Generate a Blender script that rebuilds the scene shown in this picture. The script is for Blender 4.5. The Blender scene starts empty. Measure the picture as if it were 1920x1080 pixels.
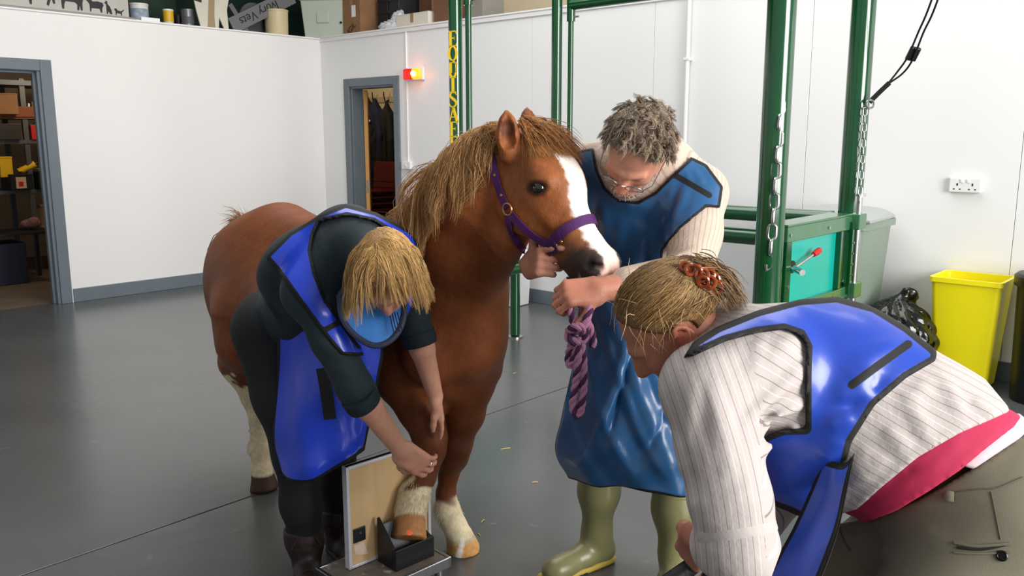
import bpy, math, random
import numpy as np
from mathutils import Vector, Matrix
random.seed(7); np.random.seed(7)
sc = bpy.context.scene
COL = sc.collection
# ------------------------------------------------------------------ camera, world, light, exposure
FPX = 1600.0                                   # focal length in pixels of the 1920 wide frame
PITCH = math.atan(285/1600); CAMH = 1.5
cam = bpy.data.objects.new('camera', bpy.data.cameras.new('camera')); COL.objects.link(cam)
cam.data.sensor_width = 36; cam.data.lens = FPX/1920*36
cam.location = (0, 0, CAMH); cam.rotation_euler = (math.pi/2-PITCH, 0, 0); cam.data.clip_start = .05
sc.camera = cam
w = bpy.data.worlds.new('world'); sc.world = w; w.use_nodes = True
w.node_tree.nodes['Background'].inputs[0].default_value = (.93, .96, 1, 1)
w.node_tree.nodes['Background'].inputs[1].default_value = .40
sc.view_settings.view_transform = 'Standard'; sc.view_settings.look = 'None'
sc.view_settings.gamma = 1; sc.view_settings.use_curve_mapping = False
sc.view_settings.exposure = .2
def area(name, loc, target, sx, sy, power, col=(1, 1, 1)):
    l = bpy.data.lights.new(name, 'AREA'); l.shape = 'RECTANGLE'; l.size = sx; l.size_y = sy; l.energy = power; l.color = col
    o = bpy.data.objects.new(name, l); COL.objects.link(o); o.location = loc
    o.rotation_euler = (Vector(target)-Vector(loc)).to_track_quat('-Z', 'Y').to_euler(); return o
area('daylight_from_open_loading_door', (4.7, -1.3, 2.3), (-.2, 3.6, .9), 3.6, 3.2, 520, (1, .985, .965))
area('roof_lights', (.2, 5.2, 5.2), (.1, 5.6, 0), 6, 4.4, 270, (1, .985, .96))

# ------------------------------------------------------------------ helpers
def lin(c):
    if isinstance(c, str): c = [int(c[i:i+2], 16)/255 for i in (0, 2, 4)]
    return tuple(((x+.055)/1.055)**2.4 if x > .04045 else x/12.92 for x in c)
_c, _s = math.cos(PITCH), math.sin(PITCH)
def P(x, y, Y):
    """world point at forward distance Y metres seen in direction (x, y) of the survey photograph"""
    u = (x-960)/FPX; v = (540-y)/FPX; ry = _c+v*_s; k = Y/ry
    return np.array((u*k, Y, CAMH+(-_s+v*_c)*k))
def G(x, y, z=0):
    u = (x-960)/FPX; v = (540-y)/FPX; k = (z-CAMH)/(-_s+v*_c)
    return np.array((u*k, (_c+v*_s)*k, z))
TH = math.radians(-42); RC = (-2.12, 9.78)      # room axes: a along the back wall, y along the left wall (negative towards us)
ct, st = math.cos(TH), math.sin(TH)
RM = np.array(((ct, -st, 0), (st, ct, 0), (0, 0, 1)))
def R(a, y, z=0): return np.array((RC[0]+ct*a-st*y, RC[1]+st*a+ct*y, z))
def nrm(v): v = np.asarray(v, float); return v/max(np.linalg.norm(v), 1e-9)
def frame(d, up=(0, 0, 1)):
    d = nrm(d); up = np.asarray(up, float)
    if abs(np.dot(nrm(up), d)) > .98: up = np.array((1., 0, 0)) if abs(d[0]) < .9 else np.array((0, 1., 0))
    x = nrm(np.cross(up, d)); return x, nrm(np.cross(d, x)), d
def rotz(a): return np.array(((math.cos(a), -math.sin(a), 0), (math.sin(a), math.cos(a), 0), (0, 0, 1)))
def rotax(ax, a):
    ax = nrm(ax); K = np.array(((0, -ax[2], ax[1]), (ax[2], 0, -ax[0]), (-ax[1], ax[0], 0)))
    return np.eye(3)+math.sin(a)*K+(1-math.cos(a))*K@K

def M(name, col, rough=.5, metal=0, var=0, vscale=6, bump=0, bscale=60, spec=.5, attr=None, coat=0, trans=0, emit=0, sheen=0, alpha=1, stretch=None, sss=0, wear=None):
    m = bpy.data.materials.new(name); m.use_nodes = True; nt = m.node_tree; N = nt.nodes; L = nt.links; b = N['Principled BSDF']
    c = (*lin(col), 1)
    b.inputs['Base Color'].default_value = c; b.inputs['Roughness'].default_value = rough; b.inputs['Metallic'].default_value = metal
    b.inputs['Specular IOR Level'].default_value = spec; b.inputs['Coat Weight'].default_value = coat; b.inputs['Coat Roughness'].default_value = .12
    b.inputs['Transmission Weight'].default_value = trans; b.inputs['Sheen Weight'].default_value = sheen; b.inputs['Alpha'].default_value = alpha
    if sss: b.inputs['Subsurface Weight'].default_value = sss; b.inputs['Subsurface Radius'].default_value = (.012, .004, .002); b.inputs['Subsurface Scale'].default_value = 1
    if emit: b.inputs['Emission Color'].default_value = c; b.inputs['Emission Strength'].default_value = emit
    tc = N.new('ShaderNodeTexCoord'); src = tc.outputs['Object']
    if stretch:
        mp = N.new('ShaderNodeMapping'); mp.inputs['Scale'].default_value = stretch; L.new(src, mp.inputs[0]); src = mp.outputs[0]
    col_out = None
    if attr:
        a = N.new('ShaderNodeAttribute'); a.attribute_name = attr; col_out = a.outputs['Color']
    if var:
        n = N.new('ShaderNodeTexNoise'); n.inputs['Scale'].default_value = vscale; n.inputs['Detail'].default_value = 5; L.new(src, n.inputs['Vector'])
        r = N.new('ShaderNodeMapRange'); r.inputs[1].default_value = .3; r.inputs[2].default_value = .7; r.inputs[3].default_value = 1-var; r.inputs[4].default_value = 1+var; L.new(n.outputs[0], r.inputs[0])
        x = N.new('ShaderNodeMix'); x.data_type = 'RGBA'; x.blend_type = 'MULTIPLY'; x.inputs[0].default_value = 1
        if col_out: L.new(col_out, x.inputs[6])
        else: x.inputs[6].default_value = c
        L.new(r.outputs[0], x.inputs[7]); col_out = x.outputs[2]
    if wear:                                     # (colour, scale, threshold): worn or dirty patches
        n = N.new('ShaderNodeTexNoise'); n.inputs['Scale'].default_value = wear[1]; n.inputs['Detail'].default_value = 8; n.inputs['Roughness'].default_value = .65; L.new(src, n.inputs['Vector'])
        r = N.new('ShaderNodeMapRange'); r.inputs[1].default_value = wear[2]; r.inputs[2].default_value = wear[2]+.08; L.new(n.outputs[0], r.inputs[0])
        x = N.new('ShaderNodeMix'); x.data_type = 'RGBA'; L.new(r.outputs[0], x.inputs[0])
        if col_out: L.new(col_out, x.inputs[6])
        else: x.inputs[6].default_value = c
        x.inputs[7].default_value = (*lin(wear[0]), 1); col_out = x.outputs[2]
    if col_out: L.new(col_out, b.inputs['Base Color'])
    if bump:
        n = N.new('ShaderNodeTexNoise'); n.inputs['Scale'].default_value = bscale; n.inputs['Detail'].default_value = 4; L.new(src, n.inputs['Vector'])
        bp = N.new('ShaderNodeBump'); bp.inputs['Strength'].default_value = bump; bp.inputs['Distance'].default_value = .004; L.new(n.outputs[0], bp.inputs['Height']); L.new(bp.outputs[0], b.inputs['Normal'])
    return m

def tag(o, label=None, cat=None, group=None, kind=None):
    if label: o['label'] = label
    if cat: o['category'] = cat
    if group: o['group'] = group
    if kind: o['kind'] = kind
    return o
def thing(name, label, cat, loc=(0, 0, 0), group=None):
    o = bpy.data.objects.new(name, None); COL.objects.link(o); o.location = [float(v) for v in loc]; o.empty_display_size = .1
    return tag(o, label, cat, group)
def absloc(o):
    l = np.zeros(3)
    while o: l += np.array(o.location); o = o.parent
    return l
def fastmesh(name, V, F, smooth=True):
    """V (n,3), F list of faces or (m,k) int array"""
    me = bpy.data.meshes.new(name); V = np.ascontiguousarray(V, np.float32)
    if isinstance(F, np.ndarray):
        tot = np.full(len(F), F.shape[1], np.int32); idx = F.ravel().astype(np.int32)
    else:
        tot = np.array([len(f) for f in F], np.int32); idx = np.fromiter((i for f in F for i in f), np.int32)
    me.vertices.add(len(V)); me.vertices.foreach_set('co', V.ravel())
    me.loops.add(len(idx)); me.loops.foreach_set('vertex_index', idx)
    me.polygons.add(len(tot)); st_ = np.concatenate(([0], np.cumsum(tot)[:-1])).astype(np.int32)
    me.polygons.foreach_set('loop_start', st_)
    me.polygons.foreach_set('use_smooth', np.full(len(tot), smooth, bool))
    me.update(calc_edges=True); me.validate(); return me
def link(name, me, mat, parent=None):
    o = bpy.data.objects.new(name, me); COL.objects.link(o)
    if mat is not None:
        for m in (mat if isinstance(mat, (list, tuple)) else [mat]): me.materials.append(m)
    if parent: o.parent = parent
    return o
def setcol(me, C, name='Col'):
    a = me.color_attributes.new(name, 'FLOAT_COLOR', 'POINT'); C = np.asarray(C, np.float32)
    if C.shape[1] == 3: C = np.hstack((C, np.ones((len(C), 1), np.float32)))
    a.data.foreach_set('color', np.ascontiguousarray(C, np.float32).ravel())
def setflt(me, v, name):
    a = me.attributes.new(name, 'FLOAT', 'POINT'); a.data.foreach_set('value', np.ascontiguousarray(v, np.float32))

class MB:
    def __init__(s): s.V = []; s.F = []
    def add(s, V, F):
        n = len(s.V); s.V += [tuple(map(float, v)) for v in V]; s.F += [tuple(i+n for i in f) for f in F]; return s
    def box(s, c, d, rot=None):
        rot = np.eye(3) if rot is None else rot; c = np.asarray(c, float); h = np.asarray(d, float)/2
        V = [c+rot@(h*np.array((x, y, z))) for x in (-1, 1) for y in (-1, 1) for z in (-1, 1)]
        return s.add(V, [(0, 1, 3, 2), (4, 6, 7, 5), (0, 4, 5, 1), (2, 3, 7, 6), (0, 2, 6, 4), (1, 5, 7, 3)])
    def rbox(s, a0, a1, y0, y1, z0, z1):         # box in room axes
        return s.box(R((a0+a1)/2, (y0+y1)/2, (z0+z1)/2), (abs(a1-a0), abs(y1-y0), z1-z0), RM)
    def cyl(s, p0, p1, r0, r1=None, n=20, cap=True):
        r1 = r0 if r1 is None else r1; p0 = np.asarray(p0, float); p1 = np.asarray(p1, float); x, y, d = frame(p1-p0)
        V = []
        for p, r in ((p0, r0), (p1, r1)):
            V += [p+r*(math.cos(2*math.pi*i/n)*x+math.sin(2*math.pi*i/n)*y) for i in range(n)]
        F = [(i, (i+1) % n, n+(i+1) % n, n+i) for i in range(n)]
        if cap: F += [tuple(range(n-1, -1, -1)), tuple(range(n, 2*n))]
        return s.add(V, F)
    def tube(s, pts, r, n=8, closed=False, flat=1, up=(0, 0, 1), caps=True):
        pts = [np.asarray(p, float) for p in pts]; m = len(pts); V = []; px = None
        rr = r if hasattr(r, '__len__') else [r]*m
        for i, p in enumerate(pts):
            d = (pts[(i+1) % m]-pts[i-1]) if closed else pts[min(i+1, m-1)]-pts[max(i-1, 0)]
            d = nrm(d)
            if px is None: x, y, _ = frame(d, up)
            else: x = nrm(px-d*np.dot(px, d)); y = np.cross(d, x)
            px = x
            V += [p+rr[i]*(math.cos(2*math.pi*k/n)*x+flat*math.sin(2*math.pi*k/n)*y) for k in range(n)]
        F = []
        for i in range(m if closed else m-1):
            j = (i+1) % m
            F += [(i*n+k, i*n+(k+1) % n, j*n+(k+1) % n, j*n+k) for k in range(n)]
        if not closed and caps: F += [tuple(range(n-1, -1, -1)), tuple(range((m-1)*n, m*n))]
        return s.add(V, F)
    def lathe(s, prof, o=(0, 0, 0), n=28, ax=None, sx=1, sy=1, rot=0):
        o = np.asarray(o, float); X, Y, D = (np.array((1., 0, 0)), np.array((0, 1., 0)), np.array((0, 0, 1.))) if ax is None else frame(ax)
        V = []; m = len(prof)
        for r, z in prof:
            V += [o+D*z+r*(sx*math.cos(2*math.pi*k/n+rot)*X+sy*math.sin(2*math.pi*k/n+rot)*Y) for k in range(n)]
        F = [(i*n+k, i*n+(k+1) % n, (i+1)*n+(k+1) % n, (i+1)*n+k) for i in range(m-1) for k in range(n)]
        F += [tuple(range(n-1, -1, -1)), tuple(range((m-1)*n, m*n))]
        return s.add(V, F)
    def prism(s, poly, o, ux, uy, t):            # 2-D outline in plane (ux, uy) extruded by t along the normal, centred
        o = np.asarray(o, float); ux = np.asarray(ux, float); uy = np.asarray(uy, float); nn = nrm(np.cross(ux, uy)); n = len(poly)
        V = [o+a*ux+b*uy+nn*t/2 for a, b in poly]+[o+a*ux+b*uy-nn*t/2 for a, b in poly]
        F = [tuple(range(n)), tuple(range(2*n-1, n-1, -1))]+[(i, n+i, n+(i+1) % n, (i+1) % n) for i in range(n)]
        return s.add(V, F)
    def build(s, name, mat, parent=None, smooth=False, bevel=0, seg=2, angle=35):
        V = np.array(s.V)
        if parent is not None: V = V-absloc(parent)
        me = fastmesh(name, V, s.F, smooth); o = link(name, me, mat, parent)
        if smooth and hasattr(me, 'set_sharp_from_angle'): me.set_sharp_from_angle(angle=math.radians(angle))
        if bevel:
            b = o.modifiers.new('bevel', 'BEVEL'); b.width = bevel; b.segments = seg; b.limit_method = 'ANGLE'; b.angle_limit = math.radians(40)
        return o
def copy_tree(o, parent=None):
    c = o.copy(); COL.objects.link(c)
    if parent: c.parent = parent
    for ch in [x for x in bpy.data.objects if x.parent == o]: copy_tree(ch, c)
    return c
def text(name, body, size, o, ux, uy, mat, parent, extrude=.001, align='CENTER', bold=0):
    cu = bpy.data.curves.new(name, 'FONT'); cu.body = body; cu.size = size; cu.extrude = extrude; cu.align_x = align; cu.align_y = 'CENTER'; cu.offset = bold
    ob = bpy.data.objects.new(name, cu); COL.objects.link(ob); cu.materials.append(mat)
    nn = nrm(np.cross(ux, uy)); m = Matrix(np.column_stack((nrm(ux), nrm(uy), nn)).tolist()).to_4x4()
    m.translation = Vector((np.asarray(o)-(absloc(parent) if parent else 0)).tolist()); ob.matrix_local = m
    me = bpy.data.meshes.new_from_object(ob); bpy.data.objects.remove(ob); o2 = link(name, me, None, parent); o2.matrix_local = m
    return o2
def cr(pts, n):
    """Catmull-Rom through pts, n samples per span"""
    p = [np.asarray(q, float) for q in pts]; p = [2*p[0]-p[1]]+p+[2*p[-1]-p[-2]]; out = []
    for i in range(1, len(p)-2):
        for k in range(n):
            t = k/n; a, b, c, d = p[i-1:i+3]
            out.append(.5*(2*b+(c-a)*t+(2*a-5*b+4*c-d)*t*t+(3*b-a-3*c+d)*t**3))
    out.append(p[-2]); return np.array(out)
# ------------------------------------------------------------------ signed distance modelling: one continuous skin per body
class SDF:
    def __init__(s, lo, hi, h):
        s.lo = np.asarray(lo, np.float32); s.h = h; s.n = np.ceil((np.asarray(hi)-s.lo)/h).astype(int)+1
        s.D = np.full(s.n, .25, np.float32)
    @staticmethod
    def like(o):
        q = SDF.__new__(SDF); q.lo, q.h, q.n = o.lo, o.h, o.n; q.D = o.D.copy(); return q
    def _sl(s, lo, hi):
        i0 = np.clip(np.floor((np.asarray(lo)-s.lo)/s.h).astype(int), 0, s.n); i1 = np.clip(np.ceil((np.asarray(hi)-s.lo)/s.h).astype(int)+1, 0, s.n)
        if np.any(i1 <= i0): return None, None
        sl = tuple(slice(a, b) for a, b in zip(i0, i1))
        ax = [(s.lo[k]+s.h*np.arange(i0[k], i1[k], dtype=np.float32)) for k in range(3)]
        return sl, (ax[0][:, None, None], ax[1][None, :, None], ax[2][None, None, :])
    def _comb(s, sl, d, k, mode):
        a = s.D[sl]
        if mode == 'u':
            if k > 0:
                q = np.maximum(k-np.abs(a-d), 0)/k; s.D[sl] = np.minimum(a, d)-q*q*k*.25
            else: s.D[sl] = np.minimum(a, d)
        else:
            d = -d
            if k > 0:
                q = np.maximum(k-np.abs(a-d), 0)/k; s.D[sl] = np.maximum(a, d)+q*q*k*.25
            else: s.D[sl] = np.maximum(a, d)
    def cone(s, a, b, ra, rb=None, k=.02, mode='u', flat=None):
        """tapered capsule; flat=(axis, factor): section squashed along axis"""
        rb = ra if rb is None else rb; a = np.asarray(a, np.float32); b = np.asarray(b, np.float32); R_ = max(ra, rb)*(1.0 if not flat else max(1, 1/flat[1]))
        pad = R_+k+3*s.h; sl, ax = s._sl(np.minimum(a, b)-pad, np.maximum(a, b)+pad)
        if sl is None: return s
        X, Y, Z = ax[0]-a[0], ax[1]-a[1], ax[2]-a[2]; v = b-a; L2 = float(v@v)+1e-9
        t = np.clip((X*v[0]+Y*v[1]+Z*v[2])/L2, 0, 1)
        q = (X-t*v[0])**2+(Y-t*v[1])**2+(Z-t*v[2])**2
        if flat:
            n_ = nrm(flat[0]).astype(np.float32); dn = (X-t*v[0])*n_[0]+(Y-t*v[1])*n_[1]+(Z-t*v[2])*n_[2]
            q = q+dn*dn*(flat[1]**2-1)
        s._comb(sl, np.sqrt(np.maximum(q, 1e-12))-(ra+(rb-ra)*t), k, mode); return s
    def chain(s, pts, rs, k=.02, flat=None):
        for i in range(len(pts)-1): s.cone(pts[i], pts[i+1], rs[i], rs[i+1], k, flat=flat)
        return s
    def frus(s, a, b, ra, rb, k=.006, rd=.006):
        """cone with flat ends"""
        a = np.asarray(a, np.float32); b = np.asarray(b, np.float32); pad = max(ra, rb)+k+3*s.h; sl, ax = s._sl(np.minimum(a, b)-pad, np.maximum(a, b)+pad)
        X, Y, Z = ax[0]-a[0], ax[1]-a[1], ax[2]-a[2]; v = b-a; L = float(np.linalg.norm(v)); v = v/L; t = X*v[0]+Y*v[1]+Z*v[2]
        q = np.sqrt(np.maximum(X*X+Y*Y+Z*Z-t*t, 1e-12))-(ra+(rb-ra)*np.clip(t/L, 0, 1))+rd; e = np.abs(t-L/2)-L/2+rd
        s._comb(sl, (np.sqrt(np.maximum(q, 0)**2+np.maximum(e, 0)**2)+np.minimum(np.maximum(q, e), 0)-rd).astype(np.float32), k, 'u'); return s
    def ell(s, c, r, rot=None, k=.02, mode='u'):
        """rot: rows are the ellipsoid's axes"""
        c = np.asarray(c, np.float32); r = np.asarray(r, np.float32); rot = np.eye(3) if rot is None else np.asarray(rot)
        pad = (np.abs(rot.T)*r).sum(1)*1.0+k+3*s.h; pad = np.minimum(pad, r.max()+k+3*s.h); sl, ax = s._sl(c-pad, c+pad)
        if sl is None: return s
        X, Y, Z = ax[0]-c[0], ax[1]-c[1], ax[2]-c[2]; k0 = 0; k1 = 0
        for i in range(3):
            e = (X*rot[i][0]+Y*rot[i][1]+Z*rot[i][2]); k0 = k0+(e/r[i])**2; k1 = k1+(e/r[i]**2)**2
        k0 = np.sqrt(k0); k1 = np.sqrt(np.maximum(k1, 1e-9)); s._comb(sl, np.clip(k0*(k0-1)/k1, -.2, .25).astype(np.float32), k, mode); return s
    def box(s, c, hsz, rot=None, rad=.01, k=.01, mode='u'):
        c = np.asarray(c, np.float32); hsz = np.asarray(hsz, float); rot = np.eye(3) if rot is None else np.asarray(rot)
        pad = np.linalg.norm(hsz)+k+3*s.h; sl, ax = s._sl(c-pad, c+pad)
        if sl is None: return s
        X, Y, Z = ax[0]-c[0], ax[1]-c[1], ax[2]-c[2]; o = 0; ins = -9
        for i in range(3):
            e = np.abs(X*rot[i][0]+Y*rot[i][1]+Z*rot[i][2])-(hsz[i]-rad); o = o+np.maximum(e, 0)**2; ins = np.maximum(ins, e)
        s._comb(sl, (np.sqrt(o)+np.minimum(ins, 0)-rad).astype(np.float32), k, mode); return s
    def cut(s, p, n, k=0.):
        """keep the half space on the side of -n"""
        p = np.asarray(p, float); n = nrm(n)
        ax = [(s.lo[i]+s.h*np.arange(s.n[i], dtype=np.float32)) for i in range(3)]
        d = (ax[0]-p[0])[:, None, None]*n[0]+(ax[1]-p[1])[None, :, None]*n[1]+(ax[2]-p[2])[None, None, :]*n[2]
        s._comb((slice(None),)*3, -d.astype(np.float32), k, 'c'); return s
    def band(s, lim): return np.argwhere(np.abs(s.D) < lim)
    def pos(s, I): return s.lo+s.h*I
    def at(s, p):
        q = (np.asarray(p)-s.lo)/s.h; i = np.clip(np.floor(q).astype(int), 0, s.n-2); f = np.clip(q-i, 0, 1); o = 0
        for a in (0, 1):
            for b in (0, 1):
                for c in (0, 1):
                    o = o+s.D[i[:, 0]+a, i[:, 1]+b, i[:, 2]+c]*(f[:, 0] if a else 1-f[:, 0])*(f[:, 1] if b else 1-f[:, 1])*(f[:, 2] if c else 1-f[:, 2])
        return o
    def mesh(s, smooth=1):
        D = s.D; D[0], D[-1] = .25, .25; D[:, 0] = D[:, -1] = .25; D[:, :, 0] = D[:, :, -1] = .25
        neg = D < 0; nx, ny, nz = s.n-1
        c = np.zeros((nx, ny, nz), np.uint8)
        for a in (0, 1):
            for b in (0, 1):
                for e in (0, 1): c += neg[a:nx+a, b:ny+b, e:nz+e]
        I = np.argwhere((c > 0) & (c < 8)); idx = np.full((nx, ny, nz), -1, np.int32); idx[I[:, 0], I[:, 1], I[:, 2]] = np.arange(len(I))
        corner = [(a, b, e) for a in (0, 1) for b in (0, 1) for e in (0, 1)]
        val = {q: D[I[:, 0]+q[0], I[:, 1]+q[1], I[:, 2]+q[2]] for q in corner}
        acc = np.zeros((len(I), 3), np.float32); cnt = np.zeros(len(I), np.float32)
        for q in corner:
            for axn in range(3):
                if q[axn]: continue
                q2 = list(q); q2[axn] = 1; v0 = val[q]; v1 = val[tuple(q2)]; m = (v0 < 0) != (v1 < 0)
                t = np.where(m, v0/np.where(m, v0-v1, 1), 0)
                p = np.tile(np.array(q, np.float32), (len(I), 1)); p[:, axn] += t
                acc += p*m[:, None]; cnt += m
        V = s.lo+s.h*(I+acc/cnt[:, None]); F = []
        for axn in range(3):
            o1, o2 = (axn+1) % 3, (axn+2) % 3; sl0 = [slice(1, -1)]*3; sl1 = [slice(1, -1)]*3
            sl0[axn] = slice(0, -1); sl1[axn] = slice(1, None)
            a = neg[tuple(sl0)]; b = neg[tuple(sl1)]; E_ = np.argwhere(a != b); sgn = a[E_[:, 0], E_[:, 1], E_[:, 2]]
            off = np.ones(3, int); off[axn] = 0; E_ = E_+off; q = []
            for d1, d2 in ((0, 0), (1, 0), (1, 1), (0, 1)):
                e = E_.copy(); e[:, o1] -= d1; e[:, o2] -= d2; q.append(idx[e[:, 0], e[:, 1], e[:, 2]])
            q = np.stack(q, 1); q[sgn] = q[sgn][:, ::1]; q[~sgn] = q[~sgn][:, ::-1]; F.append(q)
        F = np.concatenate(F)
        # flip so that normals look outwards (grid gradient test done once), then relax
        for _ in range(smooth):
            A = np.zeros_like(V); n_ = np.zeros(len(V), np.float32)
            for i in range(4):
                for j in ((i+1) % 4, (i+3) % 4):
                    for ch in range(3): A[:, ch] += np.bincount(F[:, i], V[F[:, j], ch], len(V))
                    n_ += np.bincount(F[:, i], minlength=len(V))
            V = V*.5+.5*A/np.maximum(n_, 1)[:, None]
        return V.astype(np.float32), F[:, ::-1] if s._flip(V, F) else F
    def _flip(s, V, F):
        f = F[::max(1, len(F)//400)]; n_ = np.cross(V[f[:, 1]]-V[f[:, 0]], V[f[:, 2]]-V[f[:, 0]]); n_ /= np.linalg.norm(n_, axis=1)[:, None]+1e-9
        c = V[f].mean(1); return np.mean(s.at(c+n_*s.h*1.2)-s.at(c-n_*s.h*1.2)) < 0
    def build(s, name, mat, parent=None, smooth=1, colour=None, post=None):
        V, F = s.mesh(smooth); C = colour(V) if colour else None
        if post: V = post(V)
        me = fastmesh(name, V-(absloc(parent) if parent is not None else 0), F)
        if C is not None: setcol(me, C)
        o = link(name, me, mat, parent); o['_n'] = len(F); del o['_n']; return o, V
def poly_sd(pt, poly):
    """signed distance (negative inside) of points (n,2) to a closed 2-D outline"""
    d = np.full(len(pt), 1e9); ins = np.zeros(len(pt), bool); n = len(poly)
    for i in range(n):
        a = np.asarray(poly[i], float); b = np.asarray(poly[(i+1) % n], float); e = b-a; w_ = pt-a
        t = np.clip((w_@e)/(e@e+1e-12), 0, 1); d = np.minimum(d, ((w_-t[:, None]*e)**2).sum(1))
        c1 = (pt[:, 1] >= a[1]) != (pt[:, 1] >= b[1]); xi = a[0]+(pt[:, 1]-a[1])*e[0]/(e[1] if abs(e[1]) > 1e-9 else 1e-9); ins ^= c1 & (pt[:, 0] < xi)
    d = np.sqrt(d); return np.where(ins, -d, d)
def proj(V):
    Z = V[:, 2]-CAMH; d = V[:, 1]*_c-Z*_s; return np.stack((960+FPX*V[:, 0]/d, 540-FPX*(V[:, 1]*_s+Z*_c)/d), 1), d
def clump(L, key, w_, p=1.):
    """draw strands of one lock towards the lock's middle line"""
    _, inv = np.unique(key, return_inverse=True); inv = inv.ravel(); n = inv.max()+1; cnt = np.bincount(inv, minlength=n)[:, None, None]; m = np.zeros((n,)+L.shape[1:]); np.add.at(m, inv, L); m /= cnt
    t = (w_*np.linspace(0, 1, L.shape[1])**p)[None, :, None]; return L*(1-t)+m[inv]*t
def strands(name, lines, rad, mat, parent, cols=None, n=3, tip=.25):
    """hair: every line (k,3) becomes a thin tapering tube; all lines share k"""
    L = np.asarray(lines, np.float32)
    if L.shape[1] > 10: L = L[:, np.linspace(0, L.shape[1]-1, (L.shape[1]+2)//2).round().astype(int)]
    m, k, _ = L.shape
    T = np.gradient(L, axis=1); T /= np.linalg.norm(T, axis=2, keepdims=True)+1e-9
    up = np.random.normal(size=(m, 1, 3)).astype(np.float32); x = np.cross(T, up); x /= np.linalg.norm(x, axis=2, keepdims=True)+1e-9; y = np.cross(T, x)
    r = np.asarray(rad, np.float32)*np.ones(m, np.float32); tt = np.linspace(0, 1, k); prof = (1-(1-tip)*tt**2)
    rr = r[:, None]*prof[None]
    ring = [L+rr[..., None]*(math.cos(2*math.pi*i/n)*x+math.sin(2*math.pi*i/n)*y) for i in range(n)]
    V = np.stack(ring, 2).reshape(-1, 3); base = np.arange(m)[:, None]*k*n+np.arange(k-1)[None]*n; F = []
    for i in range(n): F.append(np.stack((base+i, base+(i+1) % n, base+n+(i+1) % n, base+n+i), -1).reshape(-1, 4))
    me = fastmesh(name, V-(absloc(parent) if parent is not None else 0), np.concatenate(F))
    if cols is not None: setcol(me, np.repeat(np.asarray(cols, np.float32), k*n, 0))
    return link(name, me, mat, parent)
# ------------------------------------------------------------------ materials shared by the building
m_wall = M('white_wall_paint', (.905, .895, .885), .55, var=.012, vscale=1.2)
m_panel = M('white_panel', (.93, .928, .925), .33, var=.01, vscale=.8)
m_trimw = M('white_trim', (.92, .915, .91), .4)
m_grey = M('grey_gloss_paint', (.40, .44, .47), .3, var=.05, vscale=5, wear=((.55, .57, .58), 9, .74))
m_floor = M('grey_floor_paint', (.325, .33, .33), .24, var=.12, vscale=1.3, bump=.25, bscale=9, wear=((.44, .445, .45), 5, .66))
m_dark = M('dark_void', (.05, .05, .05), .9)
m_cream = M('cream_plaster', (.80, .74, .62), .8, var=.03)
m_brownfl = M('dusty_concrete', (.36, .30, .25), .7, var=.22, vscale=3, wear=((.55, .50, .45), 4, .66))
m_green = M('green_enamel', (.04, .29, .145), .14, var=.08, vscale=7, coat=.6, wear=((.16, .34, .22), 40, .80))
m_greenlt = M('green_enamel_worn', (.22, .42, .28), .22, var=.12, vscale=9, coat=.4, wear=((.55, .62, .55), 30, .70))
m_teal = M('teal_panel', (.05, .66, .60), .3, var=.04)
m_steel = M('bright_steel', (.78, .78, .77), .25, 1, var=.08, vscale=30)
m_alu = M('aluminium', (.74, .745, .76), .32, 1, var=.05, vscale=40)
m_black = M('black_plastic', (.03, .03, .035), .35)
m_blackm = M('black_matt', (.025, .025, .028), .7)
m_white = M('white_plastic', (.92, .92, .92), .35)
m_red = M('red_plastic', (.80, .05, .07), .3)
m_yel = M('yellow_plastic', (.97, .91, .07), .36, var=.02)
m_card = M('cardboard', (.55, .40, .27), .8, var=.08, vscale=9)
m_carddk = M('cardboard_dark', (.42, .29, .19), .8, var=.08, vscale=9)
m_gold = M('gold_leaf_paint', (.95, .80, .12), .4)
m_sock = M('slot_black', (.06, .06, .06), .6)
CEIL = 2.56
def struct(mb, name, mat, parent=None, **k):
    o = mb.build(name, mat, parent, **k)
    if parent is None: o['kind'] = 'structure'
    return o
# floor: a slab each side of one sawn joint, on a dark base
fl = struct(MB().rbox(-.1, 14, -12, .02, -.06, -.012), 'floor', m_dark)
MB().rbox(-.1, 5.02, -12, .02, -.05, 0).build('floor_slab', m_floor, fl, bevel=.002)
MB().rbox(5.028, 14, -12, .02, -.05, 0).build('floor_slab', m_floor, fl, bevel=.002)
# left wall with the storage doorway, back wall with the cloakroom doorway
struct(MB().rbox(-.14, 0, -2.93, .14, 0, CEIL).rbox(-.14, 0, -9, -4.02, 0, CEIL).rbox(-.14, 0, -4.02, -2.93, 2.09, CEIL), 'wall_left', m_wall)
wb = struct(MB().rbox(0, .5, .008, .14, 0, CEIL).rbox(1.24, 10.5, .008, .14, 0, CEIL).rbox(.5, 1.24, .008, .14, 2.03, CEIL), 'wall_back', m_dark)
seams = [0, .75, 1.425, 1.9, 3.09, 4.345, 5.61, 6.935, 8.2, 9.4, 10.5]
for a0, a1 in zip(seams, seams[1:]):
    lo = 0
    if a0 == .75:                                                   # above and beside the doorway
        MB().rbox(a0+.002, 1.24, -.004, .01, 2.03, CEIL-.002).build('wall_panel', m_panel, wb, bevel=.002)
        MB().rbox(1.24, a1-.0015, -.004, .01, 0, CEIL-.002).build('wall_panel', m_panel, wb, bevel=.002); continue
    if a0 == 0:
        MB().rbox(.0, .5, -.004, .01, 0, CEIL-.002).build('wall_panel', m_panel, wb, bevel=.002)
        MB().rbox(.5, a1-.0015, -.004, .01, 2.03, CEIL-.002).build('wall_panel', m_panel, wb, bevel=.002); continue
    MB().rbox(a0+.0015, a1-.0015, -.004, .01, 0, CEIL-.002).build('wall_panel', m_panel, wb, bevel=.002)
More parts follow.
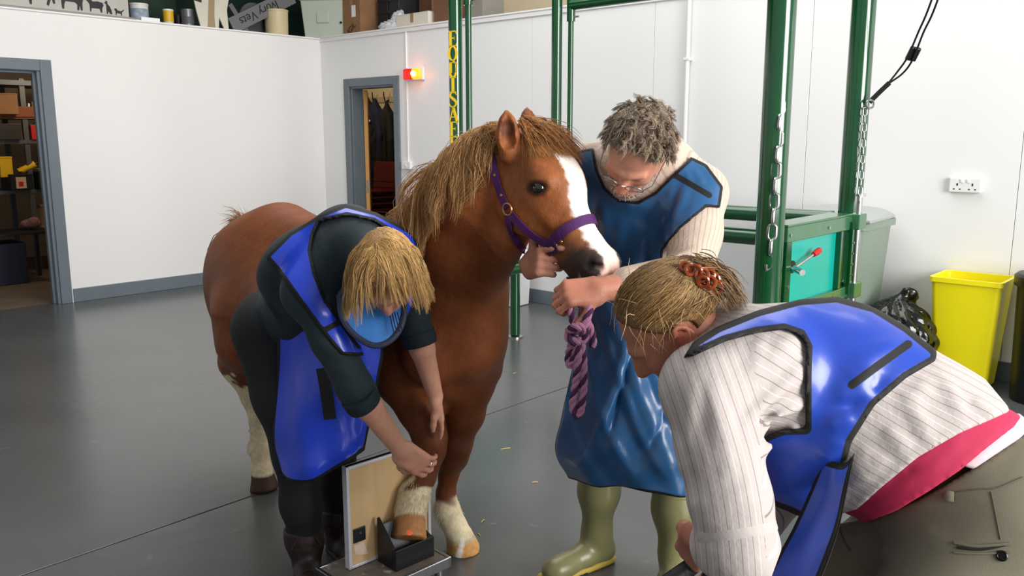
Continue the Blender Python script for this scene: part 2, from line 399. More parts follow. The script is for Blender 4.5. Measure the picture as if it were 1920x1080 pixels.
struct(MB().rbox(-.25, 10.5, -.022, .16, CEIL, CEIL+.016).rbox(-.05, 10.5, -.016, 0, CEIL-.04, CEIL), 'trim_1', m_trimw, bevel=.003)
struct(MB().rbox(-.16, .012, -9, .0, CEIL-.012, CEIL+.004), 'trim_2', m_trimw, bevel=.003)
struct(MB().rbox(-.002, .016, -2.83, -.016, 0, .125), 'baseboard_left', m_grey, bevel=.004)
struct(MB().rbox(-.002, .016, -9, -4.12, 0, .125), 'baseboard_left', m_grey, bevel=.004)
struct(MB().rbox(1.33, 10.5, -.018, .0, 0, .125).rbox(.016, .41, -.018, 0, 0, .125), 'baseboard_back', m_grey, bevel=.004)
# door casings
struct(MB().rbox(-.0, .02, -2.94, -2.845, 0, 2.15).rbox(0, .02, -4.11, -4.01, 0, 2.15).rbox(0, .02, -4.01, -2.94, 2.055, 2.15)
       .rbox(-.15, .001, -2.965, -2.93, 0, 2.09).rbox(-.15, .001, -4.02, -3.985, 0, 2.09).rbox(-.15, .001, -4.0, -2.94, 2.05, 2.09)
       .rbox(-.09, -.05, -2.985, -2.96, 0, 2.06).rbox(-.09, -.05, -4.0, -2.96, 2.03, 2.06), 'trim_3', m_grey, bevel=.004)
struct(MB().rbox(.415, .505, -.024, .0, 0, 2.105).rbox(1.235, 1.315, -.024, .0, 0, 2.105).rbox(.505, 1.235, -.024, 0, 2.02, 2.105)
       .rbox(.50, .53, -.002, .15, 0, 2.03).rbox(1.21, 1.24, -.002, .15, 0, 2.03).rbox(.52, 1.22, -.002, .15, 2.0, 2.03), 'trim_4', m_grey, bevel=.004)
# rooms behind: store (left) and cloakroom (back)
struct(MB().rbox(-3.6, -.08, -6, -.4, -.05, -.003), 'floor_store', m_brownfl)
m_storew = M('store_plaster', (.62, .55, .46), .85, var=.05)
struct(MB().rbox(-3.6, -3.5, -6, -.4, 0, 2.45).rbox(-3.5, -.14, -.5, -.4, 0, 2.45), 'wall_store', m_storew)
struct(MB().rbox(-3.6, -.14, -6, -.4, 2.38, 2.48), 'ceiling_store', M('store_ceiling', (.75, .7, .62), .9))
struct(MB().rbox(-2.2, 2.2, .13, 2.3, -.05, -.002), 'floor_cloakroom', m_brownfl)
struct(MB().rbox(-2.2, 2.2, 1.5, 1.6, 0, 2.45).rbox(1.7, 1.8, .14, 1.5, 0, 2.45).rbox(-1.9, -1.8, .14, 1.5, 0, 2.45), 'wall_cloakroom', m_cream)
struct(MB().rbox(-2.2, 2.2, .14, 1.6, 2.38, 2.48), 'ceiling_cloakroom', m_cream)
# storage deck above both rooms
m_loftw = M('loft_green_wall', (.07, .18, .14), .8)
struct(MB().rbox(-3.6, -.14, -9, .1, CEIL-.03, CEIL).rbox(-3.6, 10.5, .14, 2.4, CEIL-.03, CEIL), 'floor_loft', M('loft_deck', (.35, .31, .27), .9))
struct(MB().rbox(-1.3, -1.2, -9, 2.3, CEIL, 4.6), 'wall_loft_left', m_loftw)
struct(MB().rbox(-1.3, 1.9, 1.1, 1.2, CEIL, 4.6), 'wall_loft_back', M('loft_dark_wall', (.16, .13, .11), .9))
struct(MB().rbox(1.9, 10.5, .9, 1.0, CEIL, 4.6), 'wall_loft_cream', m_cream)
struct(MB().rbox(-1.3, 1.9, -9, 2.3, 4.5, 4.6).rbox(-.9, 0, -9, .2, 3.5, 3.55).rbox(-.9, 1.9, .05, 1.2, 3.5, 3.55), 'ceiling_loft', m_dark)
def pl(name, loc, e, col, r=.08):
    l = bpy.data.lights.new(name, 'POINT'); l.energy = e; l.color = col; l.shadow_soft_size = r
    o = bpy.data.objects.new(name, l); COL.objects.link(o); o.location = loc
pl('store_fill', R(-1.2, -2.2, 2.2), 17, (1, .82, .6)); pl('cloakroom_bulb', R(-.6, .55, 2.2), 10, (1, .85, .62))  # store lamp is unseen, added to brighten the store's ceiling and back wall
# cloakroom door leaf, opened inwards: timber edge and latch
DD = RM@nrm((-.77, .638, 0)); DN = np.array((-DD[1], DD[0], 0)); DMx = np.column_stack((DD, DN, (0, 0, 1))); dh = R(.548, .165, 0)
d1 = struct(MB().box(dh+DD*.36+(0, 0, 1.0), (.72, .042, 1.98), DMx), 'door_1', M('door_timber', (.85, .62, .33), .45, var=.08, vscale=3, stretch=(8, 8, 1)), bevel=.002)
MB().box(dh-DD*.002+(0, 0, .95), (.006, .024, .14), DMx).build('latch_plate', m_steel, d1)
MB().box(dh-DD*.010+(0, 0, .95), (.02, .012, .03), DMx).build('latch', m_steel, d1)
# ------------------------------------------------------------------ wall fittings
t = thing('alarm_light', 'red and amber warning light glowing on the wall by the narrow doorway', 'light', R(1.57, 0, 2.04))
MB().rbox(1.44, 1.70, -.03, -.004, 2.045, 2.165).build('backplate', m_white, t, bevel=.006)
m_lensr = M('red_lens', (.9, .05, .06), .2, emit=.55); m_lensa = M('amber_lens', (1, .52, .12), .2, emit=2.2)
MB().rbox(1.445, 1.575, -.075, -.03, 2.052, 2.158).build('red_lens', m_lensr, t, bevel=.02, seg=4)
MB().rbox(1.575, 1.695, -.085, -.03, 2.052, 2.158).build('amber_lens', m_lensa, t, bevel=.03, seg=5)
MB().lathe([(.028, 0), (.026, .012), (.012, .03), (0.001, .034)], R(1.625, -.083, 2.105), ax=(RM@np.array((0, -1, 0)))).build('bulb', M('lamp_glow', (1, .93, .45), .3, emit=9), t, smooth=True)
pl('alarm_glow', R(1.6, -.2, 2.1), .4, (1, .3, .15), .04)
t = thing('switch_box', 'small white switch box at the foot of the thin wall conduit', 'switch', R(1.44, 0, 1.16))
MB().rbox(1.37, 1.50, -.045, -.004, 1.165, 1.245).build('box', m_white, t, bevel=.008, seg=3)
MB().rbox(1.42, 1.45, -.052, -.045, 1.19, 1.22).build('rocker', m_white, t, bevel=.003)
t = tag(MB().rbox(1.435, 1.447, -.02, -.004, 1.245, 2.05).rbox(1.435, 1.447, -.02, -.004, 2.17, 2.52).build('cable_conduit', m_trimw, bevel=.003), 'thin white cable trunking running up to the warning light', 'conduit')
t = thing('wall_conduit', 'round white pipe conduit running up the wall behind the man', 'conduit', R(4.66, 0, 0))
MB().cyl(R(4.66, -.03, .1), R(4.66, -.03, 2.52), .017, n=14).build('pipe', m_trimw, t, smooth=True)
for z in (.6, 1.35, 2.06): MB().rbox(4.635, 4.685, -.05, -.004, z, z+.02).build('clip', m_trimw, t, bevel=.003)
t = thing('double_socket', 'white double power socket on the right hand wall above the bins', 'socket', R(6.65, 0, 1.16))
MB().rbox(6.56, 6.74, -.035, -.004, 1.155, 1.245).build('faceplate', m_white, t, bevel=.006, seg=3)
hole = MB()
for c in (6.607, 6.693):
    hole.rbox(c-.004, c+.004, -.0365, -.03, 1.196, 1.212).rbox(c-.022, c-.012, -.0365, -.03, 1.172, 1.179).rbox(c+.012, c+.022, -.0365, -.03, 1.172, 1.179)
hole.build('pin_slots', m_sock, t)['kind'] = 'stuff'
for c in (6.632, 6.668): MB().rbox(c-.008, c+.008, -.041, -.034, 1.215, 1.235).build('rocker', m_white, t, bevel=.002)
# ------------------------------------------------------------------ green steel horse stocks
ST = thing('horse_stocks', 'dark green steel horse stocks with tall posts behind the people', 'stocks', R(5.3, -1.5, 0))
A0, A1, Y0, Y1 = 4.18, 6.315, -2.0, -1.0
def post(a, y, r, z0=0, z1=3.1, name='post'):
    o = MB().cyl(R(a, y, z0), R(a, y, z1), r, n=40).build(name, m_green, ST, smooth=True)
    if z0 == 0: MB().rbox(a-r-.05, a+r+.05, y-r-.05, y+r+.05, 0, .012).build('foot_plate', m_green, o, bevel=.002)
    return o
pe = post(A0, Y0, .043); post(A0, Y1, .038, .55); post(A1, Y0, .066); post(A1, Y1, .064)
for (a, y, z0) in ((A0+.085, Y0+.03, 0), (A0+.085, Y1+.05, .55)):     # swing tubes on the head end posts, with collars
    o = post(a, y, .02, z0, 3.1, 'swing_tube')
    MB().cyl(R(a, y, 2.29), R(a, y, 3.0), .03).build('collar', m_green, o, smooth=True)
    MB().cyl(R(a+.02, y, 2.32), R(a+.07, y, 2.32), .007).build('bolt', m_steel, o, smooth=True)
MB().cyl(R(A0+.09, Y1+.05, 2.40), R(A1, Y1, 2.40), .036, n=28).build('top_rail', m_green, ST, smooth=True)
for a, b in ((1.035, .045), (.895, .05)):
    o = MB().cyl(R(A0, Y1-.02, a), R(A1-.1, Y1-.02, a), b, n=24).build('side_rail', m_green, ST, smooth=True)
    MB().cyl(R(A1-.1, Y1-.02, a), R(A1-.086, Y1-.02, a), b*1.06, n=24).build('end_cap', m_green, o, smooth=True)
MB().cyl(R(A0, Y1, .58), R(A0, Y0, .58), .035, n=24).build('cross_rail', m_green, ST, smooth=True)
# gold lettering down the post, curved onto it
fd = nrm(-R(A0, Y0)[:2]); fx = np.array((-fd[1], fd[0], 0.)); fd3 = np.array((fd[0], fd[1], 0.))
rr = RM@np.array((1., 0, 0)); tcam = rotz(math.radians(-26))@fd3; tx = np.cross((0, 0, 1), tcam)
z = 2.092
def rib(pts, w_):                               # stroke of changing width -> quads
    p = np.array(pts, float); d = np.gradient(p, axis=0); d /= np.linalg.norm(d, axis=1, keepdims=True); n_ = np.stack((-d[:, 1], d[:, 0]), 1)*np.asarray(w_, float)[:, None]/2
    return [[p[i]-n_[i], p[i+1]-n_[i+1], p[i+1]+n_[i+1], p[i]+n_[i]] for i in range(len(p)-1)]
def bx2(x0, x1, y0, y1): return [[(x0, y0), (x1, y0), (x1, y1), (x0, y1)]]
def arc(cx, cy, rx, ry, a0, a1, w0, w1, n=14): a = np.linspace(math.radians(a0), math.radians(a1), n); return rib(np.stack((cx+rx*np.cos(a), cy+ry*np.sin(a)), 1), w1+(w0-w1)*np.abs(np.cos(a)))
EARM = bx2(.08, .58, .93, 1)+[[(.58, 1), (.50, .95), (.58, .76)]]+bx2(.26, .46, .49, .56)+[[(.46, .40), (.46, .65), (.38, .525)]]
GL = {'E': bx2(.10, .28, 0, 1)+EARM+bx2(.02, .62, 0, .07)+bx2(.02, .3, .94, 1)+[[(.62, 0), (.62, .26), (.52, .05)]], 'F': bx2(.10, .28, 0, 1)+EARM+bx2(.02, .3, .94, 1)+bx2(.0, .40, 0, .06),
      'I': bx2(.22, .42, 0, 1)+bx2(.1, .54, 0, .06)+bx2(.1, .54, .94, 1), 'U': bx2(.08, .26, .3, 1)+bx2(.5, .57, .3, 1)+bx2(0, .34, .94, 1)+bx2(.42, .65, .94, 1)+arc(.33, .32, .20, .28, 180, 360, .15, .09),
      'A': rib([(.06, 0), (.33, 1)], [.07, .07])+rib([(.60, 0), (.31, 1)], [.19, .19])+bx2(.15, .5, .3, .36)+bx2(-.03, .17, 0, .05)+bx2(.46, .72, 0, .05), 'Q': arc(.33, .52, .26, .44, 0, 360, .17, .06, 26)+rib([(.30, .12), (.42, -.02), (.56, -.14), (.68, -.15)], [.08, .12, .1, .04]),
      'S': rib(cr([(.56, .80), (.46, .94), (.30, .97), (.15, .88), (.13, .73), (.28, .58), (.44, .45), (.53, .30), (.46, .10), (.28, .03), (.12, .10), (.06, .26)], 3), np.interp(np.linspace(0, 1, 34), [0, .2, .5, .8, 1], [.05, .08, .19, .08, .05]))}
for ch in 'EQUISAFE':
    mb = MB(); o_ = R(A0, Y0, z-.047)+tcam*.0432-tx*.031
    for q_ in GL[ch]: mb.prism([(p_[0]*.098, p_[1]*.094) for p_ in q_], o_, tx, (0, 0, 1), .002)
    mb.build('letter', m_gold, pe); z -= .0905 if ch != 'Q' else .097
text('trademark', 'TM', .034, R(A0, Y0, z+.04)+tcam*.0432, tx, (0, 0, 1), m_gold, pe, .001)
# rear gate with its teal panel and locking lever
gp = thing('stocks_gate', 'teal panelled green gate between the two thick posts, with a lever', 'gate', R(A1+.05, -1.5, .6))
g0, g1, z0, z1 = Y0+.09, Y1-.07, .61, 1.065
for nm, b in (('top_rail', (A1-.01, A1+.05, g0, g1, z1-.075, z1)), ('bottom_rail', (A1-.01, A1+.05, g0, g1, z0, z0+.06)), ('stile', (A1-.01, A1+.05, g0, g0+.06, z0+.06, z1-.075)), ('stile', (A1-.01, A1+.05, g1-.16, g1-.13, z0+.06, z1-.075))):
    MB().rbox(*b).build(nm, m_green if nm == 'stile' else m_greenlt, gp, bevel=.004)
MB().rbox(A1-.08, A1+.05, g0-.0, g1, z1, z1+.012).build('top_flange', m_greenlt, gp, bevel=.003)
MB().rbox(A1+.005, A1+.02, g0+.03, g1-.14, z0+.05, z1-.06).build('panel', m_teal, gp)
MB().rbox(A1-.0, A1+.02, g1-.13, g1, z0, z1-.07).build('side_plate', m_green, gp, bevel=.003)
lp = R(A1+.05, g0+.10, .855); q1 = R(A1+.12, g0+.08, .845)
o = MB().cyl(R(A1+.02, g0+.115, .858), R(A1+.034, g0+.115, .858), .032, n=24).build('lever_boss', m_black, gp, smooth=True)
lv = MB().cyl(R(A1+.02, g0+.115, .858), R(A1+.11, g0+.055, .845), .016, n=18).tube([R(A1+.05, g0+.1, .858), R(A1+.06, g0+.2, .885), R(A1+.065, g0+.30, .91)], .007).build('lever', m_steel, gp, smooth=True)
MB().tube([R(A1+.064, g0+.285, .906), R(A1+.066, g0+.32, .915), R(A1+.068, g0+.35, .923)], [.013, .017, .015], 14).build('knob', m_red, lv, smooth=True)
for (y, zz) in ((g0+.03, z1-.04), (g0+.5, z1-.04), (g0+.03, z0+.16), (g0+.62, z0+.03)):
    MB().cyl(R(A1+.045, y, zz), R(A1+.056, y, zz), .009, n=6).build('bolt', m_steel, gp)
for zz in (z0-.005, z1-.075):
    MB().rbox(A1+.02, A1+.09, g1-.02, g1+.09, zz, zz+.085).build('hinge_block', m_greenlt, gp, bevel=.005)
hp = MB().cyl(R(A1+.055, g1+.05, .35), R(A1+.055, g1+.05, 1.17), .019, n=18).build('hinge_pin', m_steel, gp, smooth=True)
MB().cyl(R(A1+.055, g1+.05, 1.17), R(A1+.055, g1+.05, 1.185), .034, n=18).build('pin_head', m_steel, hp, smooth=True)
MB().rbox(A1+.05, A1+.07, g1-.05, g1-.03, z0+.02, z1-.03).build('latch_bar', m_green, gp, bevel=.003)
for zz in (.74, .80, .86, .92): MB().cyl(R(A1+.07, g1-.04, zz), R(A1+.078, g1-.04, zz), .006, n=6).build('bolt', m_steel, gp)
# head gate leaf swung open beside the pony
hg = thing('head_gate', 'low green gate leaf standing open behind the neck of the pony', 'gate', R(3.92, -1.15, 0))
e = nrm(R(A0, Y0)-R(3.92, -1.15)); q = R(3.92, -1.15)
def hgp(t_, z_): return q+e*t_+np.array((0, 0, z_))
MB().cyl(hgp(0, .02), hgp(0, .70), .037, n=30).build('leg_post', m_green, hg, smooth=True)
MB().lathe([(.06, 0), (.06, .01), (.02, .018), (.02, .03)], hgp(0, 0)).build('floor_socket', m_steel, hg, smooth=True)
hx = np.column_stack((e, np.cross((0, 0, 1), e), (0, 0, 1)))
MB().box(hgp(.42, .66), (.84, .06, .06), hx).build('bottom_rail', m_green, hg, bevel=.004)
MB().box(hgp(.42, 1.06), (.84, .06, .06), hx).build('top_rail', m_green, hg, bevel=.004)
MB().box(hgp(.42, .86), (.80, .012, .36), hx).build('panel', m_teal, hg)
MB().cyl(hgp(0, .69), hgp(0, 1.09), .03, n=24).build('stile', m_green, hg, smooth=True)
# chains: every link a part
def chain(label, pts, link_l, wr, hook=True):
    p = np.array(pts); t = thing('steel_chain', label, 'chain', p[0], 'chains hanging on the stocks posts')
    seg = np.linalg.norm(np.diff(p, axis=0), axis=1); cum = np.concatenate(([0], np.cumsum(seg))); n = int(cum[-1]/(link_l-2.4*wr)); me = None
    mb = MB(); h = link_l/2-wr; wd = link_l*.20
    loop = [(wd*math.cos(a)*(1), (h-wd)*(1 if math.sin(a) >= 0 else -1)+wd*math.sin(a), 0) for a in np.linspace(0, 2*math.pi, 17)[:-1]]
    mb.tube(loop, wr, 6, closed=True)
    me = fastmesh('chain_link', np.array(mb.V), mb.F)
    for i in range(n):
        s_ = (i+.5)*cum[-1]/n; k = min(np.searchsorted(cum, s_)-1, len(seg)-1); c = p[k]+(p[k+1]-p[k])*(s_-cum[k])/seg[k]; d = nrm(p[k+1]-p[k])
        x, y, _ = frame(d, (.3, 1, .1)); 
        if i % 2: x, y = y, -x
        m4 = Matrix(np.column_stack((x, d, np.cross(x, d))).tolist()).to_4x4(); m4.translation = Vector((c-p[0]).tolist())
        o = link('chain_link', me, m_steel if not i else None, t); o.matrix_local = m4
    if hook:
        b = p[-1]-p[0]; MB().tube([p[-1]+(0, 0, .02), p[-1]+(.012, 0, -.02), p[-1]+(.008, 0, -.06), p[-1]+(-.014, 0, -.075), p[-1]+(-.018, 0, -.045)], .008, 8).build('hook', m_steel, t, smooth=True)
        MB().box(p[0]+np.array((0, 0, .02)), (.03, .03, .07)).build('bracket', m_black, t, bevel=.005)
    return t
fr = nrm(np.array((0, 0, 0))-R(A1, Y0))*.082; sd = np.array((.035, 0, 0))
chain('heavy chain with bright links hanging down the nearer thick post', [P(1464, 185, 4.02), P(1456, 300, 4.01), P(1450, 400, 4.01), P(1444, 478, 4.01)], .092, .0095)
chain('thin chain hanging down the farther thick post beside the wall', [P(1622, 202, 4.72), P(1618, 290, 4.72), P(1611, 380, 4.70)], .05, .0042, False)
# black tie strap rising from the farther post
t = thing('tie_strap', 'black cord with a sliding buckle rising from the farther green post', 'strap', P(1640, 185, 4.7))
m_cord = M('black_cord', (.02, .02, .022), .8, bump=.4, bscale=300)
a = cr([P(1630, 192, 4.72), P(1650, 172, 4.7), P(1668, 155, 4.68)], 6); MB().tube(a, .013, 8).build('twisted_cord', m_cord, t, smooth=True)
for o_ in (0, 1):
    MB().tube(cr([P(1664, 158, 4.68), P(1683+9*o_, 134+4*o_, 4.66), P(1701+10*o_, 108+4*o_, 4.6), P(1722+9*o_, 60+2*o_, 4.5), P(1745+11*o_, 5+1*o_, 4.35), P(1800+9*o_, -160, 3.9)], 6), .005, 8).build('cord', m_cord, t, smooth=True)
bx = P(1712, 101, 4.6); dd = nrm(P(1722, 78, 4.55)-P(1700, 122, 4.62)); x, y, _ = frame(dd, (0, 1, 0)); MB().box(bx, (.055, .022, .075), np.column_stack((x, y, dd))).build('buckle', m_black, t, bevel=.006)
MB().tube([P(1632, 190, 4.70)+np.array((math.cos(k)*.02, 0, math.sin(k)*.022-.015)) for k in np.linspace(0, 6.28, 14)[:-1]], .006, 8, closed=True).build('shackle', m_steel, t, smooth=True)
# ------------------------------------------------------------------ bins and bag along the right-hand wall
def hollow_bin(t, a, y, w0, d0, w1, d1, h, mat, th=.006, rim=.012, lip=.03, name='tub'):
    def ring(w, d, z, r=.03):
        out = []
        for sx, sy, a0 in ((1, 1, 0), (-1, 1, 90), (-1, -1, 180), (1, -1, 270)):
            for k in range(4):
                an = math.radians(a0+k*30); out.append(R(a+sx*(w/2-r)+r*math.cos(an), y+sy*(d/2-r)+r*math.sin(an), z))
        return out
    rs = [ring(w0-.03, d0-.03, 0), ring(w0, d0, .012), ring(w1, d1, h-lip), ring(w1+2*rim, d1+2*rim, h-lip+.002), ring(w1+2*rim, d1+2*rim, h), ring(w1-2*th, d1-2*th, h), ring(w0-2*th, d0-2*th, .03)]
    V = [v for r in rs for v in r]; n = 16; F = [(i*n+k, i*n+(k+1) % n, (i+1)*n+(k+1) % n, (i+1)*n+k) for i in range(len(rs)-1) for k in range(n)]
    F += [tuple(range(n-1, -1, -1)), tuple(range((len(rs)-1)*n, len(rs)*n))]
    return MB().add(V, F).build(name, mat, t, smooth=True, angle=40)
t = thing('yellow_bin', 'tall open yellow plastic bin against the white wall', 'bin', R(6.72, -.33, 0))
hollow_bin(t, 6.785, -.20, .30, .24, .38, .34, .665, m_yel)
t = thing('black_bin', 'black lidded bin cut off by the right edge, beside the yellow one', 'bin', R(7.2, -.34, 0))
bl = M('black_bin_plastic', (.07, .075, .08), .4, var=.1)
MB().lathe([(.17, 0), (.175, .01), (.19, .66), (.2, .67), (.2, .69)], R(7.235, -.30, 0), 36).build('tub', bl, t, smooth=True)
MB().lathe([(.207, .665), (.21, .67), (.21, .72), (.195, .735), (.16, .74), (.15, .755), (.04, .76), (.0, .76)], R(7.235, -.30, 0), 36).build('lid', bl, t, smooth=True)
# rubbish bag: gathered neck, drooping folds
S = SDF(R(6.42, -.4, 0)-np.array((.5, .5, .02)), R(6.42, -.4, 0)+np.array((.5, .5, .75)), .012)
bc = R(6.42, -.40, 0)
S.ell(bc+(0, 0, .22), (.25, .25, .23), k=.05).ell(bc+(0, 0, .33), (.17, .17, .17), k=.08).cone(bc+(0, 0, .40), bc+(.01, 0, .50), .07, .028, .08).cone(bc+(.01, 0, .5), bc+(.05, -.02, .545), .022, .045, .02, flat=((0, 1, 0), 2)).cone(bc+(.03, 0, .5), bc+(.10, .0, .52), .015, .03, .02, flat=((0, 1, 0), 2))
def bagpost(V):
    d = V-bc; an = np.arctan2(d[:, 1], d[:, 0]); z = d[:, 2]; r = np.linalg.norm(d[:, :2], axis=1)
    f = np.clip((z-.05)/.4, 0, 1); rid = (np.abs(np.sin(an*6.5+np.sin(z*13)*.8))**.7-.5)*.03*f+(np.abs(np.sin(an*15+z*20))-.5)*.010*f+(np.abs(np.sin(an*4+z*31+2))-.5)*.016
    k = (1+rid/np.maximum(r, .05)*np.clip(r/.08, 0, 1)); V = V.copy(); V[:, 0] = bc[0]+d[:, 0]*k; V[:, 1] = bc[1]+d[:, 1]*k; V[:, 2] = np.maximum(V[:, 2], .002); return V
o, _ = S.build('rubbish_bag', M('bin_liner', (.018, .018, .02), .18, bump=.9, bscale=28, coat=.3), None, 1, post=bagpost); tag(o, 'knotted black rubbish bag slumped between wall and yellow bin', 'bag')
t = thing('grey_wheelie_bin', 'pale grey wheeled bin with domed lid behind the teal gate', 'bin', R(6.03, -.35, 0))
m_wb = M('grey_bin_plastic', (.50, .56, .51), .42, var=.04)
hollow_bin(t, 6.03, -.36, .36, .42, .46, .52, .98, m_wb, lip=.045, rim=.022)
m_wl = M('grey_bin_lid', (.62, .64, .62), .4)
MB().lathe([(.415, .98), (.42, .985), (.42, 1.0), (.38, 1.02), (.30, 1.045), (.15, 1.06), (.0, 1.062)], R(6.03, -.36, 0), 4, sx=.84, sy=.95, ax=None, rot=TH+math.pi/4).build('lid', m_wl, t, bevel=.03, seg=3)
MB().cyl(R(5.9, -.13, .08), R(6.16, -.13, .08), .08, n=24).build('wheels', m_black, t, smooth=True)
t = thing('white_bin', 'white plastic bin standing against the baseboard beyond the chin of the pony', 'bin', R(3.08, -.18, 0))
MB().lathe([(.155, .0), (.165, .01), (.19, .40), (.19, .415)], R(3.06, -.22, 0), 4, sx=.9, sy=1.0, rot=TH+math.pi/4).build('tub', m_white, t, bevel=.02, seg=3)
MB().lathe([(.2, .415), (.2, .44), (.15, .50), (.05, .51), (0, .51)], R(3.06, -.22, 0), 4, sx=.9, sy=1.0, rot=TH+math.pi/4).build('lid', m_white, t, bevel=.015, seg=3)
# ------------------------------------------------------------------ things on the storage deck
L0 = CEIL+.004
def board(name, label, cat, y0, y1, a, z1, mat, lean=.0, th=.012):
    t = thing(name, label, cat, R(a, (y0+y1)/2, L0)); MB().rbox(a-th, a, y0, y1, L0, L0+z1).build('board', mat, t, bevel=.002); return t
m_sign = M('grey_white_board', (.70, .69, .66), .6, var=.04, vscale=4)
t = board('animal_sign', 'pale sign with a row of black farm animal silhouettes on the loft edge', 'sign', -4.6, -2.06, -.13, .34, m_sign)
MB().rbox(-.15, -.128, -4.6, -2.0, L0, L0+.035).build('bottom_batten', M('batten', (.55, .54, .51), .6), t, bevel=.002)
yv = RM@np.array((0, 1., 0)); zv = np.array((0, 0, 1.)); m_ink = M('black_vinyl', (.02, .02, .02), .5)
def sil(poly, y, z, s, name='animal_silhouette'):
    MB().prism([(q[0]*s, q[1]*s) for q in poly], R(-.127, y, L0+z), yv, zv, .002).build(name, m_ink, t)
quad = [(0, 0), (.08, 0), (.1, .2), (.16, .34), (.55, .33), (.66, .24), (.64, 0), (.72, 0), (.76, .22), (.8, .0), (.87, 0), (.88, .3), (.93, .5), (.9, .62), (.6, .66), (.2, .66), (.1, .8), (-.1, .84), (-.2, .7), (-.12, .64), (0, .56), (-.02, .3)]
hors = [(0, 0), (.07, 0), (.1, .3), (.2, .5), (.6, .48), (.7, .34), (.62, .05), (.7, 0), (.82, .34), (.88, .1), (.95, .12), (.93, .4), (.98, .6), (.9, .8), (.3, .84), (.1, 1.2), (-.15, 1.3), (-.3, 1.1), (-.1, 1.05), (0, .6), (-.2, .4), (-.24, .2), (-.16, .2), (-.06, .38)]
shee = [(0, 0), (.06, 0), (.1, .22), (.6, .22), (.66, 0), (.74, 0), (.76, .25), (.85, .45), (.8, .6), (.5, .66), (.2, .62), (.1, .72), (-.1, .78), (-.2, .66), (-.08, .56), (0, .4)]
dog = [(0, 0), (.1, 0), (.12, .25), (.3, .0), (.45, 0), (.42, .3), (.3, .6), (.1, .85), (.1, 1.05), (-.06, 1.1), (-.06, .98), (-.2, .9), (-.02, .8), (-.02, .4)]
cat = [(0, 0), (.08, 0), (.1, .2), (.5, .16), (.5, 0), (.6, 0), (.62, .3), (.85, .5), (.8, .56), (.55, .4), (.2, .44), (.1, .6), (-.06, .62), (-.1, .46), (.0, .36)]
sil(hors, -2.92, .06, .22); sil(quad, -2.655, .05, .20); sil(shee, -2.415, .05, .145); sil(dog, -2.265, .045, .105); sil(cat, -2.185, .042, .095)
def tin(name, label, cat, a, y, r, h, mat, band, bandmat, bail=False, lid=None, z=L0):
    t = thing(name, label, cat, R(a, y, z)); c = R(a, y, z)
    MB().lathe([(r*.94, 0), (r*.96, .004), (r, h-.004), (r*1.0, h)], c, 28).build('body', mat, t, smooth=True)
    MB().lathe([(r*1.04, h-.012), (r*1.05, h), (r*1.0, h+.006), (r*.9, h+.004), (0, h+.004)], c, 28).build('lid', lid or mat, t, smooth=True)
    if band: MB().lathe([(r*.975, band[0]*h), (r*1.006, band[0]*h+.002), (r*1.008, band[1]*h-.002), (r*.98, band[1]*h)], c, 28).build('label_band', bandmat, t, smooth=True)
    if bail: MB().tube([c+RM@np.array((-.02-.0*k, r*1.05*math.cos(k), h*.8+.0-.5*r*math.sin(k))) for k in np.linspace(0, math.pi, 11)], .003, 6).build('bail_handle', m_steel, t, smooth=True)
    return t
m_tubw = M('tub_white', (.82, .82, .80), .4); m_labb = M('label_grey_blue', (.55, .6, .66), .5, var=.3, vscale=22)
tin('white_tub', 'white plastic tub with a blue grey label beside the animal sign', 'tub', -.2, -1.93, .085, .17, m_tubw, (.15, .75), m_labb)
tag(MB().rbox(-.9, -.88, -1.85, -1.2, L0, L0+.7).build('green_board', M('dark_green_board', (.04, .2, .14), .6)), 'dark green board standing behind the tins on the loft', 'board')
tin('yellow_tin', 'small yellow and white paint tin on the loft edge', 'tin', -.28, -1.60, .05, .16, M('tin_white', (.85, .83, .76), .4), (.3, .95), M('tin_yellow', (.85, .66, .12), .4))
tin('dark_tin', 'small dark tin tucked between the yellow and the grey tin', 'tin', -.33, -1.47, .04, .12, M('tin_dark', (.13, .12, .14), .5), None, None)
tin('grey_tin', 'dented grey metal tin with a dark lid on the loft edge', 'tin', -.2, -1.44, .062, .17, M('tin_grey', (.45, .46, .47), .35, .6, var=.15), (.2, .6), M('tin_label', (.3, .3, .32), .5))
tag(MB().rbox(-.06, -.055, -1.98, -1.80, L0, L0+.04).build('paper_card', m_white), 'small white card lying at the loft edge below the tub', 'card')
# white cow-shaped cutout (hind legs seen), standing on the deck
t = thing('cow_cutout', 'white cow shaped board with a brown patch standing on the loft', 'board', R(-.12, -1.22, L0)); ca = -.10
poly = [(-.13, 0), (-.05, 0), (-.045, .08), (-.01, .16), (0, .0), (.08, 0), (.09, .12), (.15, .0), (.2, 0), (.19, .2), (.25, .42), (.2, .62), (-.2, .62), (-.26, .42), (-.2, .3), (-.17, .15)]
MB().prism([(q[0]*.92, q[1]) for q in poly], R(ca, -1.24, L0), yv, zv, .012).build('panel', M('cow_white', (.80, .78, .72), .6, var=.05), t)
MB().prism([(-.2, .26), (-.1, .24), (-.09, .36), (-.16, .42), (-.21, .38)], R(ca+.0075, -1.24, L0), yv, zv, .002).build('brown_patch', M('cow_patch', (.12, .08, .07), .6), t)
MB().prism([(-.05, .0), (.035, .0), (.03, .12), (.05, .36), (-.01, .4), (-.03, .2)], R(ca+.007, -1.24, L0), yv, zv, .002).build('tan_legs', M('cow_tan', (.6, .52, .38), .6), t)
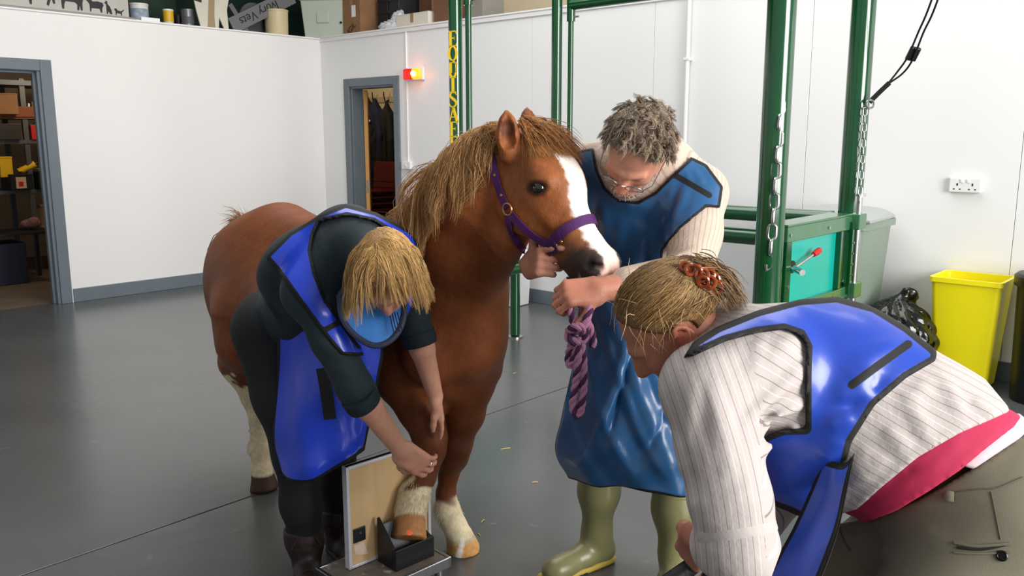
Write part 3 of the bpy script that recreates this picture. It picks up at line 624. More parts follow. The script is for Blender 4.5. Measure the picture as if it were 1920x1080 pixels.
# grey shop sign, lying upside down and tilted
t = thing('vets_sign', 'grey sign lettered Ivory Vets propped upside down and tilted', 'sign', R(-.2, -.75, L0))
an = math.radians(27); ux = yv*math.cos(an)+zv*math.sin(an); uy = -yv*math.sin(an)+zv*math.cos(an); so = R(-.14, -.62, L0+.245)
MB().box(so, (.85, .02, .16), np.column_stack((ux, np.cross(uy, ux), uy))).build('board', M('sign_grey', (.40, .40, .41), .6), t, bevel=.002)
text('lettering', 'Ivory Vets', .125, so+(RM@np.array((1., 0, 0)))*.0115-ux*.06, -ux, -uy, m_ink, t, .001)
u2 = yv*math.cos(-.95)+zv*math.sin(-.95); MB().box(R(-.15, -.90, L0+.13), (.34, .02, .05), np.column_stack((u2, np.cross(np.cross(u2, yv), u2)*0+np.array(RM@np.array((1., 0, 0))), np.cross(u2, RM@np.array((1., 0, 0)))))).build('strut', M('strut_grey', (.36, .36, .37), .6), t, bevel=.002)
tag(MB().lathe([(.17, 0), (.17, .02)], R(-.34, -.62, L0+.172), 30, ax=RM@np.array((1., 0, 0))).build('grey_disc', M('disc_grey', (.33, .33, .34), .6)), 'round grey disc leaning behind the cream bucket', 'disc')
tin('cream_bucket', 'cream plastic bucket with wire handle beside the big storage box', 'bucket', -.17, -.44, .125, .265, M('bucket_cream', (.80, .74, .58), .4, var=.06, vscale=4), None, None, True)
# pale storage box with lid, on the corner
t = thing('storage_box', 'large pale grey green plastic storage box with lid on the corner', 'box', R(.0, .25, L0)); m_sb = M('storage_plastic', (.72, .75, .69), .4)
bx0 = R(-.02, .17, 0); e1 = nrm(np.array((1, -.12, 0))); e2 = np.array((-e1[1], e1[0], 0)); Mb = np.column_stack((e1, e2, (0, 0, 1)))
V = []; 
for w_, d_, z_ in ((.50, .34, 0), (.56, .40, .40), (.60, .44, .40), (.60, .44, .425)):
    V += [bx0+(0, 0, L0+z_)+Mb@np.array((sx*w_/2, sy*d_/2, 0)) for sx, sy in ((-1, -1), (1, -1), (1, 1), (-1, 1))]
MB().add(V, [(3, 2, 1, 0)]+[(i*4+k, i*4+(k+1) % 4, i*4+4+(k+1) % 4, i*4+4+k) for i in range(3) for k in range(4)]+[(12, 13, 14, 15)]).build('tub', m_sb, t, bevel=.012, seg=3)
MB().box(bx0+(0, 0, L0+.455), (.62, .46, .05), Mb).build('lid', m_sb, t, bevel=.012, seg=3)
MB().cyl(bx0+(0, 0, L0+.16)+Mb@np.array((.17, -.196, 0)), bx0+(0, 0, L0+.16)+Mb@np.array((.17, -.183, 0)), .012, n=14).build('drain_plug', m_black, t)
MB().box(bx0+(0, 0, L0+.22)+Mb@np.array((-.03, -.19, 0)), (.14, .012, .12), Mb).build('moulded_panel', m_sb, t, bevel=.005)
def carton(name, label, a0, a1, y0, y1, h, mat, z=L0, rz=0, cat='box'):
    t = thing(name, label, cat, R((a0+a1)/2, (y0+y1)/2, z)); rot = RM@rotz(rz); c = R((a0+a1)/2, (y0+y1)/2, z+h/2); w_, d_ = a1-a0, y1-y0
    MB().box(c, (w_, d_, h), rot).build('carton', mat, t, bevel=.003)
    for s_ in (-1, 1): MB().box(c+rot@np.array((s_*(w_/4+.001), 0, h/2+.003)), (w_/2-.004, d_, .004), rot).build('flap', mat, t)
    MB().box(c+rot@np.array((0, -d_/2-.0006, h/2-.04)), (.05, .001, .09), rot).build('tape', M('parcel_tape', (.6, .5, .36), .3), t)
    return t, c, rot
t, c, rot = carton('cardboard_box', 'brown carton with a white label and word VIGILS beside the pale storage box', .26, .56, .12, .5, .40, m_card)
MB().box(c+rot@np.array((.04, -.192, .06)), (.07, .001, .12), rot).build('white_label', m_white, t)
text('print', 'UGIL', .09, c+rot@np.array((-.02, -.193, -.13)), rot@nrm((1, 0, .7)), rot@nrm((-.7, 0, 1)), m_ink, t, .0005)
t['label'] = 'brown carton with a white label beside the pale storage box'
for k, (x, lab) in enumerate(((.72, 'dark plastic crate standing next to the labelled carton'), (.90, 'dark grey crate behind the plastic bag on the loft'))):
    t = thing('dark_crate', lab, 'crate', R(x, .45, L0)); mk = M('crate_dark', (.10+.06*k, .10+.06*k, .11+.06*k), .6)
    MB().rbox(x-.08, x+.08, .3, .65, L0, L0+.4+.05*k).build('body', mk, t, bevel=.006)
    for z_ in (.1, .22, .34): MB().rbox(x-.085, x+.085, .293, .3, L0+z_, L0+z_+.03).build('rib', mk, t, bevel=.002)
carton('tall_carton', 'tall dark brown carton behind the crumpled plastic bag', 1.02, 1.40, .55, .9, .46, m_carddk)
carton('open_carton', 'brown carton above the white box, beside the lettered green post', 1.36, 1.86, .42, .82, .42, m_card, rz=.12)
carton('white_carton', 'low white box at the loft edge by the plastic bag', 1.12, 1.64, .13, .38, .15, M('white_card', (.85, .82, .76), .6), rz=-.05)
carton('brown_carton', 'dark brown carton half hidden by the lettered green post', 1.68, 2.02, .15, .5, .36, m_carddk)
S = SDF(R(1.0, .15, L0)-.26, R(1.0, .15, L0)+.3, .009); pc = R(1.02, .2, L0)
S.ell(pc+(0, 0, .05), (.16, .1, .07), k=.05).ell(pc+(.05, -.02, .11), (.08, .06, .1), k=.05).cone(pc+(.06, 0, .15), pc+(.08, .02, .22), .05, .012, .04).cut(pc+(0, 0, .0), (0, 0, -1))
def crump(V):
    d = V-pc; return V+nrm3(d)*((np.abs(np.sin(d[:, 0]*50+np.sin(d[:, 2]*60)*2))-.5)*.014+(np.abs(np.sin(d[:, 1]*80+d[:, 2]*70))-.5)*.01)[:, None]
def nrm3(d): return d/(np.linalg.norm(d, axis=1, keepdims=True)+1e-6)
o, _ = S.build('plastic_bag', M('polythene', (.72, .72, .74), .2, bump=.6, bscale=40), None, 1, post=crump); tag(o, 'crumpled clear polythene bag lying in front of the cartons', 'bag')
carton('grey_carton', 'grey box with dark foot beyond the lettered post', 2.12, 2.3, .2, .5, .28, M('grey_card', (.5, .49, .46), .6))
# ------------------------------------------------------------------ inside the store: racking and clutter
t = thing('storage_rack', 'grey steel racking with an orange beam inside the storeroom', 'rack', R(-2.2, -2.4, 0)); m_rk = M('rack_grey', (.33, .35, .37), .5, .3)
for y in (-3.6, -2.42, -1.5):
    for a in (-2.0, -2.6): MB().rbox(a-.02, a+.02, y-.025, y+.025, 0, 2.1).build('upright', m_rk, t)
MB().rbox(-2.0, -1.96, -3.6, -1.5, 1.70, 1.81).build('orange_beam', M('beam_orange', (.50, .25, .12), .6), t, bevel=.003)
for z in (1.72, 1.46, .93): MB().rbox(-2.62, -1.97, -3.6, -1.5, z-.04, z).build('shelf', m_rk if z < 1.7 else M('shelf_board', (.4, .26, .16), .7), t)
MB().rbox(-2.62, -1.95, -3.6, -1.5, 2.03, 2.08).build('top_bar', m_rk, t)
def sbox(name, label, y, z, w, d, h, mat, a=-2.1, group=None, cat='box', lid=True):
    t = thing(name, label, cat, R(a, y, z), group)
    MB().rbox(a-d/2, a+d/2, y-w/2, y+w/2, z, z+h).build('body', mat, t, bevel=.004)
    if lid: MB().rbox(a-d/2-.004, a+d/2+.004, y-w/2-.004, y+w/2+.004, z+h, z+h+.015).build('lid', mat, t, bevel=.003)
    return t
sbox('cardboard_box', 'tan carton on the top shelf in the storeroom', -2.62, 1.725, .24, .3, .2, m_card, -2.05)
for k in range(4):
    z = 1.725; y = -2.36+k*.035; o = MB().rbox(-2.1, -2.0, y-.009, y+.009, z, z+.12+.015*(k % 3)).build('folder', [m_white, M('folder_brown', (.4, .3, .2), .7), m_white, m_sign][k], bevel=.002)
    tag(o, ['white folder at the left of the storeroom top shelf row', 'brown folder among white ones on the storeroom top shelf', 'tall white folder third in the storeroom shelf row', 'grey folder at the right of the storeroom shelf row'][k], 'folder', 'folders on the top shelf')
t = sbox('red_toolbox', 'red plastic case with a pale label on the middle storeroom shelf', -2.27, 1.462, .22, .22, .14, M('toolbox_red', (.75, .12, .10), .4), -2.06, cat='case')
MB().rbox(-1.951, -1.948, -2.31, -2.24, 1.49, 1.57).build('label', m_sign, t)
MB().tube([R(-2.0, -2.33, 1.61), R(-2.0, -2.33, 1.64), R(-2.0, -2.21, 1.64), R(-2.0, -2.21, 1.61)], .007, 6).build('handle', m_black, t)
sbox('dark_case', 'dark equipment case at the left of the red case in the storeroom', -2.62, 1.462, .26, .26, .15, M('case_dark', (.16, .15, .14), .5), -2.06, cat='case')
t = thing('cordless_drill', 'yellow and black power drill lying on the storeroom bench', 'drill', R(-2.0, -2.42, 1.11)); m_dy = M('drill_yellow', (.92, .74, .08), .4)
MB().cyl(R(-2.02, -2.52, 1.12), R(-2.0, -2.36, 1.20), .035).build('body', m_dy, t, smooth=True); MB().cyl(R(-2.0, -2.36, 1.20), R(-1.99, -2.31, 1.225), .02, .012).build('chuck', m_black, t, smooth=True); MB().tube([R(-2.02, -2.5, 1.13), R(-1.96, -2.52, 1.08), R(-1.93, -2.53, 1.04)], .022).build('handle', m_black, t, smooth=True)
sbox('yellow_case', 'yellow tool case at the far left of the storeroom bench', -2.66, 1.07, .12, .2, .2, m_dy, -2.04, cat='case')
t = sbox('black_toolbox', 'black toolbox with a cream top on the storeroom bench', -2.22, .935, .30, .3, .17, M('toolbox_black', (.09, .1, .09), .5), -2.04, cat='case')
t = sbox('picture_box', 'dark box with a cream and red label on the storeroom bench', -2.54, .935, .22, .3, .15, m_blackm, -2.04); MB().rbox(-1.889, -1.886, -2.60, -2.5, .95, 1.07).build('label', M('cream_label', (.8, .7, .6), .6), t); MB().rbox(-1.886, -1.8845, -2.575, -2.53, .97, 1.02).build('red_print', m_red, t)
sbox('paper_stack', 'cream stack of papers on the black toolbox', -2.24, 1.122, .2, .2, .03, M('paper_cream', (.75, .68, .55), .8), -2.0, cat='papers', lid=False)
for k, (y, z, h, lab) in enumerate(((-2.22, .42, .3, 'upper cream jerrycan under the storeroom bench'), (-2.1, 0, .38, 'lower cream jerrycan on the storeroom floor'))):
    t = thing('jerrycan', lab, 'can', R(-2.25, y, z), 'jerrycans under the bench'); mm = M('can_cream', (.62, .5, .32), .5)
    MB().rbox(-2.4, -2.1, y-.09, y+.09, z, z+h).build('body', mm, t, bevel=.02, seg=3); MB().cyl(R(-2.2, y-.03, z+h), R(-2.2, y-.03, z+h+.03), .03).build('cap', M('can_cap', (.8, .62, .2), .4), t, smooth=True)
t = thing('low_table', 'dark metal trestle table standing in front of the rack in the storeroom', 'table', R(-1.6, -2.7, 0)); m_tb = M('table_black', (.06, .06, .06), .5)
MB().rbox(-1.9, -1.4, -3.4, -2.42, .50, .53).build('tabletop', m_tb, t, bevel=.003)
for y in (-3.36, -2.46):
    for a in (-1.87, -1.43): MB().rbox(a-.015, a+.015, y-.015, y+.015, 0, .5).build('leg', m_tb, t)
t = sbox('blue_crate', 'dark blue crate on the floor at the left of the storeroom', -2.86, 0, .3, .4, .42, M('crate_blue', (.07, .1, .2), .6), -1.65, cat='crate', lid=False)
S = SDF(R(-1.65, -2.55, .53)-.14, R(-1.65, -2.55, .53)+.2, .008); hc = R(-1.65, -2.58, .535); S.ell(hc+(0, 0, .055), (.1, .08, .05), k=.02).ell(hc+(.05, -.02, .09), (.05, .05, .04), k=.03).cut(hc, (0, 0, -1)); o, _ = S.build('cloth_bundle', M('cloth_red_white', (.55, .38, .38), .9, var=.5, vscale=30)); tag(o, 'crumpled red and white cloth on the storeroom table', 'cloth')
# ------------------------------------------------------------------ cloakroom: coats on hooks, stacked red chairs
t = thing('coat_rail', 'white coat rail with dark hooks on the cream cloakroom wall', 'rail', R(-.7, 1.48, 1.95)); MB().rbox(-1.6, .3, 1.475, 1.5, 1.93, 2.0).build('backboard', M('rail_board', (.7, .62, .5), .6), t, bevel=.003)
for a in (-1.28, -1.08, -.85, -.62, -.4): MB().tube([R(a, 1.47, 1.96), R(a, 1.42, 1.93), R(a, 1.40, 1.97), R(a, 1.39, 2.06)], .007, 6).tube([R(a, 1.47, 1.95), R(a, 1.43, 1.91), R(a, 1.42, 1.94)], .007, 6).build('hook', m_black, t, smooth=True)
for k, (a, w_, z0, zt, c, lab) in enumerate(((-1.13, .16, .95, 1.93, (.045, .05, .045), 'dark green coat hanging nearest the door edge in the cloakroom'), (-.86, .17, .80, 2.06, (.05, .052, .05), 'long black coat in the middle of the cloakroom hooks'), (-.68, .15, 1.1, 2.0, (.05, .08, .2), 'navy blue jacket with a pale badge on the cloakroom hook'), (-.45, .17, .92, 1.95, (.035, .035, .04), 'black coat at the right of the cloakroom hooks'))):
    S = SDF(R(a, 1.3, .5)-np.array((.34, .34, 0)), R(a, 1.3, .5)+np.array((.34, .34, 1.7)), .016); u = RM@np.array((1., 0, 0)); c0 = R(a, 1.30, 0)
    S.cone(c0+(0, 0, zt-.05), c0+(0, 0, zt-.2), .03, .09, .06, flat=(yv, 1.3)).cone(c0+(0, 0, zt-.22), c0+(0, 0, z0), .11, w_, .05, flat=(yv, 1.5)).chain([c0+u*.09+(0, 0, zt-.22), c0+u*.17-yv*.05+(0, 0, zt-.5), c0+u*.15-yv*.07+(0, 0, zt-.85)], [.06, .06, .05], .03).chain([c0-u*.09+(0, 0, zt-.22), c0-u*.17-yv*.05+(0, 0, zt-.5), c0-u*.15-yv*.06+(0, 0, zt-.85)], [.06, .06, .05], .03)
    def fold(V, c0=c0):
        d = V-c0; an = np.arctan2(d[:, 1], d[:, 0]); f = np.clip((zt-d[:, 2])/.5, 0, 1); k_ = np.sin(an*9+d[:, 2]*4)*.012*f; r = np.linalg.norm(d[:, :2], axis=1)+1e-3; V = V.copy(); V[:, 0] += d[:, 0]/r*k_; V[:, 1] += d[:, 1]/r*k_; return V
    o, _ = S.build('hanging_coat', M('coat_cloth', c, .85, var=.2), None, 1, post=fold); tag(o, lab, 'coat', 'coats in the cloakroom')
    if k == 2: MB().box(c0-yv*.118+(-.0, 0, 1.68), (.07, .004, .02), RM@rotax((0, 1, 0), -.5)).build('badge', m_white, o); bpy.data.objects[-1] if 0 else None
m_rc = M('red_chair_plastic', (.38, .05, .06), .35)
proto = None
for k in range(6):
    z = .12+k*.095
    if proto is None:
        t = proto = thing('stacking_chair', '', 'chair', R(-.35, .95, 0)); c = R(-.35, .95, 0)
        MB().box(c+(0, 0, .45), (.42, .40, .03), RM).build('seat', m_rc, t, bevel=.014, seg=3)
        MB().box(c+RM@np.array((0, .21, .68)), (.42, .03, .26), RM@rotax((1, 0, 0), -.12)).build('backrest', m_rc, t, bevel=.014, seg=3)
        for sx in (-1, 1):
            for sy in (-1, 1): MB().cyl(c+RM@np.array((sx*.19, sy*.17, .44)), c+RM@np.array((sx*.21, sy*.2, 0)), .011, n=10).build('leg', m_black, t, smooth=True)
        z0 = 0
    else:
        t = copy_tree(proto); t.location = [float(v) for v in R(-.35, .95, .075*k)]
    tag(t, '%s red plastic chair in the cloakroom stack, counted from the floor' % ('lowest', 'second', 'third', 'fourth', 'fifth', 'topmost')[k], 'chair', 'stacked red chairs')
# ------------------------------------------------------------------ the pony
HO = np.array((-1.01, 3.55, 0)); HH = nrm((.72, -.69, 0)); HL = np.array((-HH[1], HH[0], 0))
def hb(f, l, z): return HO+HH*f+HL*l+np.array((0, 0, z))
# head frame: s along the face from the poll, d towards the front of the face, l towards the pony's right
PA, PB = P(985, 256, 2.37), P(1118, 500, 2.20); ha = nrm(PB-PA); hc_ = nrm(np.array((0, 0, CAMH))-PA); hc_ = nrm(hc_-ha*(hc_@ha)); hp_ = np.cross(hc_, ha)
if hp_[0] < 0: hp_ = -hp_
tw = math.radians(27); hdn = nrm(hp_*math.cos(tw)+hc_*math.sin(tw)); hln = nrm(hc_*math.cos(tw)-hp_*math.sin(tw))
HS = 1.07
def hd(s, d, l=0): return PA+ha*s*HS+hdn*d+hln*l
eye1 = nrm(ha*.50+hdn*.86); eye2 = nrm(np.cross(hln, eye1)); EYE = hd(.166, .006, .0785)
HR = np.array((ha, hdn, hln))
def build_pony():
    t = thing('pony', 'chestnut pony with white blaze and flaxen mane, one forefoot on the block', 'pony', (HO[0]+.4, HO[1]-.4, 0))
    S = SDF((-1.42, 2.02, -.012), (.30, 4.0, 1.66), .0068); B = np.array((HH, HL, (0, 0, 1.)))
    # trunk
    S.ell(hb(.02, 0, .925), (.295, .245, .285), B, .1).ell(hb(.45, 0, .84), (.56, .275, .285), B, .1).ell(hb(.98, 0, .86), (.25, .21, .28), B, .1)
    S.cone(hb(.12, 0, 1.12), hb(.55, 0, 1.06), .09, .09, .12).cone(hb(.5, 0, 1.06), hb(.86, 0, 1.14), .09, .065, .12)
    S.ell(hb(-.12, -.10, .86), (.16, .12, .24), B, .08).ell(hb(-.12, .10, .86), (.16, .12, .24), B, .08)
    # neck
    S.chain([P(825, 590, 2.86), P(832, 540, 2.80), P(866, 440, 2.64), P(905, 360, 2.50), P(945, 310, 2.43)], [.20, .20, .163, .132, .10], .05)
    S.chain([hb(.86, 0, 1.13), P(800, 415, 2.74), P(850, 354, 2.58), P(912, 288, 2.46), P(960, 272, 2.39)], [.06, .060, .052, .046, .045], .06)
    S.cone(P(958, 440, 2.40), P(912, 520, 2.58), .055, .06, .06)
    # chest, shoulders
    S.cone(P(840, 640, 2.84), P(842, 670, 2.86), .18, .155, .06)
    S.ell(P(884, 640, 2.72), (.075, .09, .115), B, .05).ell(P(800, 650, 2.66), (.075, .09, .12), B, .05)
    S.cone(P(885, 575, 2.70), P(890, 660, 2.70), .05, .055, .05)
    S.cone(P(878, 500, 2.66), P(868, 590, 2.76), .09, .11, .08).cone(P(862, 560, 2.72), P(868, 630, 2.76), .12, .12, .08)
    S.cone(P(897, 600, 2.76), P(900, 690, 2.82), .070, .075, .05)
    # forelegs
    S.chain([P(757, 660, 2.80), P(765, 700, 2.80), P(788, 762, 2.78), P(806, 818, 2.765), P(807, 845, 2.76)], [.125, .115, .078, .055, .052], .03)
    S.chain([P(807, 845, 2.76), P(802, 870, 2.75), P(797, 895, 2.745), P(779, 925, 2.735)], [.05, .037, .035, .045], .02)
    S.chain([P(775, 928, 2.735), P(770, 955, 2.715), P(768, 975, 2.70)], [.052, .046, .052], .02)
    S.ell(P(812, 832, 2.72), (.04, .035, .045), None, .03)
    S.chain([P(868, 680, 2.84), P(878, 720, 2.85), P(872, 775, 2.86), P(856, 828, 2.875), P(851, 855, 2.875)], [.11, .085, .065, .052, .05], .03)
    S.chain([P(851, 858, 2.875), P(841, 890, 2.90), P(836, 925, 2.905), P(838, 955, 2.90)], [.048, .034, .033, .044], .02)
    S.chain([P(840, 958, 2.895), P(852, 985, 2.885), P(861, 1003, 2.875)], [.044, .041, .046], .02)
    S.ell(P(858, 842, 2.84), (.04, .036, .045), None, .03)
    # hooves: LF flat, RF toe down in the wedge
    S.frus(P(860, 1000, 2.878), G(869, 1032), .047, .063, .008)
    S.frus(P(768, 968, 2.705), P(766, 1012, 2.655), .050, .062, .008)
    # hind legs
    def hind(l, off, hk=None):
        s = math.copysign(1, l); pts = [hb(.06, s*.15, .80), hb(.06, s*.155, .68), hb(-.06, s*.13, .565), hb(-.10+off, l, .455) if hk is None else hk]
        S.chain(pts, [.15, .125, .085, .052], .05)
        h = pts[-1]; q = h+HH*.018+(0, 0, -.10); r_ = h+HH*.018+(0, 0, -.235); e = h+HH*.030+(0, 0, -.31)
        S.cone(h-HH*.04+(0, 0, .035), hb(-.09, s*.13, .60), .03, .03, .04)
        S.chain([h, q, r_, e], [.05, .034, .034, .040], .02); S.cone(r_, r_-HH*.012, .042, .04, .02)
        S.cone(e+(0, 0, -.01), np.array((e[0], e[1], .02))+HH*.016, .046, .040, .006).frus(np.array((e[0], e[1], .075))+HH*.006, np.array((e[0], e[1], 0))+HH*.018, .045, .062, .008); return e
    hind(-.12, 0, P(476, 742, 3.50)); hind(.13, .04)
    for p_, rd in ((P(476, 742, 3.50), .05),): S.ell(p_-HH*.02, (.04, .035, .055), B, .03)
    # head
    for a, b, ra, rb in (((.055, -.012), (.16, -.005), .076, .086), ((.15, -.005), (.32, -.005), .074, .052)): S.cone(hd(*a), hd(*b), ra, rb, .03)
    S.ell(hd(.13, .03), (.10, .052, .078), HR, .03)
    for s in (1, -1):
        S.ell(hd(.125, .022, s*.074), (.045, .026, .024), HR, .025).ell(hd(.15, -.075, s*.038), (.10, .088, .040), HR, .035)
        S.cone(hd(.17, -.03, s*.064), hd(.25, -.025, s*.050), .011, .009, .03)
        S.ell(hd(.392, .020, s*.036), (.038, .034, .027), HR, .02)
    S.cone(hd(.16, -.095), hd(.36, -.05), .05, .033, .03)
    S.ell(hd(.365, -.004), (.065, .055, .056), HR, .03).ell(hd(.412, -.012), (.030, .042, .046), HR, .02).ell(hd(.392, -.052), (.034, .026, .036), HR, .012)
    for s in (1, -1):
        E_ = hd(.166, .006, s*.0785); S.ell(E_+hln*s*.016, (.026, .0155, .014), np.array((eye1, eye2, hln)), .006, 'c')
        S.cone(hd(.392, .012, s*.066), hd(.412, .034, s*.054), .0095, .012, .006, 'c').cone(hd(.392, .012, s*.066), hd(.382, .030, s*.062), .008, .005, .006, 'c')
        S.cone(hd(.428, -.036, s*.03), hd(.37, -.038, s*.062), .004, .003, .004, 'c')
        up_ = 1 if eye2[2] > 0 else -1
        q = [E_+eye1*.029*math.cos(a)+eye2*up_*.0165*math.sin(a)+hln*s*(.013-.009*abs(math.cos(a))) for a in np.linspace(0, math.pi, 9)]; S.chain(q, [.0055]*9, .008)
        q = [E_+eye1*.029*math.cos(a)-eye2*up_*.0145*math.sin(a)+hln*s*(.010-.007*abs(math.cos(a))) for a in np.linspace(0, math.pi, 9)]; S.chain(q, [.0042]*9, .008)
        S.cone(E_+eye1*.03+eye2*up_*.02, E_-eye1*.02+eye2*up_*.026, .010, .010, .02)
    # ears
    for e0, e1, op in ((P(953, 280, 2.300), P(950, 207, 2.285), hc_+np.array((.25, 0, 0))), (P(1000, 262, 2.42), P(987, 204, 2.42), np.array((.9, -.4, 0)))):
        m_ = (e0+e1)/2; d_ = e1-e0; o_ = nrm(op-nrm(d_)*(op@nrm(d_)))
        S.chain([e0-d_*.15, e0+d_*.35, e0+d_*.7, e1], [.024, .032, .022, .006], .012)
        S.cone(e0+d_*.22+o_*.022, e0+d_*.62+o_*.020, .018, .016, .006, 'c').cone(e0+d_*.62+o_*.020, e0+d_*.88+o_*.010, .016, .004, .006, 'c')
    S.cut((0, 0, .0005), (0, 0, -1))
    zRF, zLF, zRH = P(780, 900, 2.74)[2], P(838, 930, 2.9)[2], .50
    hoof_ax = nrm(P(767, 1004, 2.665)-P(767, 975, 2.70)); hoof_p = P(767, 972, 2.70)
    def colour(V):
        n = len(V); C = np.tile(np.array(lin((.49, .27, .142))), (n, 1)); rl = V-PA; s = rl@ha/HS; d = rl@hdn; l = rl@hln
        nz = np.sin(V[:, 0]*37+np.sin(V[:, 2]*29)*2)*np.sin(V[:, 1]*33+V[:, 2]*41); nz2 = np.sin(V[:, 0]*150+V[:, 2]*90)*np.sin(V[:, 2]*170+V[:, 1]*120)
        def mixc(m, c):
            m = np.clip(m, 0, 1)[:, None]; C[:] = C*(1-m)+np.array(lin(c))*m
        head = (s > -.06) & (s < .5) & (np.hypot(d, l) < .26) & (V[:, 2] > .95)
        mixc(head*.6, (.62, .36, .19))
        z = V[:, 2]; f = (V-HO)@HH; ll = (V-HO)@HL
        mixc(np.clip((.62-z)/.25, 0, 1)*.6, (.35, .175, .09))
        # face markings
        up = np.clip((d+.02-.25*np.abs(l))/.02, 0, 1)
        wr = np.interp(s, [.04, .08, .2, .3, .37, .43], [.0, .052, .050, .043, .050, .048])+nz2*.003; wl = np.interp(s, [.04, .08, .2, .3, .37, .43], [.0, .035, .032, .028, .03, .03])+nz2*.003
        mixc(head*np.clip((s-.30)/.05, 0, 1)*np.clip((s*1.0-d*.9-.30)/.04, 0, 1)*.95, (.23, .195, .18))
        mixc(head*np.clip((s-.27)/.05, 0, 1)*np.clip((.35-s)/.05, 0, 1)*.5, (.58, .42, .28))
        blz = head*np.clip((wr-l)/.006, 0, 1)*np.clip((wl+l)/.006, 0, 1)*np.clip((d-.005+np.clip((s-.36)*1.2, 0, .1))/.015, 0, 1)*np.clip((s-.05)/.012, 0, 1)*(s < .47)
        mixc(blz, (.93, .90, .85)); mixc(blz*np.clip((s-.385)/.03, 0, 1), (.90, .74, .68))
        for sg in (1, -1):
            r_ = np.linalg.norm(V-hd(.398, .020, sg*.062), axis=1); mixc(np.clip((.034-r_)/.012, 0, 1)*.8*head, (.2, .16, .15)); mixc(np.clip((.017-r_)/.006, 0, 1)*head, (.04, .03, .03))
            r_ = np.linalg.norm((V-hd(.166, .006, sg*.09))@np.array((eye1, eye2, hln)).T/np.array((1.6, 1, 1)), axis=1); mixc(np.clip((.026-r_)/.008, 0, 1)*.85*head, (.10, .06, .05))
        for e0, e1 in ((P(953, 280, 2.300), P(950, 207, 2.285)),):
            r_ = np.linalg.norm(V-(e0*.5+e1*.5+hc_*.012), axis=1); mixc(np.clip((.03-r_)/.015, 0, 1)*.7, (.22, .12, .08))
        # socks and hooves
        rf = (np.linalg.norm(V[:, :2]-P(775, 930, 2.72)[:2], axis=1) < .2)&(z < .55)&(ll < -.01); lf = (np.linalg.norm(V[:, :2]-P(846, 960, 2.89)[:2], axis=1) < .2)&(z < .5)&~rf&(f > .6); hi = (f < .4)&(z < .56)
        wh = (.86, .80, .66)
        mixc(rf*np.clip((zRF-z+nz*.03+(V[:, 0]-P(775, 900, 2.74)[0])*-.35)/.012, 0, 1), (.86, .80, .66)); mixc(lf*np.clip((zLF-z+nz*.02)/.02, 0, 1), wh); mixc(hi*np.clip((zRH-z+nz*.05+nz2*.02)/.015, 0, 1), (.84, .77, .62))
        mixc(lf*np.clip((.085-z)/.01, 0, 1)*.5, (.62, .5, .36)); mixc(lf*np.clip((.062-z)/.004, 0, 1), (.80, .60, .36))
        mixc(lf*np.clip((.10-z)/.02, 0, 1)*np.clip((.010-np.abs((V-P(868, 1005, 2.83))@nrm((.8, .6, 0))))/.004, 0, 1), (.93, .9, .85))
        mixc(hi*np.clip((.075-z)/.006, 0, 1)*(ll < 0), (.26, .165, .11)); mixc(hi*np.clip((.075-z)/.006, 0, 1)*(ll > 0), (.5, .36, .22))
        hs = (V-hoof_p)@hoof_ax; mixc(rf*np.clip(hs/.008+.5, 0, 1), (.66, .46, .28)); mixc(rf*np.clip((hs-.0)/.01, 0, 1)*np.clip((P(752, 990, 2.68)[0]-V[:, 0])/.015, 0, 1)*.8, (.16, .13, .11))
        return C*(1+.10*nz+.07*nz2)[:, None].clip(.7, 1.3)
    m_coat = M('pony_coat', (.5, .27, .15), .48, attr='Col', var=.12, vscale=110, bump=.35, bscale=420, stretch=(1, 1, .45), spec=.28)
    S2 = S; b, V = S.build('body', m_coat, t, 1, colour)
    b['label'] = 'chestnut body with white blaze and stockings'
    for s in (1, -1):
        o = MB().lathe([(.0001, -.0215), (.010, -.019), (.017, -.012), (.021, -.002), (.021, .003), (.017, .012), (.010, .019), (.0001, .0215)], hd(.166, .006, s*.0785), 20, ax=hln).build('eye', M('eye_gloss', (.02, .012, .01), .03, coat=1), t, smooth=True)
    # hair
    def grad(p, e=.008):
        g = np.stack([S.at(p+np.eye(3)[i]*e)-S.at(p-np.eye(3)[i]*e) for i in range(3)], 1); return g/(np.linalg.norm(g, axis=1, keepdims=True)+1e-6)
    def drape(roots, dirs, length, k, g, clear, wob=.15, grav=(0, 0, -1)):
        p = roots.copy(); d = dirs.copy(); out = [p.copy()]; step = (length/k)[:, None]; ph = np.random.rand(len(p), 3)*6.28
        for i in range(k-1):
            d = d*(1-g)+np.asarray(grav)*g+wob*np.sin(ph+i*np.array((.9, 1.1, .7))); d /= np.linalg.norm(d, axis=1, keepdims=True); p = p+d*step
            for _ in range(2):
                q = S.at(p); m = q < clear; p = p+grad(p)*np.where(m, np.minimum(clear-q, .03), 0)[:, None]
            out.append(p.copy())
        return np.stack(out, 1)
    rng = np.random.default_rng(3)
    def cols(n, a, b_): k = rng.random((n, 1)); return np.array(lin(a))*(1-k)+np.array(lin(b_))*k
    m_hair = M('flaxen_hair', (.7, .5, .3), .55, attr='Col', spec=.3)
    n = 6000; cre = cr([P(968, 252, 2.385), P(915, 268, 2.455), P(850, 342, 2.57), P(800, 402, 2.70), P(762, 438, 2.86)], 40); u = rng.random(n)*.985; ii = (u*(len(cre)-1)).astype(int); r0 = cre[ii]+rng.normal(0, .012, (n, 3))
    cl = np.round(u*52)*2+np.round(rng.random(n)); rc_ = np.random.default_rng(11); cd = rc_.normal(0, .32, (80, 3)); clen = rc_.uniform(.75, 1.2, 80); ci = cl.astype(int) % 80
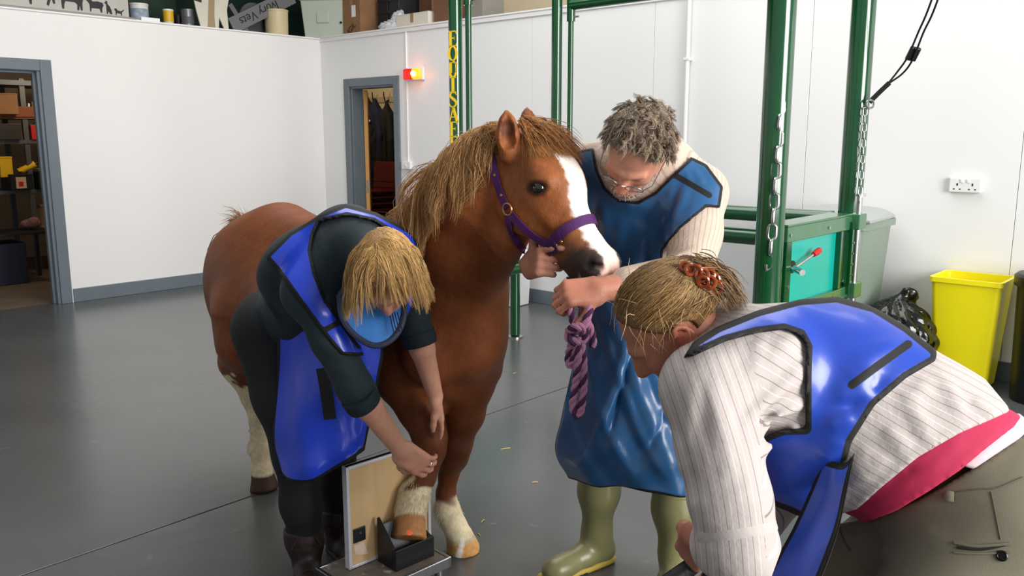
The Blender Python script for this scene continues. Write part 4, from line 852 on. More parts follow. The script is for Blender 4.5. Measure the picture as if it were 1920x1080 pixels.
    tocam = nrm(-HL+np.array((-.1, -.15, -.10))); d0 = tocam[None]+cd[ci]+rng.normal(0, .12, (n, 3))+np.clip(.22-u, 0, 1)[:, None]*np.array((-6., .5, .3)); d0 /= np.linalg.norm(d0, axis=1, keepdims=True)
    ln = np.interp(u, [0, .2, .5, .8, 1], [.16, .27, .36, .36, .27])*clen[ci]*rng.uniform(.7, 1.1, n)
    L = drape(r0, d0, ln, 15, .30, .007, .05); L += (rng.random((n, 1, 1))*.02)*tocam; wv = np.linspace(0, 1, 15)[None, :, None]; L += rc_.normal(0, 1, (80, 1, 3))[ci]*.014*wv*np.sin(wv*9+rc_.uniform(0, 6.28, (80, 1, 1))[ci])
    L = clump(L, cl, .62, .8)
    strands('mane', L, rng.uniform(.0006, .0011, n), m_hair, t, cols(n, (.62, .43, .25), (.86, .69, .46))*(.75+.5*rc_.random(80)[ci])[:, None])
    # forelock over the forehead
    n = 2800; u = rng.random(n); r0 = np.array([hd(-.03+.05*a, .030+.02*b_, -.04+.09*c) for a, b_, c in zip(u, rng.random(n), rng.random(n))])
    ci = rng.integers(0, 22, n); cd = rc_.normal(0, .22, (22, 3)); d0 = ha*.55+hdn*.35+np.array((.28, -.05, .0))+cd[ci]+rng.normal(0, .08, (n, 3)); d0 /= np.linalg.norm(d0, axis=1, keepdims=True)
    L = drape(r0, d0, rng.uniform(.07, .165, n), 12, .14, .006, .10, grav=nrm(ha+np.array((.25, 0, -.3)))); strands('forelock', L, rng.uniform(.0006, .0013, n), m_hair, t, cols(n, (.48, .29, .14), (.74, .52, .30)))
    n = 900; r0 = np.array([hd(-.02+.05*a, .030+.02*b_, .01+.055*c) for a, b_, c in rng.random((n, 3))]); ci = rng.integers(0, 16, n); cd = rc_.normal(0, .2, (16, 3)); d0 = ha*.8+hdn*.30+hln*.15+cd[ci]+rng.normal(0, .08, (n, 3)); d0 /= np.linalg.norm(d0, axis=1, keepdims=True)
    L = drape(r0, d0, rng.uniform(.06, .14, n), 12, .12, .005, .12, grav=nrm(ha+np.array((0, 0, -.5)))); strands('forelock', L, rng.uniform(.0006, .0012, n), m_hair, t, cols(n, (.52, .32, .16), (.76, .54, .31)))
    # tail: dock tuft and long fall between the hocks
    n = 900; r0 = hb(-.235, .02, 1.08)+rng.normal(0, .018, (n, 3)); d0 = -HH*.9+np.array((0, 0, .12))+rng.normal(0, .3, (n, 3)); d0 /= np.linalg.norm(d0, axis=1, keepdims=True)
    L = drape(r0, d0, rng.uniform(.45, .80, n), 22, .30, .01, .04, grav=nrm(HL*.10+np.array((0, 0, -1)))); strands('tail', L, rng.uniform(.0014, .0024, n), m_hair, t, cols(n, (.20, .11, .07), (.40, .24, .14)))
    n = 260; r0 = hb(-.22, .0, 1.13)+rng.normal(0, .014, (n, 3)); d0 = -HH+np.array((0, 0, .30))+rng.normal(0, .3, (n, 3)); d0 /= np.linalg.norm(d0, axis=1, keepdims=True)
    L = drape(r0, d0, rng.uniform(.06, .14, n), 8, .08, .006, .1); strands('dock_hair', L, .0012, m_hair, t, cols(n, (.5, .3, .17), (.72, .5, .32)))
    # feather on the fetlocks and chin whiskers
    RO = []; DI = []
    for c, dr, m_ in ((P(772, 935, 2.73), (-.3, -.6, -1), 900), (P(832, 962, 2.92), (-.6, .3, -1), 420), (hb(-.02, -.13, .22), (-.6, .3, -1), 160), (P(462, 745, 3.56), (-.3, 0, -1), 120)):
        v = rng.normal(0, 1, (m_, 3)); v /= np.linalg.norm(v, axis=1, keepdims=True); RO.append(c+v*(.045, .045, .05)); DI.append(v*.5+np.asarray(dr))
    r0 = np.concatenate(RO); d0 = np.concatenate(DI); d0 /= np.linalg.norm(d0, axis=1, keepdims=True); q = S.at(r0); r0 = r0-grad(r0)*q[:, None]
    L = drape(r0, d0, rng.uniform(.010, .022, len(r0)), 5, .2, .003, .08); strands('feather', L, .0005, m_hair, t, cols(len(r0), (.74, .66, .52), (.95, .91, .80)))
    r0 = np.array([hd(.395, -.06, x) for x in rng.normal(0, .025, 130)])+rng.normal(0, .01, (130, 3)); q = S.at(r0); r0 = r0-grad(r0)*q[:, None]; d0 = ha*.4-hdn+rng.normal(0, .3, (130, 3))
    L = drape(r0, d0, rng.uniform(.02, .045, 130), 5, .1, .003, .1); strands('whiskers', L, .0007, M('whisker', (.1, .08, .07), .6), t)
    return t, S, V
PONY, PS, PV = build_pony()
from mathutils.bvhtree import BVHTree
def bvh_of(name_obj):
    me = name_obj.data; return BVHTree.FromPolygons([tuple(v.co+Vector(absloc(name_obj).tolist())) for v in me.vertices], [tuple(p.vertices) for p in me.polygons])
# ------------------------------------------------------------------ people: shared builders
def hframe(f, u):
    f = nrm(f); u = np.asarray(u, float); u = nrm(u-f*(u@f)); return f, u, np.cross(f, u)
def head(S, c, f, u, sc_=1.0, male=False):
    f, u, r = hframe(f, u); B = np.array((r, f, u)); q = lambda a, b, e: c+sc_*(r*a+f*b+u*e)
    S.ell(q(0, -.012, .035), np.array((.074, .095, .086))*sc_, B, .02).ell(q(0, .03, -.03), np.array((.060, .066, .082))*sc_, B, .03)
    for s in (1, -1):
        S.cone(q(s*.048, -.0, -.05), q(s*.016, .072, -.098), .026*sc_, .020*sc_, .03).ell(q(s*.036, .062, -.022), np.array((.024, .022, .024))*sc_, B, .02)
        S.ell(q(s*.031, .092, .004), np.array((.017, .014, .011))*sc_, B, .012, 'c'); S.cone(q(s*.012, .089, .022), q(s*.046, .076, .020), .010*sc_, .008*sc_, .014)
        S.ell(q(s*.030, .079, .003), np.array((.014, .010, .012))*sc_, B, .005)
        S.ell(q(s*.010, .098, -.036), np.array((.009, .011, .008))*sc_, B, .008)
        S.ell(q(s*.077, -.012, -.006), np.array((.007, .019, .031))*sc_, np.array((nrm(r+f*.35*s), nrm(f-r*.35*s), u)), .006)
        S.chain([q(s*(.083+.004*math.sin(a)), -.012-.017*math.cos(a)-.006, -.002+.029*math.sin(a)) for a in np.linspace(-1.2, 2.6, 8)], [.0048*sc_]*8, .004)
        S.ell(q(s*.087, -.008, -.006), np.array((.005, .009, .014))*sc_, B, .004, 'c')
    S.chain([q(0, .090, .012), q(0, .104, -.018), q(0, .113, -.034)], [.009*sc_, .011*sc_, .0125*sc_ if not male else .015*sc_], .012)
    S.cone(q(.004, .084, -.098), q(-.004, .084, -.098), .022*sc_, .022*sc_, .03)
    S.cone(q(.018, .083, -.063), q(-.018, .083, -.063), .0075*sc_, .0075*sc_, .010).cone(q(.015, .084, -.075), q(-.015, .084, -.075), .0085*sc_, .0085*sc_, .010)
    S.cone(q(.020, .094, -.069), q(-.020, .094, -.069), .0022*sc_, .0022*sc_, .004, 'c'); return q
def hand(S, wr, dr, bk, th, curls, sc_=1.0, thumb=((.75, .75, -.15), (.95, .25, -.3), (1, 0, -.45)), spread=.10, k=.0035):
    """wr wrist, dr towards the knuckles, bk back-of-hand normal, th towards the thumb side; curls in degrees per finger"""
    d = nrm(dr); n = np.asarray(bk, float); n = nrm(n-d*(n@d)); tv = np.cross(n, d); tv = tv if tv@np.asarray(th) > 0 else -tv
    B = np.array((d, tv, n)); S.box(wr+d*.047*sc_, np.array((.050, .040, .0135))*sc_, B, .013*sc_, .02); S.ell(wr+d*.03*sc_+tv*.022*sc_-n*.006*sc_, np.array((.034, .022, .017))*sc_, B, .015)
    tips = []; J = []
    for i, (off, l3, r0) in enumerate(((.030, (.042, .025, .020), .0092), (.0100, (.046, .029, .021), .0095), (-.0100, (.042, .027, .020), .0090), (-.0285, (.033, .020, .018), .0078))):
        p = wr+d*(.093-.004*abs(i-1.2))*sc_+tv*off*sc_; a = 0; pts = [p-d*.03*sc_, p]; dd = nrm(d+tv*spread*(1.3-i))
        for L_, c_ in zip(l3, curls[i]):
            a += math.radians(c_); pts.append(pts[-1]+(dd*math.cos(a)-n*math.sin(a))*L_*sc_)
        r_ = r0*sc_; S.chain(pts, [r_*.9, r_*1.12, r_*.98, r_*.90, r_*.74], k); S.ell(p+n*.004, (r_*.9,)*3, None, .006); tips.append(pts[-1]); J.append(pts)
    p = wr+d*.022*sc_+tv*.026*sc_; pts = [p]
    for (a, b, e), L_ in zip(thumb, (.042, .033, .027)): pts.append(pts[-1]+nrm(d*a+tv*b+n*e)*L_*sc_)
    S.chain(pts, [.0145*sc_, .0118*sc_, .0105*sc_, .0082*sc_], .006); return tips, J
def sgrad(S, p, e=.006):
    g = np.stack([S.at(p+np.eye(3)[i]*e)-S.at(p-np.eye(3)[i]*e) for i in range(3)], 1); return g/(np.linalg.norm(g, axis=1, keepdims=True)+1e-6)
def drape(S, roots, dirs, length, k, g, clear, wob=.1, grav=(0, 0, -1), rng=None):
    p = roots.copy(); d = dirs.copy(); out = [p.copy()]; step = (np.asarray(length)/k)[:, None]*np.ones((len(p), 1)); ph = (rng.random((len(p), 3)) if rng else np.random.rand(len(p), 3))*6.28
    for i in range(k-1):
        d = d*(1-g)+np.asarray(grav)*g+wob*np.sin(ph+i*np.array((.9, 1.1, .7))); d /= np.linalg.norm(d, axis=1, keepdims=True); p = p+d*step
        for _ in range(2):
            q = S.at(p); m = q < clear; p = p+sgrad(S, p)*np.where(m, np.minimum(clear-q, .03), 0)[:, None]
        out.append(p.copy())
    return np.stack(out, 1)
def cap(Hs, c, f, u, sc_, parent, col, ears=()):
    """dense under-hair following the skull, so that no scalp shows between the strands"""
    f, u, r = hframe(f, u); K = SDF.like(Hs); K.D -= .003
    ax = [K.lo[i]+K.h*np.arange(K.n[i]) for i in range(3)]; X, Y, Z = ax[0][:, None, None]-c[0], ax[1][None, :, None]-c[1], ax[2][None, None, :]-c[2]
    lf, lu = X*f[0]+Y*f[1]+Z*f[2], X*u[0]+Y*u[1]+Z*u[2]; lim = np.maximum(-(lu+.055*sc_)+np.clip(lf+.02, 0, 1)*1.25, lf-.088*sc_)
    for e in ears: lim = np.maximum(lim, .040-np.sqrt((X+c[0]-e[0])**2+(Y+c[1]-e[1])**2+(Z+c[2]-e[2])**2))
    K.D = np.maximum(K.D, lim.astype(np.float32)).astype(np.float32)
    return K.build('hair_base', M('hair_base_tone', col, .6, var=.2, vscale=60, bump=.5, bscale=200), parent, 1)
def lerpc(rng, n, a, b): k = rng.random((n, 1)); return np.array(lin(a))*(1-k)+np.array(lin(b))*k
def shell(T, off, th, poly, hole=None):
    th = max(th, .030)
    """garment: a sheet lying off above the form T, cut along an outline surveyed in the photograph; returns SDF and edge function"""
    S = SDF.like(T); D = T.D-off; S.D = np.maximum(D, -(D+th)).astype(np.float32)
    I = np.argwhere(S.D < T.h*3.2); pos = S.lo+S.h*I
    g = outline(pos, poly, hole); S.D[I[:, 0], I[:, 1], I[:, 2]] = np.maximum(S.D[I[:, 0], I[:, 1], I[:, 2]], g); return S
def outline(pos, poly, hole=None):
    q, d = proj(pos); g = poly_sd(q, poly)*d/FPX
    if hole is not None: g = np.maximum(g, -poly_sd(q, hole)*d/FPX)
    return g
def nearside(S, V, g):
    """binding only on the faces surveyed; the far side of the garment is plain"""
    n_ = sgrad(S, V); c = np.array((0, 0, CAMH))-V; c /= np.linalg.norm(c, axis=1, keepdims=True); return np.where((n_*c).sum(1) < -.12, -1, g)
def bandd(pos, lines):
    q, d = proj(pos); m = np.full(len(pos), 9.)
    for ln in lines:
        for a, b in zip(ln[:-1], ln[1:]):
            a = np.asarray(a, float); e = np.asarray(b, float)-a; w_ = q-a; t_ = np.clip((w_@e)/(e@e), 0, 1); m = np.minimum(m, np.linalg.norm(w_-t_[:, None]*e, axis=1)*d/FPX)
    return m
def fold(S, a, b, wd, amp):
    """soft crease raised (amp > 0) or sunk along a-b"""
    a = np.asarray(a, np.float32); b = np.asarray(b, np.float32); sl, ax = S._sl(np.minimum(a, b)-wd*2.2, np.maximum(a, b)+wd*2.2)
    if sl is None: return S
    X, Y, Z = ax[0]-a[0], ax[1]-a[1], ax[2]-a[2]; v = b-a; t_ = (X*v[0]+Y*v[1]+Z*v[2])/float(v@v); tc = np.clip(t_, 0, 1)
    q = (X-tc*v[0])**2+(Y-tc*v[1])**2+(Z-tc*v[2])**2; S.D[sl] -= (amp*np.exp(-q/wd**2)*np.minimum(1, 4*tc*(1-tc)+.25)).astype(np.float32); return S
def surf(S, x, y, y0=1.1, y1=3.3, lvl=0.):
    p = np.array([P(x, y, Y) for Y in np.arange(y0, y1, .006)]); ok = np.all((p > S.lo+S.h) & (p < S.lo+S.h*(S.n-3)), 1); p = p[ok]
    if not len(p): return P(x, y, 2.)
    d = S.at(p)-lvl; i = np.argmax(d < 0); return p[i] if d[i] < 0 else p[np.argmin(d)]
def folds(S, lst, lvl=0.):
    pts = [(surf(S, *a, lvl=lvl), surf(S, *b, lvl=lvl), w_, am) for a, b, w_, am in lst]
    for q in pts: fold(S, *q)
def M_edge(name, col, trim, rough, w_=0., bump=.3, bscale=30, coat=0., var=.05, metal=0, b2=0, spec=.5):
    """cloth whose bound edge (attribute 'edge' above -w_) is a second colour"""
    m = M(name, col, rough, metal, var=var, vscale=5, bump=bump, bscale=bscale, coat=coat, spec=spec); nt = m.node_tree; N, L = nt.nodes, nt.links; b = N['Principled BSDF']
    a = N.new('ShaderNodeAttribute'); a.attribute_name = 'edge'; r = N.new('ShaderNodeMapRange'); r.inputs[1].default_value = -w_-.0008; r.inputs[2].default_value = -w_+.0008; L.new(a.outputs['Fac'], r.inputs[0])
    x = N.new('ShaderNodeMix'); x.data_type = 'RGBA'; old = b.inputs['Base Color'].links[0].from_socket; L.new(r.outputs[0], x.inputs[0]); L.new(old, x.inputs[6]); x.inputs[7].default_value = (*lin(trim), 1); L.new(x.outputs[2], b.inputs['Base Color'])
    rr = N.new('ShaderNodeMapRange'); rr.inputs[3].default_value = rough; rr.inputs[4].default_value = .75; L.new(r.outputs[0], rr.inputs[0]); L.new(rr.outputs[0], b.inputs['Roughness'])
    cc = N.new('ShaderNodeMapRange'); cc.inputs[3].default_value = coat; cc.inputs[4].default_value = 0; L.new(r.outputs[0], cc.inputs[0]); L.new(cc.outputs[0], b.inputs['Coat Weight']); return m
def M_stripe(name, col, attr, period, lines, rough=.7, bump=.0):
    """woven stripes: lines = ((phase, half width, colour), ...) of one period of the attribute"""
    m = M(name, col, rough, var=.03, vscale=12, bump=bump or .25, bscale=90); nt = m.node_tree; N, L = nt.nodes, nt.links; b = N['Principled BSDF']
    a = N.new('ShaderNodeAttribute'); a.attribute_name = attr; mo = N.new('ShaderNodeMath'); mo.operation = 'MODULO'; dv = N.new('ShaderNodeMath'); dv.operation = 'DIVIDE'; dv.inputs[1].default_value = period; L.new(a.outputs['Fac'], dv.inputs[0]); L.new(dv.outputs[0], mo.inputs[0]); mo.inputs[1].default_value = 1
    cur = b.inputs['Base Color'].links[0].from_socket
    for ph, hw, c in lines:
        s = N.new('ShaderNodeMath'); s.operation = 'SUBTRACT'; s.inputs[1].default_value = ph; L.new(mo.outputs[0], s.inputs[0]); ab = N.new('ShaderNodeMath'); ab.operation = 'ABSOLUTE'; L.new(s.outputs[0], ab.inputs[0])
        r = N.new('ShaderNodeMapRange'); r.inputs[1].default_value = hw*1.3; r.inputs[2].default_value = hw*.7; L.new(ab.outputs[0], r.inputs[0]); x = N.new('ShaderNodeMix'); x.data_type = 'RGBA'; L.new(r.outputs[0], x.inputs[0]); L.new(cur, x.inputs[6]); x.inputs[7].default_value = (*lin(c), 1); cur = x.outputs[2]
    L.new(cur, b.inputs['Base Color']); return m
def sheet(name, rows, th, mat, parent, n=10, wr=None, edgew=None):
    """hanging cloth from rows of (px, py, Y) control points; thickness th; attribute 'edge' = distance inside the border, negated"""
    Rw = [cr([P(*q) for q in row], n) for row in rows]; m = len(Rw[0]); colz = [cr([r_[j] for r_ in Rw], n) for j in range(m)]; A = np.array(colz)      # (m, k, 3)
    if wr is not None: A = wr(A)
    m, k, _ = A.shape; N_ = np.cross(np.gradient(A, axis=0), np.gradient(A, axis=1)); N_ /= np.linalg.norm(N_, axis=2, keepdims=True)+1e-9
    dm = np.minimum(np.cumsum(np.linalg.norm(np.diff(A, axis=0, prepend=A[:1]), axis=2), 0), np.flip(np.cumsum(np.linalg.norm(np.diff(np.flip(A, 0), axis=0, prepend=np.flip(A, 0)[:1]), axis=2), 0), 0))
    dk = np.minimum(np.cumsum(np.linalg.norm(np.diff(A, axis=1, prepend=A[:, :1]), axis=2), 1), np.flip(np.cumsum(np.linalg.norm(np.diff(np.flip(A, 1), axis=1, prepend=np.flip(A, 1)[:, :1]), axis=2), 1), 1))
    ed = -np.minimum(dm, dk); bul = (th/2*np.minimum(1, .35+(-ed)/.004))[..., None] if edgew is None else th/2
    V = np.concatenate((A+N_*bul, A-N_*bul)).reshape(-1, 3); idx = np.arange(m*k).reshape(m, k); F = [np.stack((idx[:-1, :-1], idx[1:, :-1], idx[1:, 1:], idx[:-1, 1:]), -1).reshape(-1, 4)]; o_ = m*k; F.append(F[0][:, ::-1]+o_)
    for e in (idx[0], idx[-1], idx[:, 0], idx[:, -1]): F.append(np.stack((e[:-1], e[1:], e[1:]+o_, e[:-1]+o_), 1))
    me = fastmesh(name, V-absloc(parent), np.concatenate(F)); setflt(me, np.concatenate((ed.ravel(), ed.ravel())), 'edge'); o = link(name, me, mat, parent); return o, A
skin_c = (.80, .56, .46)
def skin_mat(name, rough=.5): return M(name, skin_c, rough, attr='Col', var=.05, vscale=60, bump=.25, bscale=260, sss=.12, spec=.35)
def skin_col(base, reds=(), darks=()):
    def f(V):
        C = np.tile(np.array(lin(base)), (len(V), 1))
        for p, r, c, a in reds:
            m = (np.clip(1-np.linalg.norm(V-p, axis=1)/r, 0, 1)*a)[:, None]; C = C*(1-m)+np.array(lin(c))*m
        return C
    return f
def boot(name, ank, toe_dir, shaft_top, mats, parent, r_sh=.06, length=.28, laces=True, sole=None, sc_=1.0, heel=.07):
    """ankle boot or wellington; shaft_top is the point the shaft ends at"""
    g = np.array((ank[0], ank[1], 0)); d = nrm((toe_dir[0], toe_dir[1], 0)); x = np.array((-d[1], d[0], 0)); lo = np.minimum(g-.32, shaft_top-.15); hi = np.maximum(g+.32, shaft_top+.12); lo[2] = -.01
    S = SDF(lo, hi, .0055); B = np.array((d, x, (0, 0, 1)))
    S.chain([g-d*.03+(0, 0, .045), g+d*.06+(0, 0, .05), g+d*(length-.11)+(0, 0, .040)], [.040, .040, .040], .03).ell(g+d*(length-.135)+(0, 0, .038), (.075, .047, .040), B, .02).chain([g-d*.02+(0, 0, .06), ank+(0, 0, .02), ank+(shaft_top-ank)*.5, shaft_top], [.042, .047, r_sh*.90, r_sh], .04)
    S.cut(shaft_top-nrm(shaft_top-ank)*.002, shaft_top-ank).cut((0, 0, .022), (0, 0, -1)); S.cone(ank+(shaft_top-ank)*.88, shaft_top+(shaft_top-ank)*.3, r_sh*.84, r_sh*.95, .002, 'c'); b, V = S.build(name, mats[0], parent, 2)
    Q = SDF(lo, hi*np.array((1, 1, 0))+np.array((0, 0, .06)), .005); Q.box(g+d*(length/2-heel*.0-.055)+(0, 0, .013), (length/2+.0, .043, .013), B, .012, .004).box(g-d*.03+(0, 0, .013), (.037, .039, .013), B, .012, .004); Q.box(g+d*(length*.36)+(0, 0, -.0), (.03, .06, .009), B, .003, .002, 'c'); Q.build('sole', mats[1], b, 1)
    if laces:
        mb = MB()
        for i in range(5):
            p = g+d*(.115-.022*i)+(0, 0, .085+.017*i); q = .022
            mb.tube([p-x*q+(0, 0, -.004), p+d*.004+(0, 0, .008), p+x*q+d*.012+(0, 0, .004)], .0028, 6)
        p = g+d*.03+(0, 0, .155)
        for s in (1, -1): mb.tube([p, p+x*s*.03+d*.03+(0, 0, .02), p+x*s*.05+d*.045-(0, 0, .005), p+x*s*.02+d*.035+(0, 0, -.01)], .0028, 6)
        o = mb.build('laces', mats[2], b, smooth=True); o['kind'] = 'stuff'
    return b
# ================================================================== woman in royal blue apron at the pony's leg
def build_woman_blonde():
    t = thing('person', 'blonde woman in royal blue lead apron bending to hold the foreleg of the pony', 'person', (-.66, 2.76, 0))
    F1 = nrm((.70, -.71, 0)); Rt1 = np.array((F1[1], -F1[0], 0)); hip = np.array((-.735, 2.78, .86))
    hR, hL = hip+Rt1*.08, hip-Rt1*.08; nb = P(668, 462, 2.42); hc = P(724, 508, 2.24); f, u, r = hframe((.06, -.34, -.94), (.10, -.88, .40))
    shR, eR, wR = P(578, 548, 2.37), P(664, 724, 2.32), P(752, 845, 2.42); shL, eL, wL = P(742, 480, 2.50), P(780, 612, 2.50), P(816, 742, 2.60)
    aR, aL = np.array((-.705, 2.72, .10)), np.array((-.62, 2.885, .10)); kR, kL = np.array((-.715, 2.68, .47)), np.array((-.615, 2.85, .47))
    lo, hi = (-1.05, 2.02, 0), (-.12, 3.02, 1.38)
    S = SDF(lo, hi, .0055); head(S, hc, f, u, .94); S.cone(nb, hc-f*.02-u*.05, .052, .050, .03)
    S.cone(hip, nb-(nb-hip)*.2, .12, .12, .05).chain([hR, kR, aR], [.07, .05, .036], .03).chain([hL, kL, aL], [.07, .05, .036], .03)
    S.chain([shR, eR], [.045, .036], .03).chain([shL, eL], [.045, .036], .03).cone(nb, shR, .05, .045, .04).cone(nb, shL, .05, .045, .04)
    S.chain([eR, eR+(wR-eR)*.3, wR], [.036, .0385, .026], .015).chain([eL, eL+(wL-eL)*.3, wL], [.036, .038, .025], .015)
    _, JR = hand(S, wR, P(792, 872, 2.455)-wR, (-.30, -.85, .35), (-.2, .1, -1), ((24, 20, 12), (26, 22, 12), (28, 22, 12), (30, 24, 14)), 1.0, ((.70, .60, -.45), (.85, .25, -.4), (.9, -.1, -.35)), .07)
    hand(S, wL, P(830, 795, 2.665)-wL, (1, .10, .15), (-.2, -1, .2), ((6, 8, 6), (6, 9, 6), (8, 9, 6), (8, 10, 8)), .95, ((.85, .45, -.45), (1, .1, -.3), (1, 0, -.2)), .02)
    S.build('body', skin_mat('skin_fair'), t, 1, skin_col((.82, .60, .50), [(hc+f*.11-u*.03, .04, (.83, .45, .40), .7), (hc+f*.09-u*.068, .026, (.75, .35, .33), .8), (P(800, 882, 2.46), .07, (.84, .52, .46), .6), (P(833, 800, 2.65), .07, (.86, .58, .50), .5)]))
    # ring
    ra, rb = JR[2][1], JR[2][2]; rx, ry, _ = frame(rb-ra); MB().tube([ra+(rb-ra)*.5+.0102*(math.cos(a)*rx+math.sin(a)*ry) for a in np.linspace(0, 6.28, 17)[:-1]], .0018, 6, closed=True).build('ring', m_steel, t, smooth=True)
    # sweater trunk and sleeves
    T = SDF(lo, hi, .0058); ch = P(612, 522, 2.56); B = np.array((Rt1, nrm(nb-hip), np.cross(Rt1, nrm(nb-hip))))
    T.chain([hip+(0, 0, .03), hip+(ch-hip)*.5, ch], [.135, .125, .135], .05).ell(P(590, 500, 2.56), (.17, .17, .12), B, .06).ell(hip+(0, 0, .02), (.165, .14, .13), B, .05)
    T.cone(ch, nb, .12, .065, .06).cone(nb, shR, .072, .062, .05).cone(nb, shL, .07, .06, .05).cone(nb, nb+(hc-nb)*.58, .070, .062, .04).cone(P(640, 455, 2.50), shR, .08, .062, .06).cone(P(655, 440, 2.50), shL, .085, .06, .06)
    T2 = SDF(lo, hi, .0058); T2.D[:] = T.D; dirR = nrm(eR-shR)
    T2.chain([shR, shR+(eR-shR)*.5, eR+(eR-shR)*.03], [.062, .054, .051], .03); T2.cone(eR, eR+(wR-eR)*.16, .050, .049, .02); T2.chain([shL, eL+(eL-shL)*.03], [.058, .050], .03)
    folds(T2, [((600, 640), (655, 680), .014, .009), ((640, 690), (698, 735), .012, .008), ((655, 725), (695, 712), .012, .007), ((612, 490), (602, 430), .018, .008), ((645, 560), (630, 440), .018, .009), ((500, 560), (520, 600), .016, .008), ((575, 600), (600, 575), .014, .008), ((455, 560), (490, 590), .02, .008)])
    T3 = SDF(lo, hi, .0058); T3.D[:] = T2.D
    c1 = P(682, 756, 2.32); sl = T2._sl(c1-.14, c1+.14); X, Y, Z = sl[1]; dn = nrm(wR-eR); pl_ = (X-c1[0])*dn[0]+(Y-c1[1])*dn[1]+(Z-c1[2])*dn[2]; T2.D[sl[0]] = np.maximum(T2.D[sl[0]], np.where(pl_ > -.1, pl_, -1))
    T2.cut(eL+nrm(eL-shL)*.012, eL-shL) if 0 else None
    sw, _ = T2.build('sweater', M('dark_teal_sweater', (.035, .125, .145), .8, var=.12, bump=.35, bscale=220, sheen=.05), t, 1)
    # rolled cuffs
    for e_, d_, rr in ((c1-dn*.006, dn, .051), (eL+nrm(eL-shL)*.045, nrm(eL-shL), .050)):
        MB().lathe([(rr*.8, -.03), (rr*1.02, -.028), (rr*1.04, 0), (rr*.99, .012), (rr*.82, .012)], e_, 26, ax=d_).build('rolled_cuff', M('cuff_teal', (.03, .11, .135), .8, bump=.3, bscale=200), sw, smooth=True)
    # trousers
    Q = SDF(lo, hi, .006); Q.chain([hR+(0, 0, .01), hR+(kR-hR)*.5, kR, kR+(aR-kR)*.5, aR+(0, 0, .05)], [.118, .094, .070, .064, .056], .04).chain([hL+(0, 0, .01), hL+(kL-hL)*.5, kL, kL+(aL-kL)*.5, aL+(0, 0, .05)], [.118, .094, .070, .064, .056], .03).ell(hip-F1*.05+(0, 0, .02), (.16, .15, .13), np.array((Rt1, F1, (0, 0, 1))), .06)
    for z in (.44, .48, .52, .22, .18): fold(Q, kR*np.array((1, 1, 0))+np.array((-.06, -.04, z)), kR*np.array((1, 1, 0))+np.array((.07, -.06, z+.03)), .012, .006)
    Q.build('trousers', M('black_jeans', (.05, .06, .075), .8, var=.1, bump=.4, bscale=180), t, 1)
    mb_ = (M('brown_boot_leather', (.15, .085, .07), .55, var=.2, bump=.4, bscale=60), M('boot_sole', (.06, .05, .045), .7), M('boot_laces', (.10, .09, .08), .8))
    boot('boot', aR, (.30, -1, 0), aR+(-.01, .0, .095), mb_, t, .062); boot('boot', aL, (.55, -.8, 0), aL+(-.005, 0, .095), mb_, t, .062)
    # apron: bib shell over the shoulders, hanging skirt
    outer = [(498, 481), (543, 437), (600, 402), (648, 383), (705, 398), (775, 435), (802, 490), (772, 590), (715, 668), (640, 666), (604, 622), (558, 560), (520, 506)]
    hole = [(588, 440), (598, 416), (650, 404), (700, 414), (742, 440), (764, 500), (745, 580), (706, 640), (674, 648), (648, 612), (612, 562), (592, 512), (583, 470)]
    strap = [[(609, 619), (664, 588)], [(600, 414), (648, 392), (700, 408)]]
    A = shell(T3, .011, .010, outer, hole); mat = M_edge('royal_blue_vinyl', (.13, .265, .82), (.02, .02, .025), .32, .010, bump=.25, bscale=16, coat=.25)
    V, Fq = A.mesh(1); me = fastmesh('apron_bib', V-absloc(t), Fq); g = outline(V, outer, hole); g = nearside(T3, V, np.maximum(g, -.002-bandd(V, strap[:1])))
    setflt(me, g, 'edge'); bib = link('apron_bib', me, mat, t); bib['label'] = 'royal blue apron top with black binding'
    rows = [[(503, 492, 2.60), (560, 512, 2.56), (620, 560, 2.52), (680, 602, 2.50), (722, 640, 2.52)],
            [(519, 596, 2.60), (570, 610, 2.54), (620, 630, 2.50), (672, 652, 2.49), (716, 690, 2.53)],
            [(515, 735, 2.60), (560, 745, 2.53), (610, 750, 2.49), (662, 755, 2.50), (703, 762, 2.56)],
            [(513, 838, 2.61), (558, 850, 2.52), (610, 846, 2.49), (655, 830, 2.51), (690, 812, 2.58)],
            [(530, 893, 2.60), (566, 903, 2.53), (610, 893, 2.49), (655, 866, 2.51), (686, 838, 2.575)]]
    def wr(A):
        m, k, _ = A.shape; U = np.linspace(0, 1, m)[:, None]; W = np.linspace(0, 1, k)[None]
        A = A.copy(); A[..., 1] += .016*np.sin(U*9+W*2.5)*(.3+W)*.8+.007*np.sin(U*21-W*5+1)*W+.006*np.sin(U*6+W*17); return A
    sk, _ = sheet('apron_skirt', rows, .009, M_edge('royal_blue_skirt', (.13, .265, .82), (.02, .02, .025), .32, .0165, bump=.25, bscale=16, coat=.25), t, 12, wr); sk['label'] = 'royal blue apron skirt hanging to the shins'
    MB().tube(cr([P(604, 690, 2.465), P(612, 735, 2.455), P(619, 786, 2.45)], 6), .019, 10, flat=.12, up=(0, 1, 0)).build('hanging_strap', m_blackm, t)
    bl = MB()
    for q0, q1 in (((512, 470), (521, 448)), ((519, 468), (529, 462)), ((532, 462), (541, 440)), ((541, 440), (548, 452)), ((552, 452), (560, 432)), ((529, 462), (527, 447)), ((560, 432), (566, 436))):
        pass
    # pale blue thyroid shield
    pts = [(636, 556), (640, 590), (654, 616), (676, 636), (702, 648), (728, 641), (748, 620), (757, 592), (757, 560), (735, 535), (690, 525), (655, 532)]
